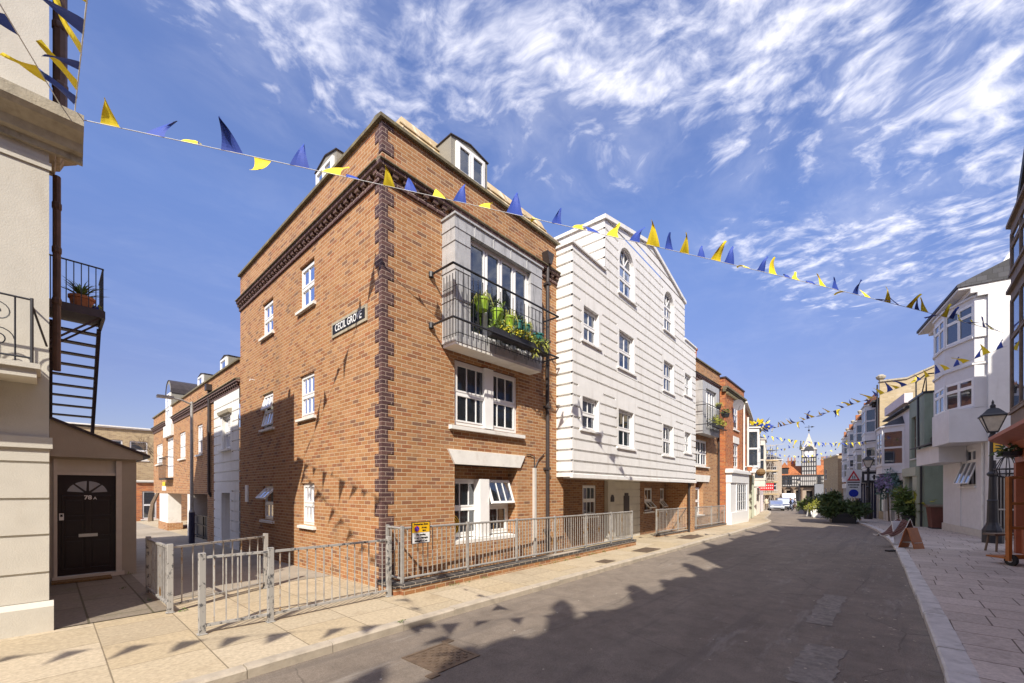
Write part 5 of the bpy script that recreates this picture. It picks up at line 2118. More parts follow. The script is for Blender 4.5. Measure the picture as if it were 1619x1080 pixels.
# parking sign on the railing
S = thing('parking_sign', 'yellow and white parking restriction sign fixed to the grey railing', 'sign', (4.18, 6.12, .85), R(2))
q = MB()
q.box(0, .38, -.012, 0, .0, .36)
q.build('white_panel', 'white', S)
q = MB()
q.box(.006, .374, -.016, -.0125, .185, .354)
q.build('yellow_panel', 'yellow', S)
q = MB()
for a, b, c, d in ((-.008, .388, -.008, 0), (-.008, .388, .36, .368), (-.008, 0, 0, .36), (.38, .388, 0, .36)):
    q.box(a, b, -.018, 0, c, d)
q.build('frame', 'black', S)
q = MB()
q.prism([(.10 + .052 * math.cos(k * R(15)), .25 + .052 * math.sin(k * R(15))) for k in range(24)], -.0185, -.0165, 'w')
q.cur = 1
q.prism([(.10 + .041 * math.cos(k * R(15)), .25 + .041 * math.sin(k * R(15))) for k in range(24)], -.0205, -.0188, 'w')
q.cur = 0
q.prism([(.068, .282), (.074, .288), (.132, .218), (.126, .212)], -.0225, -.0208, 'w')
q.build('roundel', ['red', 'blue'], S)
for b, x, z, s in (('Pedestrian Zone', .19, .327, .045), ('At any', .255, .268, .042), ('time', .255, .218, .042), ('No loading', .19, .145, .043), ('11 am - Midnight', .19, .088, .043), ('Midnight - 8 am', .19, .035, .043)):
    text(b, s, 'black', S, facing((x, -.0175 if z > .19 else -.0135, z), (1, 0, 0)), bold=.0012)

# lane lamp post
LP = thing('lane_lamp_post', 'tall plain grey lamp post with one arm in the lane', 'street lamp', (3.45, 18.7, gz(3.45, 18.7)))
q = MB()
q.lathe([(.085, 0), (.085, 1.15), (.055, 1.22), (.045, 5.1)], n=10)
q.build('pole', 'galv', LP)
q = MB()
q.lathe([(.092, 0), (.092, 1.1), (.08, 1.14)], n=10)
q.build('base_sleeve', 'navy', LP)
q = MB()
q.tube([(0, 0, 5.0), (-.3, -.1, 5.1), (-.62, -.2, 5.12)], .03, 6)
q.box(-1.0, -.55, -.34, -.1, 5.08, 5.16)
q.build('lantern', 'galv', LP)

# ------------------------------------------------------------------ end of the lane
fl = house('yellow_brick_flats', 'yellow brick flats with flat roof closing the end of the lane', (-9, 45.0, 0), 0, 22, 8, 6.6, 'brick_yellow', [(11.6, 12.9, 4.2, 5.7), (13.3, 14.4, 4.2, 5.7), (15.8, 17.0, 4.2, 5.7), (12.0, 13.2, 1.2, 2.8), (15.8, 17.0, 1.2, 2.8)], base=-1)
gx = house('brick_garage', 'low red brick garage with blue fascia below the flats', (4.2, 40, -.3), 0, 1.5, 4, 2.6, 'brick_red', [(.3, 1.1, 0, 2.0)], base=-1)
fw_ = thing('garden_wall', 'brick garden wall with dark gate beyond the undercroft', 'wall', (5.4, 34.0, -.35))
q = MB(TF)
q.relief(0, 8, -.5, 2.3, [(1.0, 2.2, -.5, 1.1, .2)])
q.box(0, 8, -.24, -.2, -.5, 2.3)
q.build('wall', 'brick_tan', fw_)
q = MB(TF)
q.box(1.0, 2.2, -.12, -.08, -.4, 1.0)
q.build('gate', 'iron', fw_)


def bare_tree(name, label, loc, h, seed, spread=.55):
    o = thing(name, label, 'tree', loc)
    rd = random.Random(seed)
    tr, tw = MB(), MB()

    def grow(p, d, L, r_, lvl):
        n = 3
        pts = [p]
        for k in range(n):
            d = (d + Vector((rd.gauss(0, .14), rd.gauss(0, .14), rd.gauss(.05, .08)))).normalized()
            p = p + d * L / n
            pts.append(p)
        (tr if lvl < 2 else tw).tube([tuple(x) for x in pts], [r_ * (1 - .45 * k / n) for k in range(n + 1)], 6 if lvl < 2 else 3, False)
        if lvl < 5:
            for _ in range(3 if lvl < 4 else 2):
                nd = (d + Vector((rd.gauss(0, spread), rd.gauss(0, spread), rd.gauss(.15, .3)))).normalized()
                grow(pts[-1 - (rd.random() < .4)], nd, L * rd.uniform(.62, .82), r_ * .56, lvl + 1)
    grow(Vector((0, 0, -.3)), Vector((0, 0, 1)), h * .32, h * .022, 0)
    tr.build('trunk', 'bark', o)
    tw.build('crown', 'bark', o)


bare_tree('bare_tree', 'leafless tree standing in front of the yellow flats at the lane end', (4.6, 37, -.4), 7.6, 3)

# ------------------------------------------------------------------ right side: white bay house
RZ = math.pi + math.atan2(.17, .985)
PD = Vector((.985, .17, 0)).normalized()


def rpt(base, s):
    return (base[0] + PD.x * s, base[1] + PD.y * s, 0)


WH_L = 5.5
wl = rpt((25.3, -2.83), WH_L)
WH = thing('white_bay_house', 'white rendered house with big eaves, bowed bay and boxed projection by the street lamp', 'building', wl, RZ)
# local u runs from the far end (0) to the near end (WH_L)
m = MB(TF)
m.relief(0, WH_L, -.6, 10.1, [(2.4, 4.2, 1.95, 3.55, .12), (2.4, 4.2, -.6, 1.94, .1)])
m.build('wall', 'bay_white', WH)
m = MB(TR(WH_L))
m.relief(-6, 0, -.6, 10.1)
m.face([(-6, 0, 10.1), (0, 0, 10.1), (-.6, 0, 11.2), (-6, 0, 11.2)])
m.build('side_wall', 'render', WH)
m = MB(TF)
m.box(WH_L - 1.0, WH_L - .001, -6, -.9, 10.1, 12.2)
m.build('chimney_stack', 'render', WH)
m = MB(TF)
m.box(.0, .03, -6, -.002, -.6, 10.1)
m.box(.031, WH_L - .03, -6, -5.9, -.6, 10.1)
m.box(.05, WH_L - .05, -1.4, -1.3, -.6, 10)
m.build('rear_wall', 'bay_white', WH)
m = MB(TF)
m.prism([(.9, 10.1), (.9, 10.22), (-3, 12.0), (-3, 10.1)], -.5, WH_L + .05, 'u')
m.build('roof', 'slate', WH)
m = MB(TF)
m.box(-.45, WH_L, .003, .85, 10.0, 10.09)
m.box(-.2, WH_L, .003, .5, 9.8, 9.99)
m.box(-.1, WH_L, .003, .3, 9.65, 9.79)
m.build('eaves_soffit', 'bay_white', WH)
def bow(par, T, u0, u1, v0, v1, p, g0, g1, n=3, mat='bay_white'):
    """shallow bowed bay in n facets"""
    pts = [(u0 + (u1 - u0) * k / n, p * math.sin(math.pi * (.12 + .76 * k / n))) for k in range(n + 1)]
    m = MB(T)
    poly = [(u0, 0)] + pts + [(u1, 0)]
    m.prism(poly, v0, v0 + g0, 'v')
    m.prism(poly, v1 - g1, v1, 'v')
    for q in pts:
        m.box(q[0] - .07, q[0] + .07, 0, q[1] + .014, v0 + g0, v1 - g1)
    big = [(u0 - .06, 0)] + [(q[0], q[1] + .07) for q in pts] + [(u1 + .06, 0)]
    m.prism(big, v0 + g0 - .02, v0 + g0 + .06, 'v')
    m.prism(big, v1, v1 + .08, 'v')
    o = m.build('bay_window', mat, par)
    for a, b in zip(pts, pts[1:]):
        Tq, L = TD(a, b, T)
        panes_on(o, Tq, L, v0 + g0 + .06, v1 - g1, fw=.07, cols=2, trans=.68, mat='upvc')
    return o


bow(WH, TF, 1.0, 5.35, 7.0, 9.65, .95, 1.0, .2)
bow(WH, TF, 1.0, 5.35, 4.2, 6.9, .95, .95, .5)
m = MB(TF)
m.box(3.2, WH_L - .05, .003, 1.12, 3.75, 5.12)
m.build('boxed_projection', 'bay_white', WH)
m = MB(TF)
m.box(-.5, 3.18, .003, .9, 3.05, 3.9)
m.build('fascia', 'bay_white', WH)
m = MB(TF)
m.prism([(.003, 4.35), (1.15, 3.98), (1.15, 3.92), (.003, 4.2)], -.6, 3.19, 'u')
m.build('canopy_roof', 'slate', WH)
m = MB(TF)
m.tube([(5.1, .05, 0), (5.1, .05, 3.7)], .04, 6)
m.build('drainpipe', 'sill', WH)
window(WH, TF, 2.4, 4.2, 1.97, 3.55, w=-.06, cols=3, trans=.68, open_bot=.3, sill=True, glass='glass_far')
m = MB(TF)
m.box(2.4, 4.2, -.08, -.03, -.6, 1.9)
m.build('panel', 'bay_white', WH)
m = MB(TF)
m.box(0, WH_L + .02, .003, .05, -.6, .12)
m.build('plinth', 'conduit', WH)

# gate between the white house and the timber shop
G = thing('iron_gate', 'tall dark railed side gate between the white house and the timber shop', 'gate', (25.15, -2.95, gz(25, -3)), R(-78))
q = MB()
for x in (0.0, 1.75):
    q.box(x - .06, x + .06, -.06, .06, 0, 2.9)
q.build('post', 'pipe', G)
q = MB()
for z in (.12, 1.15, 2.55):
    q.box(.06, 1.69, -.02, .02, z, z + .06)
for k in range(18):
    q.box(.1 + k * .09, .118 + k * .09, -.01, .01, .12, 2.7)
q.build('railed_leaf', 'conduit', G)
q = MB()
q.box(.0, 1.75, .03, .05, .1, 2.5)
q.build('backing_panel', 'pipe', G)

# timber-framed shop at the right edge
TB = thing('timber_framed_shop', 'brown timber-framed shop with leaded bay windows and rust red shopfront at the right edge', 'building', (19.85, -2.98, 0), math.pi)
TW = 6.5
m = MB(TF)
m.relief(0, TW, -.4, 9.4, [(.3, 5.8, .6, 2.6, .3)])
m.prism([(-.02, 9.4), (TW / 2, 12.2), (TW + .02, 9.4)], -.3, 0, 'w')
m.build('wall', 'infill', TB)
m = MB(TF)
m.box(.0, .03, -8, -.002, -.4, 9.4)
m.box(TW - .03, TW, -8, -.002, -.4, 9.4)
m.box(.04, TW - .04, -8, -7.9, -.4, 9.4)
m.build('side_wall', 'infill', TB)
m = MB(TF)
m.prism([(-.25, 9.3), (TW / 2, 12.3), (TW + .25, 9.3)], -8, -.31, 'w')
m.build('roof', 'tile_dark', TB)
for s in (0, TW):
    m = MB(TF)
    e = -.08 if s == 0 else TW + .08
    m.prism([(e, 9.1), (e, 9.45), (TW / 2, 12.75), (TW / 2, 12.35)], .0, .3, 'w')
    m.build('bargeboard', 'timber_black', TB)
m = MB(TF)
m.box(1.1, TW - .05, -8.6, -2.9, 9.2, 13.7)
m.cur = 1
m.box(1.2, 2.2, -6.5, -5.2, 13.7, 15.6)
m.cur = 2
m.lathe([(.3, 15.6), (.26, 16.2), (.3, 16.3)], (1.7, -5.8), 10)
m.build('rear_block', ['brick_tan', 'brick_red', 'terracotta'], TB)
c = TW / 2
for v0, v1 in ((3.45, 7.55), (7.7, 9.5)):
    bay(TB, TF, .35, TW - .35, v0, v1, p=.42, cant=.5, g0=.55 if v0 < 4 else .35, g1=.2, mat='timber', cols=4, trans=.66, roofh=0)
m = MB()
timber_face(m, TF, .1, TW - .1, 3.4, 9.3, 6, 4, .2)
m.build('timber_frame', 'timber', TB)
m = MB(TF)
m.prism([(.003, 2.95), (.25, 2.97), (.4, 3.15), (.75, 3.32), (.75, 3.42), (.003, 3.5)], -.1, TW, 'u')
m.box(0, TW, .003, .22, 2.6, 2.95)
for u in (.05, 2.9, 6.0):
    m.box(u, u + .3, .003, .25, -.4, 2.6)
m.box(.35, 2.9, .003, .15, -.4, .6)
m.box(3.2, 6.0, .003, .15, -.4, .6)
m.build('shopfront', 'rust_paint', TB)
m = MB(TF)
m.box(.35, 2.9, -.12, -.08, .6, 2.6)
m.box(3.2, 6.0, -.12, -.08, .6, 2.6)
m.build('shop_window', 'glass_far', TB)
# street lamp
SL = thing('victorian_street_lamp', 'nearest black cast iron lamp post with glazed lantern beside the white house', 'street lamp', (23.2, -2.70, gz(23, -2.5)))
SL.scale = (.93, .93, .93)
q = MB()
q.lathe([(.30, 0), (.30, .5), (.27, .56), (.22, .66), (.20, .7), (.17, .8), (.15, 1.6), (.16, 1.66), (.13, 1.7), (.10, 2.6), (.16, 2.66), (.17, 2.72), (.10, 2.8), (.085, 4.1), (.13, 4.16), (.10, 4.22), (.07, 4.35)], n=12)
q.build('post', 'iron', SL, smooth=False)
q = MB()
q.lathe([(.17, 4.36), (.45, 4.95)], n=4)
q.build('lantern_glass', 'lamp_glass', SL)
q = MB()
for k in range(4):
    a = 2 * math.pi * (k + .5) / 4
    q.tube([(.175 * math.cos(a), .175 * math.sin(a), 4.35), (.46 * math.cos(a), .46 * math.sin(a), 4.96)], .022, 5)
q.lathe([(.20, 4.33), (.20, 4.38)], n=4)
q.lathe([(.52, 4.95), (.52, 5.0), (.42, 5.06), (.2, 5.26), (.1, 5.3), (.1, 5.4), (.04, 5.46), (.05, 5.52), (.01, 5.62)], n=4)
q.build('lantern_frame', 'iron', SL)
o = thing('lamp_notice', 'small orange and white notices strapped to the nearest lamp post', 'sign', (23.12, -2.72, 2.9), R(-48))
q = MB(TF)
q.box(-.16, .16, .12, .135, .25, .75)
q.cur = 1
q.box(-.15, .15, .12, .135, -.05, .22)
q.cur = 2
for k in range(3):
    q.box(-.1, .1, .136, .138, .36 + k * .1, .4 + k * .1)
    q.box(-.1, .1, .136, .138, .0 + k * .06, .02 + k * .06)
q.build('panel', ['yellow', 'white', 'black'], o)


def basket(name, label, loc, r, plant=True, frame=False):
    o = thing(name, label, 'hanging basket', loc)
    q = MB()
    if frame:
        for k in range(8):
            a = k * R(45)
            q.tube([(r * math.cos(a), r * math.sin(a), 0), (r * .9 * math.cos(a), r * .9 * math.sin(a), -r * .7), (0, 0, -r)], .02, 4)
            q.tube([(r * math.cos(a), r * math.sin(a), 0), (r * .5 * math.cos(a), r * .5 * math.sin(a), r * 1.1), (0, 0, r * 1.5)], .015, 4)
        for z, rr in ((0, r), (-r * .5, r * .93)):
            q.tube([(rr * math.cos(k * R(30)), rr * math.sin(k * R(30)), z) for k in range(13)], .02, 4)
    else:
        q.lathe([(r * .3, -r * .55), (r * .75, -r * .4), (r, 0)], n=12)
    q.tube([(0, 0, r * (1.5 if frame else .0)), (0, 0, r * 2.2), (0, -.7, r * 2.3)], .015, 4)
    q.build('basket_frame', 'iron', o)
    if plant:
        q = MB()
        leaf_cloud(q, (0, 0, .03), (r * 1.1, r * 1.1, r * .5), 160, .1, 21, droop=.5)
        q.build('plant', 'leaf_dark', o)
    return o


basket('hanging_basket', 'dark planted hanging basket under the rust red shopfront eave', (19.0, -2.58, 2.9), .30)
basket('hanging_basket', 'empty wire hanging basket just right of the nearest lamp post', (20.7, -2.73, 2.45), .30, False, True)
# stool and trolley by the shop
o = thing('wooden_stool', 'low brown wooden bench stool at the foot of the nearest lamp post', 'stool', (20.0, -2.62, gz(20, -2.5)), R(-50))
q = MB()
q.box(-.55, .55, -.18, .18, .5, .56)
q.build('seat', 'timber', o, bevel=.01)
for sx in (-.42, .42):
    for sy in (-.12, .12):
        q = MB()
        q.tube([(sx, sy, .5), (sx * 1.15, sy * 1.3, 0)], .03, 6)
        q.build('leg', 'timber', o)
o = thing('orange_trolley', 'tall orange framed trolley with black wheel at the right edge of the pavement', 'trolley', (16.1, -2.33, gz(16, -2.3)), R(-50))
for x in (-.28, .28):
    q = MB()
    q.box(x - .04, x + .04, -.04, .04, .12, 2.2)
    q.build('upright', 'orange_wood', o)
for z in (.2, .9, 1.5, 2.14):
    q = MB()
    q.box(-.24, .24, -.03, .03, z, z + .07)
    q.build('crossbar', 'orange_wood', o)
q = MB()
q.box(-.3, .3, .04, .5, .16, .2)
q.build('shelf', 'orange_wood', o)
for x in (-.22, .3):
    q = MB(lambda a, b, c: (x + c, a, .14 + b))
    q.lathe([(.14, -.03), (.14, .03)], n=16)
    q.cur = 1
    q.lathe([(.06, -.035), (.06, .035)], n=10)
    q.build('wheel', ['rubber', 'metal'], o)
o = thing('yellow_chair', 'yellow painted wooden chair partly out of frame by the orange trolley', 'chair', (15.55, -2.75, gz(15, -2.7)), R(-40))
q = MB()
q.box(-.22, .22, -.22, .22, .43, .47)
q.build('seat', 'yellow_chair', o, bevel=.01)
for sx in (-.19, .19):
    for sy in (-.19, .19):
        q = MB()
        q.box(sx - .02, sx + .02, sy - .02, sy + .02, 0, .43)
        q.build('leg', 'yellow_chair', o)
q = MB()
for sx in (-.2, .2):
    q.box(sx - .02, sx + .02, .19, .23, .47, 1.0)
for z in (.6, .75, .92):
    q.box(-.18, .18, .2, .22, z, z + .07)
q.build('backrest', 'yellow_chair', o)
# bin-like planter box
o = thing('brown_storage_bin', 'dark red-brown bin with flat overhanging lid against the green wall', 'bin', (31.7, -1.85, gz(31.6, -1.9)), R(8))
o.scale = (.85, .85, .95)
q = MB()
A = [q.pt(p) for p in ((-.5, -.45, .08), (.5, -.45, .08), (.5, .45, .08), (-.5, .45, .08))]
Bq = [q.pt(p) for p in ((-.6, -.55, 1.2), (.6, -.55, 1.2), (.6, .55, 1.2), (-.6, .55, 1.2))]
q.f += [A, Bq] + [[A[k], A[(k + 1) % 4], Bq[(k + 1) % 4], Bq[k]] for k in range(4)]
q.mi += [0] * 6
q.build('body', 'bin_brown', o, bevel=.03)
q = MB()
q.prism([(-.7, 1.2), (.7, 1.2), (.7, 1.25), (0, 1.34), (-.7, 1.25)], -.65, .65, 'w')
q.build('lid', 'timber', o)
q = MB()
q.box(-.52, .52, -.47, .47, 0, .08)
q.build('base', 'black', o)

# ------------------------------------------------------------------ green house, shops and terrace beyond
g1 = rpt((33.0, -1.3), 3.2)
GH = thing('sage_green_house', 'sage green rendered shop house with roof terrace and black drainpipe', 'building', g1, RZ)
m = MB(TF)
m.relief(0, 3.2, -1.2, 7.2, [(.5, 1.5, 3.7, 6.2, .25), (.4, 2.2, 0.2, 2.4, .2)])
m.build('wall', 'green_wall', GH)
m = MB(TR(3.2))
m.relief(-7, 0, -1.2, 7.2)
m.build('side_wall', 'green_wall', GH)
m = MB(TF)
m.box(0, 3.25, -7, .06, 7.2, 7.32)
m.box(-.0, .03, -7, -.003, -1, 7.19)
m.box(.04, 3.18, -1.1, -1.0, -1, 7.1)
m.build('flat_roof', 'iron', GH)
window(GH, TF, .5, 1.5, 3.7, 6.2, w=-.15, cols=1, trans=.5, frame='timber', glass='glass_far')
m = MB(TF)
m.box(.0, 3.1, .003, .35, 2.6, 3.1)
m.box(.0, .4, .003, .3, -1, 2.6)
m.box(2.2, 3.1, .003, .3, -1, 2.6)
m.box(.4, 2.2, .003, .3, -1, .3)
m.build('shopfront', 'green_pale', GH)
m = MB(TF)
m.box(.4, 2.2, .05, .09, .3, 2.6)
m.build('shop_window', 'glass_far', GH)
m = MB(TF)
m.tube([(3.12, .12, -.8), (3.12, .12, 3.9), (3.0, .2, 4.3), (2.9, .2, 7.1)], .055, 7)
m.build('drainpipe', 'iron', GH)
m = MB(TR(3.2))
m.box(-.6, -.25, .003, .25, 4.1, 4.7)
m.tube([(-.6, .1, 4.2), (-.2, .1, 4.0), (.05, .1, 4.05)], .05, 6)
m.build('wall_lantern', 'iron', GH)
m = MB(TF)
m.tube([(3.1, -.1, 7.3), (3.1, -.1, 8.3), (3.1, -6, 8.3)], .04, 5)
m.tube([(3.1, -.1, 8.3), (1.0, -.1, 8.3), (1.0, -.1, 7.3)], .04, 5)
m.tube([(2.2, -.1, 7.3), (3.1, -.1, 8.3)], .03, 5)
for k in range(5):
    m.tube([(3.1, -1 - k, 7.3), (3.1, -1 - k, 8.3)], .03, 5)
m.build('terrace_railing', 'iron', GH)
o = thing('terrace_shrub', 'dark green shrub behind the roof terrace rail of the sage green house', 'plant', (33.5, -3.2, 7.3))
q = MB()
leaf_cloud(q, (0, 0, .5), (.5, .9, .55), 300, .14, 31)
q.build('foliage', 'leaf_dark', o)
q = MB()
q.lathe([(.2, 0), (.26, .3)], n=8)
q.build('pot', 'iron', o)

b1 = rpt((33.0, -1.3), 9.4)
S1 = thing('white_bay_shop', 'small shop with white canted bay above a wisteria-hung doorway', 'building', b1, RZ)
m = MB(TF)
m.relief(0, 6.19, -1.4, 6.9, [(2.2, 3.4, -1.0, 2.2, .3), (.3, 1.9, .2, 2.2, .2), (3.9, 5.6, .2, 2.2, .2)])
m.box(0, 6.19, -6, -5.9, -1, 6.9)
m.box(.04, 6.15, -1.2, -1.1, -1, 6.8)
m.build('wall', 'bay_white', S1)
m = MB(TF)
m.prism([(.3, 6.9), (.3, 7.0), (-2.5, 8.1), (-2.5, 6.9)], -.02, 6.2, 'u')
m.build('roof', 'slate', S1)
m = MB(TF)
m.box(.1, 6.0, -.2, .2, 7.3, 7.9)
m.build('parapet', 'pink', S1)
bay(S1, TF, 1.6, 5.0, 2.9, 6.0, p=1.0, cant=.7, g0=.5, g1=.25, mat='bay_white', cols=2, trans=.5, roofh=.6)
m = MB(TF)
for u in (.05, 1.95, 3.45, 5.7):
    m.box(u, u + .22, .003, .2, -1.2, 2.4)
m.box(0, 6.1, .003, .3, 2.4, 2.85)
m.box(.27, 1.95, .003, .15, -1.2, .2)
m.box(3.67, 5.7, .003, .15, -1.2, .2)
m.build('shopfront', 'frame_cream', S1)
m = MB(TF)
m.box(.3, 1.9, -.15, -.1, .2, 2.3)
m.box(3.9, 5.6, -.15, -.1, .2, 2.3)
m.box(2.2, 3.4, -.28, -.25, -1.2, 2.2)
m.build('shop_window', 'glass_far', S1)
o = thing('wisteria', 'mauve and blue-green wisteria hanging round the shop doorway', 'climbing plant', rpt((33.0, -1.3), 5.6), RZ)
q = MB(TF)
for k in range(26):
    a = math.pi * k / 25
    u = -2.0 + 4.0 * k / 25
    v = 1.5 + 1.5 * math.sin(a)
    leaf_cloud(q, (u, .5, v), (.38, .4, .42), 50, .16, 200 + k)
q.build('foliage', 'wisteria_leaf', o)
q = MB(TF)
for k in range(30):
    u = random.uniform(-1.8, 1.8)
    v = 1.6 + 1.3 * math.sqrt(max(0, 1 - (u / 2.0) ** 2))
    leaf_cloud(q, (u, .8, v - .25), (.16, .16, .5), 40, .12, 300 + k, droop=.8)
q.build('blossom', 'wisteria', o)
q = MB(TF)
for s in (-1, 1):
    q.tube([(s * 1.4, .3, -1.0), (s * 1.45, .35, .6), (s * 1.3, .4, 1.7)], .05, 5)
q.build('stem', 'bark', o)

b2 = rpt((33.0, -1.3), 12.4)
S2 = thing('dark_green_shop', 'narrow dark green shop with a white tilted window, next to the stone gable', 'building', b2, RZ)
m = MB(TF)
m.relief(0, 2.99, -1.4, 6.4, [(.7, 2.2, 3.4, 5.4, .15), (.3, 1.6, .1, 2.2, .2)])
m.box(0, 2.99, -6, -5.9, -1, 6.4)
m.build('wall', 'green_dark', S2)
window(S2, TF, .75, 2.15, 3.42, 5.38, w=-.05, cols=1, trans=.35, open_top=.45, glass='glass_far')
window(S2, TF, .3, 1.6, .1, 2.2, w=-.08, cols=2, bars=1, hbar=2, trans=.5, glass='glass_far', sill=False)
m = MB(TF)
m.prism([(.25, 6.4), (.25, 6.5), (-2.5, 7.6), (-2.5, 6.4)], -.02, 3.0, 'u')
m.build('roof', 'slate', S2)
m = MB(TF)
m.box(0, 2.95, .003, .25, 2.4, 2.95)
m.box(0, .25, .003, .2, -1.4, 2.4)
m.box(2.7, 2.95, .003, .2, -1.4, 2.4)
m.build('shopfront', 'frame_cream', S2)
m = MB(TF)
m.box(.3, 2.7, .003, .1, -1.4, .1)
m.build('stall_riser', 'plank', S2)

# terrace of four tall houses with stone end gable
base = rpt((33.0, -1.3), 12.4)
TD_ = Vector((.99, .14, 0)).normalized()
TRR = math.pi + math.atan2(.14, .99)
cols_ = [('brick_red', 'bay_white'), ('brick_tan', 'bay_white'), ('brick_red', 'bay_white'), ('brick_tan', 'bay_white')]
labs = ['tall terrace house with projecting top bay, beside the stone gable', 'second tall terrace house from the stone gable, with hipped bay roof', 'third tall terrace house from the stone gable, brick between its bays', 'farthest tall terrace house, with pale bays behind the triangle road sign']
shopc = ['navy', 'navy', 'frame_cream', 'frame_cream']
HW = 6.8
for k in range(4):
    far = (base[0] + TD_.x * HW * (k + 1), base[1] + TD_.y * HW * (k + 1), -.5 - .13 * k)
    h = thing('terrace_house', labs[k], 'building', far, TRR, 'terrace houses with stacked bays')
    H = 9.6
    m = MB(TF)
    m.relief(0, HW - .01, -1.5, H, [(.4, 1.2, 4.2, 5.8, .1), (.4, 1.2, 7.2, 8.7, .1)])
    m.build('wall', cols_[k][0], h)
    m = MB(TF)
    m.box(.0, .03, -8, -.002, -1.5, H)
    m.box(HW - .04, HW - .012, -8, -.002, -1.5, H)
    m.box(.1, HW - .1, -1.0, -.9, -1.5, H)
    m.build('side_wall', 'brick_red' if k else 'brick_yellow', h)
    for v in (4.2, 7.2):
        window(h, TF, .4, 1.2, v, v + 1.5, w=-.06, glass='glass_far', frame='bay_white')
    bay(h, TF, 2.1, 5.3, 3.7, 6.3, p=.7, cant=.55, g0=.5, g1=.3, cols=2, trans=.5, roofh=.25)
    bay(h, TF, 2.1, 5.3, 6.5, 9.2 if k else 9.5, p=.7, cant=.55, g0=.6, g1=.3, cols=2, trans=.5, roofh=1.0, roofmat='tile_dark')
    m = MB(TF)
    m.tube([(6.35, .12, -1), (6.35, .12, H)], .07, 6)
    m.box(0, HW, .003, .45, H - .12, H + .02)
    for q in range(9):
        m.box(.3 + q * .75, .42 + q * .75, .003, .35, H - .4, H - .125)
    m.build('eaves_gutter', 'timber_black', h)
    m = MB(TF)
    m.prism([(.2, H), (.2, H + .1), (-3.5, H + 2.2), (-8, H)], -.05, HW, 'u')
    m.build('roof', 'tile_dark', h)
    m = MB(TF)
    m.box(-.1, .25, -4.2, .3, -1.0, H + .9)
    m.cur = 1
    m.lathe([(.13, H + .9), (.1, H + 1.0), (.18, H + 1.15), (.22, H + 1.3), (.1, H + 1.4)], (.07, -.05), 8)
    m.build('party_wall', ['brick_red', 'stone'], h)
    m = MB(TF)
    m.box(.1, HW - .1, .003, .5, 2.9, 3.5)
    for u in (.05, 1.5, 3.2, 5.0, 6.4):
        m.box(u, u + .3, .003, .35, -1.3, 2.9)
    m.build('shopfront', shopc[k], h)
    m = MB(TF)
    m.box(.35, 6.4, .003, .08, -1.3, 2.9)
    m.cur = 1
    m.box(1.8, 3.2, .09, .2, -1.3, -.2)
    m.box(3.5, 5.0, .09, .2, -1.3, -.2)
    m.build('shop_window', ['glass_far', 'cloth_grey'], h)
    if k == 0:
        m = MB(TR(HW))
        P = [(0.02, -1.0), (0.02, 11.0), (-1.6, 11.0), (-4.2, 12.2), (-6.5, 13.6), (-9, 12.2), (-9, -1.0)]
        m.prism([(p[0], p[1]) for p in P], .0, .2, 'w')
        m.build('stone_gable', 'stone_gable', h)
        m = MB(TR(HW))
        for a, b in zip(P[1:], P[2:6]):
            m.prism([a, b, (b[0], b[1] + .13), (a[0], a[1] + .13)], -.1, .3, 'w')
        m.build('gable_coping', 'stone', h)
        m = MB(TF)
        m.tube([(HW + .1, .15, -1), (HW + .1, .15, 10.8)], .06, 6)
        m.build('drainpipe', 'iron', h)
        m = MB(TF)
        m.lathe([(.2, 11.0), (.12, 11.2), (.3, 11.35), (.34, 11.5), (.15, 11.65)], (HW - .2, -.1), 8)
        m.build('finial', 'stone', h)
ye = house('yellow_brick_house', 'plain yellow brick side wall between the terrace and the tavern', (84, 8.3, -1.5), TRR + R(8), 9, 9, 8.2, 'brick_yellow', [(1, 2, 2, 3.6), (1, 2, 5, 6.6), (4.5, 5.5, 2, 3.6)], ('pitch', 1.5), 'tile_dark')
hs = thing('hanging_shop_sign', 'small dark hanging shop sign with pale panel beyond the second lamp', 'sign', (43.6, .75, 2.35), R(8))
q = MB()
q.box(-.05, .05, -.2, 1.1, 0, .9)
q.cur = 1
for sx in (-.056, .051):
    q.box(sx, sx + .005, -.05, .95, .2, .7)
q.cur = 0
q.box(-.06, .06, .1, .5, .42, .5)
q.box(-.06, .06, .3, .42, .25, .65)
q.build('panel', ['black', 'white'], hs)
q = MB()
q.tube([(0, -.6, .95), (0, 1.1, .95)], .03, 5)
q.build('bracket', 'iron', hs)
# second lamp: same kind, farther along
c = copy_tree(SL)
c.location = (43.4, 1.45, gz(43, 1.5))
c['label'] = 'farther black lamp post in front of the dark green shop and terrace'
SL['group'] = c['group'] = 'cast iron lamp posts with lanterns'
c = copy_tree(SL)
c.location = (94.0, 13.0, gz(94, 13))
c['label'] = 'farthest small lamp post standing before the clock tower tavern'

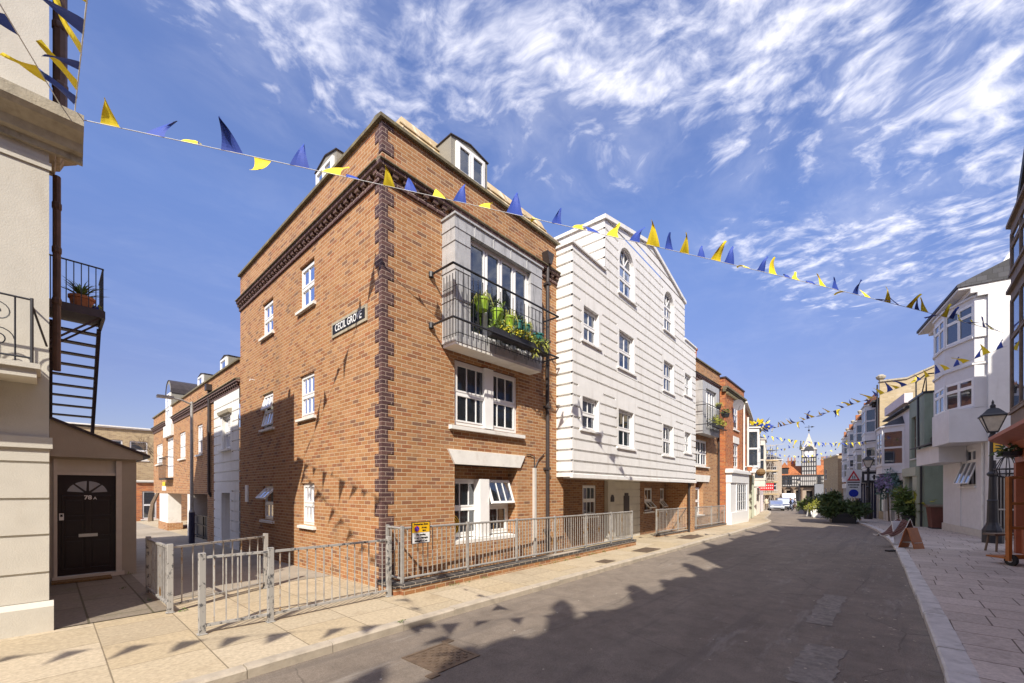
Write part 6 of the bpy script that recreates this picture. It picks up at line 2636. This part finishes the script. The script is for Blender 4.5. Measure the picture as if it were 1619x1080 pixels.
# ------------------------------------------------------------------ street things
def planter(name, label, x, y, lx, ly, h, mat, clumps, rz=0.0, group=None, leaf='leaf_dark', lift=0.0, n=420, ls=.16):
    o = thing(name, label, 'planter', (x, y, gz(x, y) - .1), rz, group)
    q = MB()
    t = .04
    q.box(-lx / 2, lx / 2, -ly / 2, -ly / 2 + t, 0, h)
    q.box(-lx / 2, lx / 2, ly / 2 - t, ly / 2, 0, h)
    q.box(-lx / 2, -lx / 2 + t, -ly / 2 + t, ly / 2 - t, 0, h)
    q.box(lx / 2 - t, lx / 2, -ly / 2 + t, ly / 2 - t, 0, h)
    for s in (-1, 1):
        q.box(-lx / 2 - .01, lx / 2 + .01, s * ly / 2 - .02, s * ly / 2 + .02, h - .08, h + .01)
    q.build('box', mat, o)
    q = MB()
    q.box(-lx / 2 + t, lx / 2 - t, -ly / 2 + t, ly / 2 - t, h - .12, h - .05)
    q.build('soil', 'soil', o)
    q = MB()
    st = MB()
    for i, (cx, cy, cz, rx, ry, rz_) in enumerate(clumps):
        leaf_cloud(q, (cx, cy, cz), (rx, ry, rz_), n, ls, int(x * 10) + i, shell=.5, long=1.5)
        st.tube([(cx * .4, cy * .4, h - .1), (cx * .8, cy * .8, cz)], [.04, .02], 5)
    q.build('foliage', leaf, o)
    st.build('stem', 'bark', o)
    return o


bp = planter('shrub_planter', 'big black planter overflowing with dark conifer shrubs in the road by the triangle sign', 36.3, 2.55, 1.5, 1.3, .75, 'black',
             [(-.1, .8, .95, .7, .55, .45), (.1, -.8, .95, .7, .6, .5), (-.4, .1, 1.1, .65, .65, .45), (.3, .75, 1.55, .5, .5, .5), (.2, .4, 1.6, .4, .4, .5), (-.5, -.6, .75, .45, .45, .32), (-.5, .7, .75, .45, .45, .32)], R(10))
planter('shrub_planter', 'grey planter of bright green shrubs far down the road before the tavern', 55.5, 6.7, 1.4, 1.0, .8, 'cloth_grey', [(0, .1, 1.25, .75, .7, .55), (0, -.7, 1.15, .6, .5, .45), (0, .7, 1.0, .45, .45, .4)], R(12), None, 'leaf', n=260)
planter('shrub_planter', 'dark planter of dark shrubs behind the bright green one far down the road', 60.5, 6.5, 1.2, 1.2, .8, 'black', [(0, 0, 1.5, .9, .9, .8), (.2, -.8, 1.6, .7, .7, .6)], R(12), None, 'leaf_dark', n=260)
planter('flower_planter', 'small white planter of yellow flowers left of the big conifer planter', 46.2, 5.0, .7, .7, .7, 'sill', [(0, 0, 1.05, .65, .65, .45), (0, .5, .8, .4, .4, .3)], R(10), None, 'leaf_yellow', n=200, ls=.13)
for (x, y, lab) in ((50.8, 5.9, 'blank white A-board standing left of the yellow flower planter'), (48.4, 5.6, 'narrow white A-board just beside the yellow flower planter')):
    o = thing('a_board', lab, 'sign board', (x, y, gz(x, y) - .1), R(-45))
    for s in (-1, 1):
        q = MB()
        q.prism([(s * .32, 0), (s * .36, 0), (s * .05, 1.0), (s * .01, 1.0)], -.38, .38, 'u')
        q.build('panel', 'white', o)
o = thing('road_sign', 'temporary white road sign with red triangle and blue no-parking disc behind the big planter', 'sign', (37.9, 2.05, gz(38, 2.0) + .05), R(-47))
q = MB(TF)
q.box(-.52, .52, -.02, .0, 1.55, 3.55)
q.build('backing_panel', 'white', o)
q = MB(TF)
q.prism([(-.46, 2.78), (.46, 2.78), (0, 3.5)], .001, .012, 'w')
q.cur = 1
q.prism([(-.28, 2.88), (.28, 2.88), (0, 3.30)], .013, .016, 'w')
q.cur = 2
for px in (-.07, .07):
    q.prism([(px + .03 * math.cos(k * R(45)), 3.1 + .03 * math.sin(k * R(45))) for k in range(8)], .017, .02, 'w')
    q.prism([(px - .035, 2.98), (px + .035, 2.98), (px + .03, 3.07), (px - .03, 3.07)], .017, .02, 'w')
    q.box(px - .03, px - .008, .017, .02, 2.9, 2.979)
    q.box(px + .01, px + .032, .017, .02, 2.9, 2.979)
q.build('warning_triangle', ['red', 'white', 'black'], o)
q = MB(TF)
q.box(-.44, .44, .001, .008, 2.63, 2.70)
for k in range(8):
    q.box(-.38 + k * .10, -.31 + k * .10, .001, .008, 2.44, 2.53)
for k in range(6):
    q.box(-.28 + k * .10, -.21 + k * .10, .001, .008, 2.28, 2.36)
q.build('lettering', 'black', o)
q = MB(TF)
q.prism([(.0 + .34 * math.cos(k * R(15)), 1.9 + .27 * math.sin(k * R(15))) for k in range(24)], .001, .008, 'w')
q.cur = 1
q.prism([(.0 + .27 * math.cos(k * R(15)), 1.9 + .21 * math.sin(k * R(15))) for k in range(24)], .009, .012, 'w')
q.cur = 0
q.prism([(-.22, 2.02), (-.18, 2.06), (.22, 1.78), (.18, 1.74)], .013, .015, 'w')
q.build('no_parking_disc', ['blue', 'blue', 'red'], o)
q = MB(TF)
for s in (-.3, .3):
    q.tube([(s * .2, -.05, 1.9), (s, .25, 0)], .03, 5)
    q.tube([(s * .2, -.05, 1.9), (s, -.45, 0)], .03, 5)
q.build('trestle_leg', 'plank', o)

# A-board and draped rug by the right kerb
o = thing('a_board', 'orange-brown plywood A-board on the right pavement edge with its back to the camera', 'sign board', (18.9, -.44, gz(19, -.5)), R(-30))
o.scale = (.86, .86, .92)
for s in (-1, 1):
    q = MB()
    q.prism([(s * .24, 0), (s * .265, 0), (s * .035, .72), (s * .01, .72)], -.29, .29, 'u')
    q.build('panel', 'orange_wood', o, bevel=.004)
q = MB()
q.box(-.2, .2, -.22, .22, .2, .215)
q.build('chain', 'metal', o)
o = thing('draped_rug', 'brown leather rug with pale hem draped over a leaning white panel beside the A-board', 'rug', (20.2, -.22, gz(20, -.3)), R(-44))
o.scale = (.85, .75, .82)
q = MB()
q.prism([(-.10, 0), (-.06, 0), (.12, .98), (.08, .98)], -.35, .3, 'u')
q.build('panel', 'white', o)
q = MB()
NU, NV = 18, 10
P = []
for i in range(NU + 1):
    t = i / NU
    for j in range(NV + 1):
        s = j / NV - .5
        if t < .25:
            k = t / .25
            x = .30 - .22 * k
            z = .55 + .47 * math.sin(k * math.pi / 2)
        else:
            k = (t - .25) / .75
            x = .08 - .95 * k
            z = 1.02 - .62 * k ** .8 - .12 * math.sin(k * 3.14)
        y = s * (.62 + .25 * t) + .05 * math.sin(t * 9 + j)
        z += .045 * math.sin(j * 1.4 + t * 5) + .07 * abs(s) * math.sin(t * 6)
        P.append((x, y, max(.02, z)))
for i in range(NU):
    for j in range(NV):
        a = i * (NV + 1) + j
        q.face([P[a], P[a + 1], P[a + NV + 2], P[a + NV + 1]])
r_ = q.build('rug', 'seat_leather', o, smooth=True)
sd = r_.modifiers.new('thick', 'SOLIDIFY')
sd.thickness = .012
q = MB()
for j in (0, NV):
    q.tube([P[i * (NV + 1) + j] for i in range(NU + 1)], .016, 5)
q.tube([P[NU * (NV + 1) + j] for j in range(NV + 1)], .016, 5)
q.build('hem', 'frame_cream', o)
o = thing('potted_shrub', 'tall leafy shrub in a dark pot under the wisteria doorway', 'potted plant', (33.6, -.75, gz(33, -.5)))
q = MB()
q.lathe([(.3, 0), (.42, .55), (.46, .6), (.4, .62)], n=12)
q.build('pot', 'black', o)
q = MB()
leaf_cloud(q, (0, 0, .95), (.6, .6, .45), 420, .17, 401, shell=.5, long=1.5)
q.build('lower_foliage', 'leaf_dark', o)
q = MB()
leaf_cloud(q, (.2, .2, 1.4), (.5, .55, .4), 240, .2, 402, shell=.5, long=1.6)
leaf_cloud(q, (.4, .4, 1.9), (.35, .35, .25), 90, .17, 403, long=1.6)
q.build('upper_foliage', 'leaf', o)
q = MB()
leaf_cloud(q, (-.2, -.4, 1.4), (.3, .3, .25), 70, .22, 404, long=1.8)
q.build('pale_leaves', 'leaf_yellow', o)
q = MB()
q.tube([(0, 0, .5), (.1, .1, 1.4), (.5, .4, 2.4)], [.04, .03, .015], 5)
q.build('stem', 'bark', o)
o = thing('street_debris', 'dark brick-like block lying in the road by the right kerb', 'block', (18.3, .05, gz(18, 0) - .097), R(-40))
q = MB()
q.box(-.16, .16, -.07, .07, 0, .05)
q.build('block', 'timber_black', o, bevel=.008)
# litter of pale leaves and chips on the road: nobody could count it
q = MB()
rd = random.Random(9)
for _ in range(260):
    x = rd.uniform(3, 22)
    y = interp(KR, x) + abs(rd.gauss(0, 1.1)) + .05
    z = gz(x, y) - .1 + .004
    a = rd.random() * 6
    s = rd.uniform(.008, .026)
    pts = [(x + s * math.cos(a + t) * rd.uniform(.6, 1.3), y + s * math.sin(a + t) * rd.uniform(.6, 1.3), z + rd.uniform(0, .008)) for t in (0, 1.6, 3.1, 4.7)]
    q.face(pts)
o = q.build('road_litter', 'kerb')
o['kind'] = 'stuff'
o['label'] = 'pale chips and petals scattered on the tarmac'
o['category'] = 'litter'
# weeds in the joints
q = MB()
for _ in range(26):
    x = rd.uniform(4.6, 12.6)
    y = 6.17 + (x - 3.98) * .0356 - .13
    leaf_cloud(q, (x, y, gz(x, y) + .01), (.10, .03, .03), 14, .022, rd.randint(0, 9999))
for x, y in ((3.15, 4.86), (1.32, 7.74), (1.05, 8.9), (1.2, 12.3), (.9, 10.4)):
    leaf_cloud(q, (x, y, gz(x, y) + .015), (.06, .03, .03), 24, .022, rd.randint(0, 9999))
o = q.build('weeds', 'leaf')
o['kind'] = 'stuff'
o['label'] = 'small weeds and moss along the foot of the low brick wall'
o['category'] = 'weeds'


# ------------------------------------------------------------------ people
def person(label, loc, rz, top, legs, stride=.28, scale=1.0, bag=False, arms=(.25, -.25), long_hair=False):
    o = thing('person', label, 'person', loc, rz)
    o.scale = (scale, scale, scale)
    s = stride
    V = [(0, 0, .95), (0, .02, 1.2), (0, .0, 1.42), (0, -.01, 1.54), (0, -.03, 1.66), (0, -.02, 1.74),
         (.19, .0, 1.40), (.25, arms[0] * .5, 1.15), (.24, -.12 - arms[0] * .5, .93), (.24, -.16 - arms[0] * .5, .85),
         (-.19, .0, 1.40), (-.25, arms[1] * .5, 1.15), (-.24, -.12 - arms[1] * .5, .93), (-.24, -.16 - arms[1] * .5, .85),
         (.10, 0, .88), (.10, -s * .5, .5), (.10, -s, .09), (.10, -s - .17, .04),
         (-.10, 0, .88), (-.10, s * .35, .5), (-.10, s, .11), (-.10, s - .16, .04)]
    E = [(0, 1), (1, 2), (2, 3), (3, 4), (4, 5), (2, 6), (6, 7), (7, 8), (8, 9), (2, 10), (10, 11), (11, 12), (12, 13), (0, 14), (14, 15), (15, 16), (16, 17), (0, 18), (18, 19), (19, 20), (20, 21)]
    Rr = [.15, .15, .14, .055, .10, .08, .065, .05, .035, .03, .065, .05, .035, .03, .095, .065, .045, .04, .095, .065, .045, .04]
    me = bpy.data.meshes.new('body')
    me.from_pydata(V, E, [])
    for q_ in ('skin', top, legs, 'black'):
        me.materials.append(M[q_])
    b = bpy.data.objects.new('body', me)
    COL.objects.link(b)
    sk = b.modifiers.new('skin', 'SKIN')
    sv = me.skin_vertices[0].data
    for k, r_ in enumerate(Rr):
        sv[k].radius = (r_, r_ * (.72 if k in (0, 1, 2) else 1))
    sv[0].use_root = True
    b.modifiers.new('sub', 'SUBSURF').levels = 1
    b.modifiers['sub'].render_levels = 1
    dg = bpy.context.evaluated_depsgraph_get()
    me2 = bpy.data.meshes.new_from_object(b.evaluated_get(dg))
    b.modifiers.clear()
    b.data = me2
    for p in me2.polygons:
        c = p.center
        p.use_smooth = True
        if c.z > 1.5 or (c.z < .9 and abs(c.x) > .19):
            p.material_index = 0
        elif c.z > .93:
            p.material_index = 1
        elif c.z > .10:
            p.material_index = 2
        else:
            p.material_index = 3
    b.parent = o
    q = MB()
    q.blob((0, .005, 1.73), (.105, .118, .085), 10, 6)
    if long_hair:
        q.blob((0, .07, 1.6), (.09, .05, .14), 8, 5)
    q.build('hair', 'hair', o, smooth=True)
    q = MB()
    q.blob((0, -.125, 1.665), (.016, .022, .024), 6, 4)
    for s_ in (-1, 1):
        q.blob((s_ * .1, -.02, 1.665), (.015, .03, .035), 6, 4)
    q.build('nose_and_ears', 'skin', o)
    if bag:
        q = MB()
        q.box(.28, .42, -.25, .05, .55, .9)
        q.tube([(.35, -.2, .9), (.3, -.12, 1.0), (.35, 0, .9)], .012, 4)
        q.build('carried_bag', 'timber', o)
    return o


person('person in cream top and brown trousers standing on the far left pavement', (65.5, 12.75, gz(66, 13)), R(120), 'cloth_cream', 'timber', .12)
person('person in grey jacket and dark trousers walking along the middle of the road', (68.2, 9.9, gz(68, 10) - .1), R(200), 'cloth_grey', 'cloth_dark', .3, bag=True)
person('person in dark clothes walking close behind the one in grey in the road', (69.6, 10.6, gz(69, 10) - .1), R(195), 'cloth_dark', 'cloth_blue', .26, long_hair=True)
person('person in orange top standing behind the far green planters', (69.5, 9.0, gz(69, 9) - .1), R(100), 'cloth_orange', 'cloth_dark', .1)
person('person in cream jacket standing at the right behind the far planters', (69.5, 7.9, gz(69, 8) - .1), R(80), 'cloth_cream', 'cloth_blue', .1)
person('person in dark jacket stooping past the shops behind the big conifer planter', (43.5, 2.1, gz(43, 2)), R(-80), 'cloth_dark', 'cloth_dark', .2)


# ------------------------------------------------------------------ vehicles
def vehicle(name, label, loc, rz, paint, kind='car', L=4.2, W=1.75, H=1.45, group='vehicles parked far down the street'):
    o = thing(name, label, kind, loc, rz, group)
    h = L / 2
    if kind == 'van':
        low = [(-h, .3), (h, .3), (h, .75), (h - .1, 1.0), (h - .55, 1.15), (h - 1.25, H), (-h + .08, H), (-h, H - .15)]
        cab = None
    else:
        low = [(-h, .32), (h, .3), (h, .58), (h - .12, .74), (h - .95, .90), (-h + .35, .95), (-h + .05, .86), (-h, .6)]
        cab = [(h - 1.0, .88), (h - 1.65, H - .06), (h - 1.9, H), (-h + .75, H), (-h + .45, H - .12), (-h + .12, .92)]
    q = MB()
    q.prism(low, -W / 2, W / 2, 'w')
    q.build('body', paint, o, bevel=.06)
    if cab:
        q = MB()
        q.prism(cab, -W / 2 + .12, W / 2 - .12, 'w')
        q.build('roof', paint, o, bevel=.05)
        gl = [(h - 1.12, .92), (h - 1.68, H - .12), (-h + .80, H - .12), (-h + .5, .95)]
        q = MB()
        q.prism(gl, -W / 2 + .105, W / 2 - .105, 'w')
        q.prism([(h - 1.03, .92), (h - 1.60, H - .10), (h - 1.66, H - .10), (h - 1.09, .92)], -W / 2 + .2, W / 2 - .2, 'w')
        q.prism([(-h + .14, .97), (-h + .46, H - .16), (-h + .52, H - .16), (-h + .2, .97)], -W / 2 + .2, W / 2 - .2, 'w')
        q.build('windows', 'glass_far', o)
    else:
        q = MB()
        q.prism([(h - .60, 1.17), (h - 1.20, H - .12), (h - 1.26, H - .12), (h - .66, 1.17)], -W / 2 + .12, W / 2 - .12, 'w')
        q.prism([(h - .8, 1.12), (h - 1.3, H - .35), (h - 2.1, H - .35), (h - 2.1, 1.12)], -W / 2 - .006, W / 2 + .006, 'w')
        q.build('windows', 'glass_far', o)
    for sx in (h - .8, -h + .75):
        for sy in (-1, 1):
            q = MB(lambda a, b, c, sx=sx, sy=sy: (sx + a, sy * (W / 2 - .1) + c * sy, .31 + b))
            q.lathe([(.31, -.1), (.32, -.06), (.32, .06), (.3, .11)], n=16)
            q.cur = 1
            q.lathe([(.19, .06), (.17, .12), (.05, .11)], n=12)
            q.build('wheel', ['rubber', 'metal'], o)
    for sy in (-1, 1):
        q = MB()
        q.blob((h - .06, sy * (W / 2 - .3), .66), (.08, .2, .09), 8, 5)
        q.build('headlight', 'lamp_glass', o)
        q = MB()
        q.box(-h - .012, -h + .1, sy * (W / 2 - .2) - .12, sy * (W / 2 - .2) + .12, .68, .84)
        q.build('tail_light', 'red', o)
    q = MB()
    q.box(h - .02, h + .02, -.45, .45, .38, .5)
    q.build('grille', 'black', o)
    return o


vehicle('parked_car', 'small silver car nearest at the far left kerb', (69.8, 12.4, gz(70, 14) - .1), R(195), 'car_silver', L=3.9)
vehicle('parked_car', 'grey tall car right behind the nearest silver one at the far left kerb', (76.8, 12.7, gz(77, 14) - .1), R(196), 'car_grey', L=4.6, W=1.9, H=1.75)
vehicle('parked_car', 'dark blue car beyond the tall grey one at the far left kerb', (83.6, 13.1, gz(84, 14) - .1), R(196), 'car_dark')
vehicle('parked_van', 'white van showing its roof behind the parked cars', (90.2, 14.2, gz(90, 16) - .1), R(196), 'car_white', 'van', 5.2, 2.0, 2.35)
vehicle('parked_van', 'white van standing at the right before the tavern boards', (85.5, 8.2, gz(85, 9) - .1), R(200), 'car_white', 'van', 5.0, 1.95, 2.1)
vehicle('parked_car', 'dark car parked in front of the right-hand white van', (72.5, 7.2, gz(72, 7) - .1), R(195), 'car_dark')

# ------------------------------------------------------------------ bunting
FLAGS = {'flag_blue': [], 'flag_yellow': []}


def flag_mesh(mat, up, curl, twist, seed, L=.36, B=.26):
    rd = random.Random(seed)
    rows, colsn = 9, 4
    m = MB()
    P = []
    ph = rd.uniform(0, 6)
    for i in range(rows + 1):
        t = i / rows
        th = up + curl * t
        # centre line, bends as it leaves the cord
        if i == 0:
            c = Vector((0, 0, 0))
        else:
            st = L / rows
            c = c + Vector((twist * st * (.4 + t * 1.2), math.cos(th) * st, math.sin(th) * st))
        wd = B * (1 - t) ** .95
        for j in range(colsn + 1):
            s = j / colsn - .5
            f = .022 * math.sin(ph + s * 5 + t * 4) * t
            P.append((c.x + s * wd, c.y + f, c.z + f))
    for i in range(rows):
        for j in range(colsn):
            a = i * (colsn + 1) + j
            m.face([P[a], P[a + 1], P[a + colsn + 2], P[a + colsn + 1]])
    me = bpy.data.meshes.new('flag')
    me.from_pydata(m.v, [], m.f)
    me.materials.append(M[mat])
    me.polygons.foreach_set('use_smooth', [True] * len(me.polygons))
    return me


rdf = random.Random(11)
FB = {}
for style in ('up', 'mix', 'hang', 'left'):
    for mat in FLAGS:
        L_ = []
        for k in range(14):
            if style == 'up':
                up, curl, tw = R(rdf.uniform(55, 115)), R(rdf.uniform(-70, 70)), rdf.uniform(-.35, .8)
            elif style == 'left':
                up, curl, tw = R(rdf.uniform(140, 180)), R(rdf.uniform(-35, 35)), rdf.uniform(-.2, .4)
            elif style == 'mix':
                up, curl, tw = R(rdf.choice((-60, 10, 40, 70, 170, 200)) + rdf.uniform(-20, 20)), R(rdf.uniform(-80, 80)), rdf.uniform(-.5, .6)
            else:
                up, curl, tw = R(-90 + rdf.uniform(-35, 35)), R(rdf.uniform(-40, 40)), rdf.uniform(-.4, .4)
            L_.append(flag_mesh(mat, up, curl, tw, rdf.randint(0, 9999)))
        FB[style, mat] = L_


def bunting(label, A, B, n, sag, styles, first=0, size=1.0, t0=.004, t1=.996, cr=.006, group='strings of blue and yellow bunting'):
    o = thing('bunting', label, 'bunting', (0, 0, 0), 0, group)
    A, B = Vector(A), Vector(B)
    f = lambda t: A.lerp(B, t) - Vector((0, 0, sag * 4 * t * (1 - t)))
    q = MB()
    q.tube([tuple(f(k / 40)) for k in range(41)], cr, 5)
    q.build('cord', 'cord', o)
    az = math.atan2(B.y - A.y, B.x - A.x)
    for k in range(n):
        t = t0 + (t1 - t0) * (k + .5) / n
        mat = 'flag_blue' if (k + first) % 2 else 'flag_yellow'
        st = styles(t) if callable(styles) else styles
        me = rdf.choice(FB[st, mat])
        fo = bpy.data.objects.new('flag', me)
        COL.objects.link(fo)
        fo.parent = o
        fo.location = f(t + rdf.uniform(-.18, .18) / n)
        d = f(min(1, t + .01)) - f(max(0, t - .01))
        fo.rotation_euler = (rdf.uniform(-.2, .2), -math.atan2(d.z, math.hypot(d.x, d.y)), az + rdf.uniform(-.12, .12))
        s = size * rdf.uniform(.72, 1.1) * (1.12 if t > .2 else 1)
        fo.scale = (s, s, s)
    return o


bunting('main string of bunting crossing high in front of the brick and white buildings', (.28, 7.72, 6.53), (20.3, -2.6, 6.75), 52, -.12, lambda t: rdf.choice(('up', 'up', 'mix')) if t < .25 else rdf.choice(('up', 'up', 'up', 'up', 'mix')))
bunting('short string of bunting rising overhead from the cream house cornice', (.22, 7.72, 6.60), (.22, 1.2, 5.0), 14, -.05, 'left', 1)
bunting('string of bunting along the top left edge above the cream house cornice', (.1, 7.75, 6.6), (-3.5, -1.2, 7.2), 16, 0, 'left', 0)
bunting('long string of bunting from the timber shop back to the cloth rosette', (20.2, -2.65, 6.3), (33.9, 6.95, 5.95), 44, .25, lambda t: 'up' if t < .35 else 'mix', 1)
bunting('string of bunting from the cloth rosette to the right-hand terrace', (33.9, 6.95, 5.75), (47.6, 1.5, 6.0), 30, .35, 'hang')
bunting('farther string of bunting crossing below the clock tower spire', (66.0, 13.0, 7.3), (60.0, 3.6, 7.2), 20, .1, 'mix', 1, .95)
bunting('low far string of bunting dipping past the tavern roof', (66.0, 13.0, 7.2), (70.0, 5.4, 7.4), 16, .9, 'hang', 0, .9)
bunting('farthest string of bunting near the tavern chimneys', (92.0, 17.5, 7.8), (76.0, 6.4, 7.0), 20, .8, 'hang', 1, 1.0)
bunting('string of bunting behind the viewpoint whose shadow falls on the left pavement', (-13.5, 7.6, 6.5), (3.5, -3.3, 6.8), 40, .1, 'hang', 1, .95)

# ------------------------------------------------------------------ houses on the right behind the viewpoint: they shade the road
RW_ = [(13.1, 11.3, 12.3, 'brick_red', None), (1.7, 5.4, 10.2, 'cream', 'pitch'), (-3.8, 5.6, 10.45, 'brick_tan', 'pitch'), (-9.5, 8.2, 11.3, 'brick_red', 'gable'), (-17.8, 8.0, 10.8, 'cream', None)]
lab_ = ['red brick house next to the timber shop, behind the right of the viewpoint', 'cream house behind the viewpoint on the right', 'brown brick house with tiled roof behind the viewpoint', 'red brick gabled house well behind the viewpoint', 'farthest cream house behind the viewpoint']
for k, (x, W, H, mat, rf) in enumerate(RW_):
    wn_ = []
    for v in (1.0, 4.4, 7.6):
        wn_ += [(1.0, 2.1, v, v + 1.7), (W - 2.3, W - 1.2, v, v + 1.7)]
    h = house('street_house', lab_[k], (x, -3.35, 0), math.pi, W, 8, H - .2, mat, wn_, (rf, 2.2) if rf else None, 'slate', base=-.5)
    q = MB(TF)
    q.box(W * .1, W * .1 + .9, -3.2, -2.5, H, H + 2.2)
    q.cur = 1
    for j in range(3):
        q.lathe([(.12, H + 2.2), (.1, H + 2.8)], (W * .1 + .2 + j * .27, -2.85), 8)
    q.build('chimney', ['brick_red', 'terracotta'], h)
    if k < 3:
        q = MB(TF)
        for u, top in ((W * .22, 1.5), (W * .55, .8), (W * .8, 1.2)):
            q.box(u - .22, u + .22, -.1, .1, H, H + top * .55)
            q.lathe([(.10, H + top * .55), (.19, H + top * .7), (.15, H + top * .85), (.03, H + top * 1.05)], (u, 0), 10)
        q.build('parapet_finial', 'stone', h)
        q = MB(TF)
        q.prism([(W * .3, H), (W * .38, H + .5), (W * .46, H + .62), (W * .54, H + .5), (W * .62, H)], -.15, .05, 'w')
        q.build('parapet_crest', 'stone', h)
